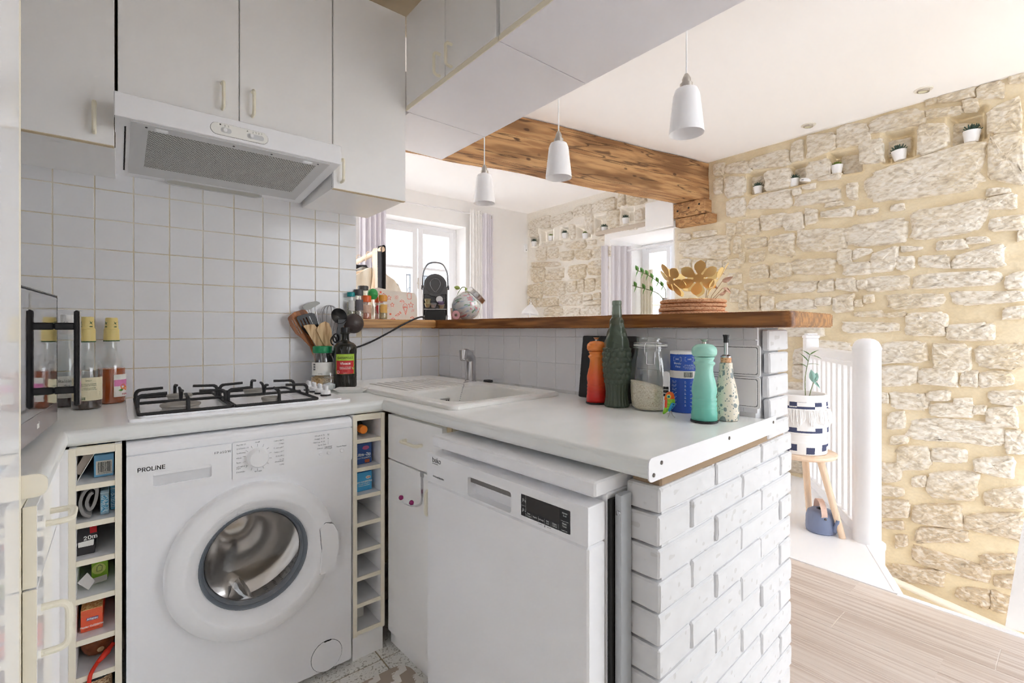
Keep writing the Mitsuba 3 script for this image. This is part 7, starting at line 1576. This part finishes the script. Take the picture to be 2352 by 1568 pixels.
MBL = frame((-0.079, 1.64, sz[0] + 0.001), (0.45, 0, 0.9), (0, 1, 0))
part(t, 'card', prism(sbox(0, 0, 0.082, 0.12), 0.0012, MBL), 'label_white')
part(t, 'blister', prism(rrect(0.015, 0.005, 0.078, 0.11, 0.005), 0.018, MBL), mat('blister_grey', (150, 140, 130), 0.15))
t = thing('cloth', 'grey folded felt cloth on the second shelf of the left unit', 'cloth')
pts = [(0.0, 0.002), (-0.014, 0.012), (-0.020, 0.04), (-0.012, 0.066), (0.002, 0.076), (0.012, 0.066), (0.008, 0.036), (-0.001, 0.020), (-0.008, 0.036), (-0.002, 0.056), (0.004, 0.062)]
q = smooth_path([(x, 0, z) for x, z in pts], 5)
part(t, 'felt', loft([np.array([[-0.053 + x + n_[0], 1.625, sz[1] + 0.004 + z + n_[1]], [-0.053 + x - n_[0], 1.625, sz[1] + 0.004 + z - n_[1]], [-0.053 + x - n_[0], 1.86, sz[1] + 0.004 + z - n_[1]], [-0.053 + x + n_[0], 1.86, sz[1] + 0.004 + z + n_[1]]]) for (x, _, z), n_ in zip(q, [(lambda d: (-d[2] / np.hypot(d[0], d[2]) * 0.0034, d[0] / np.hypot(d[0], d[2]) * 0.0034))(d) for d in np.gradient(q, axis=0)])]), mat('felt_grey', (136, 134, 132), 0.98), 40)
for k, (x, c_, lb) in enumerate(((-0.026, (150, 180, 196), 'clear plastic box of pale blue pins beside the grey cloth'), (-0.0065, (96, 170, 200), 'clear plastic box of bright blue pins at the right of the second shelf'))):
    t = thing('pin_box', lb, 'box')
    y0 = 1.64 + 0.03 * k
    part(t, 'case', box(x - 0.009, y0, sz[1] + 0.0006, x + 0.009, y0 + 0.15, sz[1] + 0.064, 0.002), mat('case_blue%d' % k, c_, 0.12))
    part(t, 'content', box(x - 0.0075, y0 - 0.0006, sz[1] + 0.008, x + 0.0075, y0 + 0.001, sz[1] + 0.05, 0.0), herb((84, 160, 196), (190, 214, 226), 'pins%d' % k))
    part(t, 'seam', box(x - 0.009, y0 - 0.001, sz[1] + 0.056, x + 0.009, y0, sz[1] + 0.058, 0), mat('seam_pale', (196, 214, 222), 0.2))
t, M = carton('open black carton marked 20m on the third shelf of the left unit', -0.083, -0.045, 1.64, 1.85, sz[2], 0.020, (46, 44, 46), 0.0)
part(t, 'inside', tr(box(-0.013, 0.0, 0.018, 0.017, 0.02, 0.032, 0.001), M @ frame((0, 0, 0), (1, 0, 0), (0, 0, -1))), 'label_white') if False else part(t, 'inside', box(-0.078, 1.642, sz[2] + 0.018, -0.048, 1.70, sz[2] + 0.036, 0.001), 'label_white')
MFL = frame((-0.080, 1.640, sz[2] + 0.034), (1, 0, 0.08), (0.1, 0.55, 0.8))
f_ = part(t, 'flap', cat_(prism(sbox(0, 0, 0.040, 0.036), 0.0012, MFL)), col((46, 44, 46), 0.5))
part(f_, 'lettering', text('20m', 0.0095, MFL, 0.012, 0.002, 0.0016, bold=True), 'ink_white')
part(f_, 'red_field', prism(sbox(0.026, 0.016, 0.040, 0.035), 0.0015, MFL), 'label_red')
t, M = carton('bright lime green carton on the fourth shelf of the left unit', -0.054, -0.020, 1.70, 1.88, sz[3], 0.062, (150, 196, 56), 0.0, top=(52, 60, 40))
part(t, 'glow_print', prism(Point(-0.002, 0.028).buffer(0.014), 0.0005, M), mat('pale_lime', (214, 226, 130), 0.5))
part(t, 'motif', prism(outline([(-0.006, 0.022), (0.004, 0.022), (0.005, 0.034), (-0.001, 0.038), (-0.006, 0.033)], 0.0006), 0.0009, M), 'ink_green')
part(t, 'torn_flap', loft([np.array([[-0.084, 1.66, sz[3] + 0.030], [-0.084, 1.66, sz[3] + 0.031]]), np.array([[-0.066, 1.655, sz[3] + 0.012], [-0.066, 1.655, sz[3] + 0.013]]), np.array([[-0.054, 1.66, sz[3] + 0.008], [-0.054, 1.66, sz[3] + 0.009]]), np.array([[-0.022, 1.675, sz[3] + 0.012], [-0.022, 1.675, sz[3] + 0.013]])], closed=False, cap=False) if False else cat_(prism(Polygon([(0, 0), (0.03, -0.012), (0.034, 0.010), (0.010, 0.026)]), 0.0008, frame((-0.080, 1.65, sz[3] + 0.024), (1, 0, -0.5), (0, 0.5, 1))), prism(sbox(0, 0, 0.034, 0.022), 0.0008, frame((-0.055, 1.665, sz[3] + 0.004), (1, 0, 0.1), (0, 1, 0.3)))), mat('card_grey', (208, 204, 200), 0.8))
t, M = carton('orange baking paper carton on the fifth shelf of the left unit', -0.073, -0.030, 1.64, 1.93, sz[4], 0.056, (226, 92, 58), -0.02)
part(t, 'photo_panel', tr(box(-0.0212, 0.0005, 0.038, 0.0212, 0.28, 0.0566, 0.0005), mv(-0.0515, 1.6395, sz[4] + 0.0008, -0.02)), herb((196, 128, 70), (226, 190, 130), 'photo_food'))
b_ = part(t, 'brand_plate', prism(rrect(-0.010, 0.027, 0.013, 0.0345, 0.001), 0.0006, M), mat('plate_violet', (110, 78, 130), 0.5))
part(b_, 'lettering', text('Alfapac', 0.0047, M, 0.0015, 0.0288, 0.001, bold=True, align='c', sx=0.95), 'ink_white')
part(t, 'lettering', text('Papier CUISSON', 0.0044, M, 0.0, 0.0105, 0.0006, bold=True, align='c', sx=0.95), 'ink_white')
part(t, 'small_lettering', text('10 m x 30 cm', 0.0032, M, 0.0, 0.0045, 0.0006, align='c'), mat('ink_maroon', (140, 44, 30), 0.6))
part(t, 'lid_flap', prism(sbox(0, 0, 0.016, 0.05), 0.0008, frame((-0.0865, 1.65, sz[4] + 0.024), (0.45, 0, 0.9), (0, 1, 0))), 'photo_food')
t = thing('onion', 'brown onion in a red net on the sixth shelf of the left unit', 'onion')
ob = lathe([(0.004, -0.029), (0.018, -0.026), (0.029, -0.012), (0.031, 0.002), (0.026, 0.016), (0.014, 0.025), (0.006, 0.03), (0.003, 0.038)], 36, lambda r, z, a: r * (1 + 0.025 * math.sin(a * 5) + 0.012 * math.sin(a * 17)))
part(t, 'bulb', tr(ob, mv(-0.040, 1.70, sz[5] + 0.037, 0, 1.2) @ rot([1, 0, 0], 1.2) @ rot([0, 1, 0], 0.3)), mat('onion_skin', mikit.proc(lambda q, n, uv: mikit.mix(lin((150, 86, 42)), lin((92, 44, 22)), mikit.fbm(q.x * 70, q.y * 70, q.z * 70))), 0.4), True)
part(t, 'root', tr(trimesh.creation.icosphere(2, 0.008), mv(-0.035, 1.672, sz[5] + 0.024)), mat('root_cream', (206, 178, 138), 0.9), True)
mat('net_red', (216, 52, 32), 0.6)
nt = thing('onion_net', 'red plastic net tied round the onion and hanging over the shelf edge', 'net')
for pts, r in (([(-0.010, 1.655, sz[5] + 0.036), (-0.022, 1.642, sz[5] + 0.024), (-0.040, 1.632, sz[5] + 0.010)], [0.003] * 2 + [0.006]), ([(-0.040, 1.632, sz[5] + 0.010), (-0.052, 1.606, sz[5] + 0.001), (-0.056, 1.594, sz[5] - 0.02), (-0.059, 1.592, sz[5] - 0.055)], None), ([(-0.030, 1.64, sz[5] + 0.016), (-0.020, 1.648, sz[5] + 0.022), (-0.008, 1.66, sz[5] + 0.034)], None)):
    P_ = smooth_path(pts, 5)
    part(nt, 'strand', tube(P_, 0.0045 if r is None else np.interp(np.linspace(0, 1, len(P_)), [0, 0.5, 1], [0.003, 0.008, 0.005]), 9), 'net_red', True)
t = thing('matches_tin', 'round tin with an orange lid and black rim on the lowest visible shelf', 'tin')
M = mv(-0.042, 1.66, sz[6] + 0.001)
part(t, 'body', tr(lathe([(0.030, 0), (0.031, 0.002), (0.031, 0.062)], 36), M), herb((206, 184, 150), (150, 116, 84), 'tin_picture'), 40)
part(t, 'rim', tr(lathe([(0.032, 0.060), (0.0325, 0.062), (0.0325, 0.071), (0.030, 0.072)], 36), M), 'black_plastic')
part(t, 'lid', tr(lathe([(0.0305, 0.070), (0.0295, 0.081), (0.026, 0.084), (0, 0.0845)], 36), M), mat('lid_orange', (222, 84, 30), 0.35), 40)
rz_ = [z + S0 for z in RS]
t = thing('bottle', 'dark bottle with an orange cap lying in the top slot of the right shelf unit', 'bottle')
part(t, 'body', tr(lathe([(0.024, 0.0), (0.026, 0.004), (0.026, 0.16), (0.018, 0.185), (0.011, 0.20), (0.011, 0.21)], 32), frame((0.668, 1.86, rz_[0] + 0.0275), (1, 0, 0), (0, 0, 1))), 'oil_dark', 40)
part(t, 'cap', tr(lathe([(0.0145, 0.0), (0.015, 0.002), (0.015, 0.026), (0.0135, 0.029), (0, 0.029)], 32, lambda r, z, a: r * (1 + 0.012 * math.sin(a * 30))), frame((0.668, 1.655, rz_[0] + 0.0275), (1, 0, 0), (0, 0, 1))), mat('cap_orange', (244, 138, 40), 0.35), 40)
t, M = carton('dark blue freezer bag carton marked Ultra-Zip in the right shelf unit', 0.640, 0.706, 1.645, 1.90, rz_[1], 0.072, (48, 84, 146), 0.05, top=(56, 70, 96))
part(t, 'print', cat_(text('Ultra-Zip', 0.0098, M, 0.002, 0.028, 0.0006, align='c', bold=True, sx=0.9), text('Sacs Cong\u00e9lation', 0.0048, M, 0.002, 0.019, 0.0006, align='c')), 'ink_white')
part(t, 'badge', prism(rrect(0.006, 0.003, 0.024, 0.014, 0.001), 0.0006, M), mat('badge_brown', (186, 96, 54), 0.5))
part(t, 'emblem', prism(affinity.scale(Point(0.010, 0.056).buffer(0.009), 1.4, 0.8), 0.0006, M), mat('emblem_rose', (176, 90, 130), 0.5))
t, M = carton('light blue freezer bag carton marked Sacs cong\u00e9lation in the right shelf unit', 0.644, 0.704, 1.640, 1.88, rz_[2], 0.066, (70, 164, 212), 0.04, top=(40, 110, 176))
part(t, 'print', cat_(text('Sacs cong\u00e9lation', 0.0062, M, 0.0, 0.030, 0.0006, align='c', bold=True, sx=0.9), text('moyen mod\u00e8le', 0.0042, M, 0.0, 0.023, 0.0006, align='c'), prism(sbox(-0.022, 0.018, 0.022, 0.0192), 0.0006, M)), 'ink_white')
b_ = part(t, 'badge', prism(affinity.scale(Point(0.016, 0.046).buffer(0.006), 1.6, 0.9), 0.0006, M), 'label_white')
part(b_, 'lettering', text('cora', 0.0045, M, 0.016, 0.0445, 0.001, align='c', bold=True), mat('ink_red', (196, 50, 40), 0.5))
t, M = carton('small white carton in the bottom slot of the right shelf unit', 0.648, 0.690, 1.68, 1.86, rz_[7], 0.034, (206, 204, 198), 0.03, top=(70, 74, 60))

# rug on the kitchen floor
def tx_rug(q, n, uv):
    g = mikit.fbm(q.x * 200, q.y * 200, 0.0)
    x = (q.x * 0.7 + q.y * 0.7) / 0.05; y = (q.x * 0.7 - q.y * 0.7) / 0.07
    zig = dr.abs(x - dr.floor(x) - 0.5) * 0.5
    s = y + zig; f = s - dr.floor(s)
    on = mikit.smoothstep(0.60, 0.66, f + (g - 0.5) * 0.25)
    return mikit.mix(lin((170, 156, 142)), lin((226, 222, 216)), on)
single('rug', 'beige bath-mat rug with white zigzag strokes on the kitchen floor', 'rug', prism(rrect(-0.42, 0, 0.0, 0.62, 0.05), 0.012, mv(0.755, 0.86, 0.0008)), mat('rug_pile', mikit.proc(tx_rug), 0.98, bump=mikit.proc(lambda p, n, uv: mikit.noise(p.x * 300, p.y * 300)), bscale=0.004))
wk = thing('wire_rack', 'white wire rack standing at the window beyond the stone doorway', 'rack')
for k in range(5):
    z = 1.02 + k * 0.045
    part(wk, 'rung', cyl((4.40, 3.18, z), (4.38, 2.98, z), 0.0035, n=8), 'rod_white')
part(wk, 'frame_tube', tube(fillet([(4.40, 3.19, 0.0), (4.40, 3.19, 1.25), (4.38, 2.98, 1.25), (4.36, 2.90, 0.0)], 0.05, 6), 0.006, 8), 'rod_white', True)
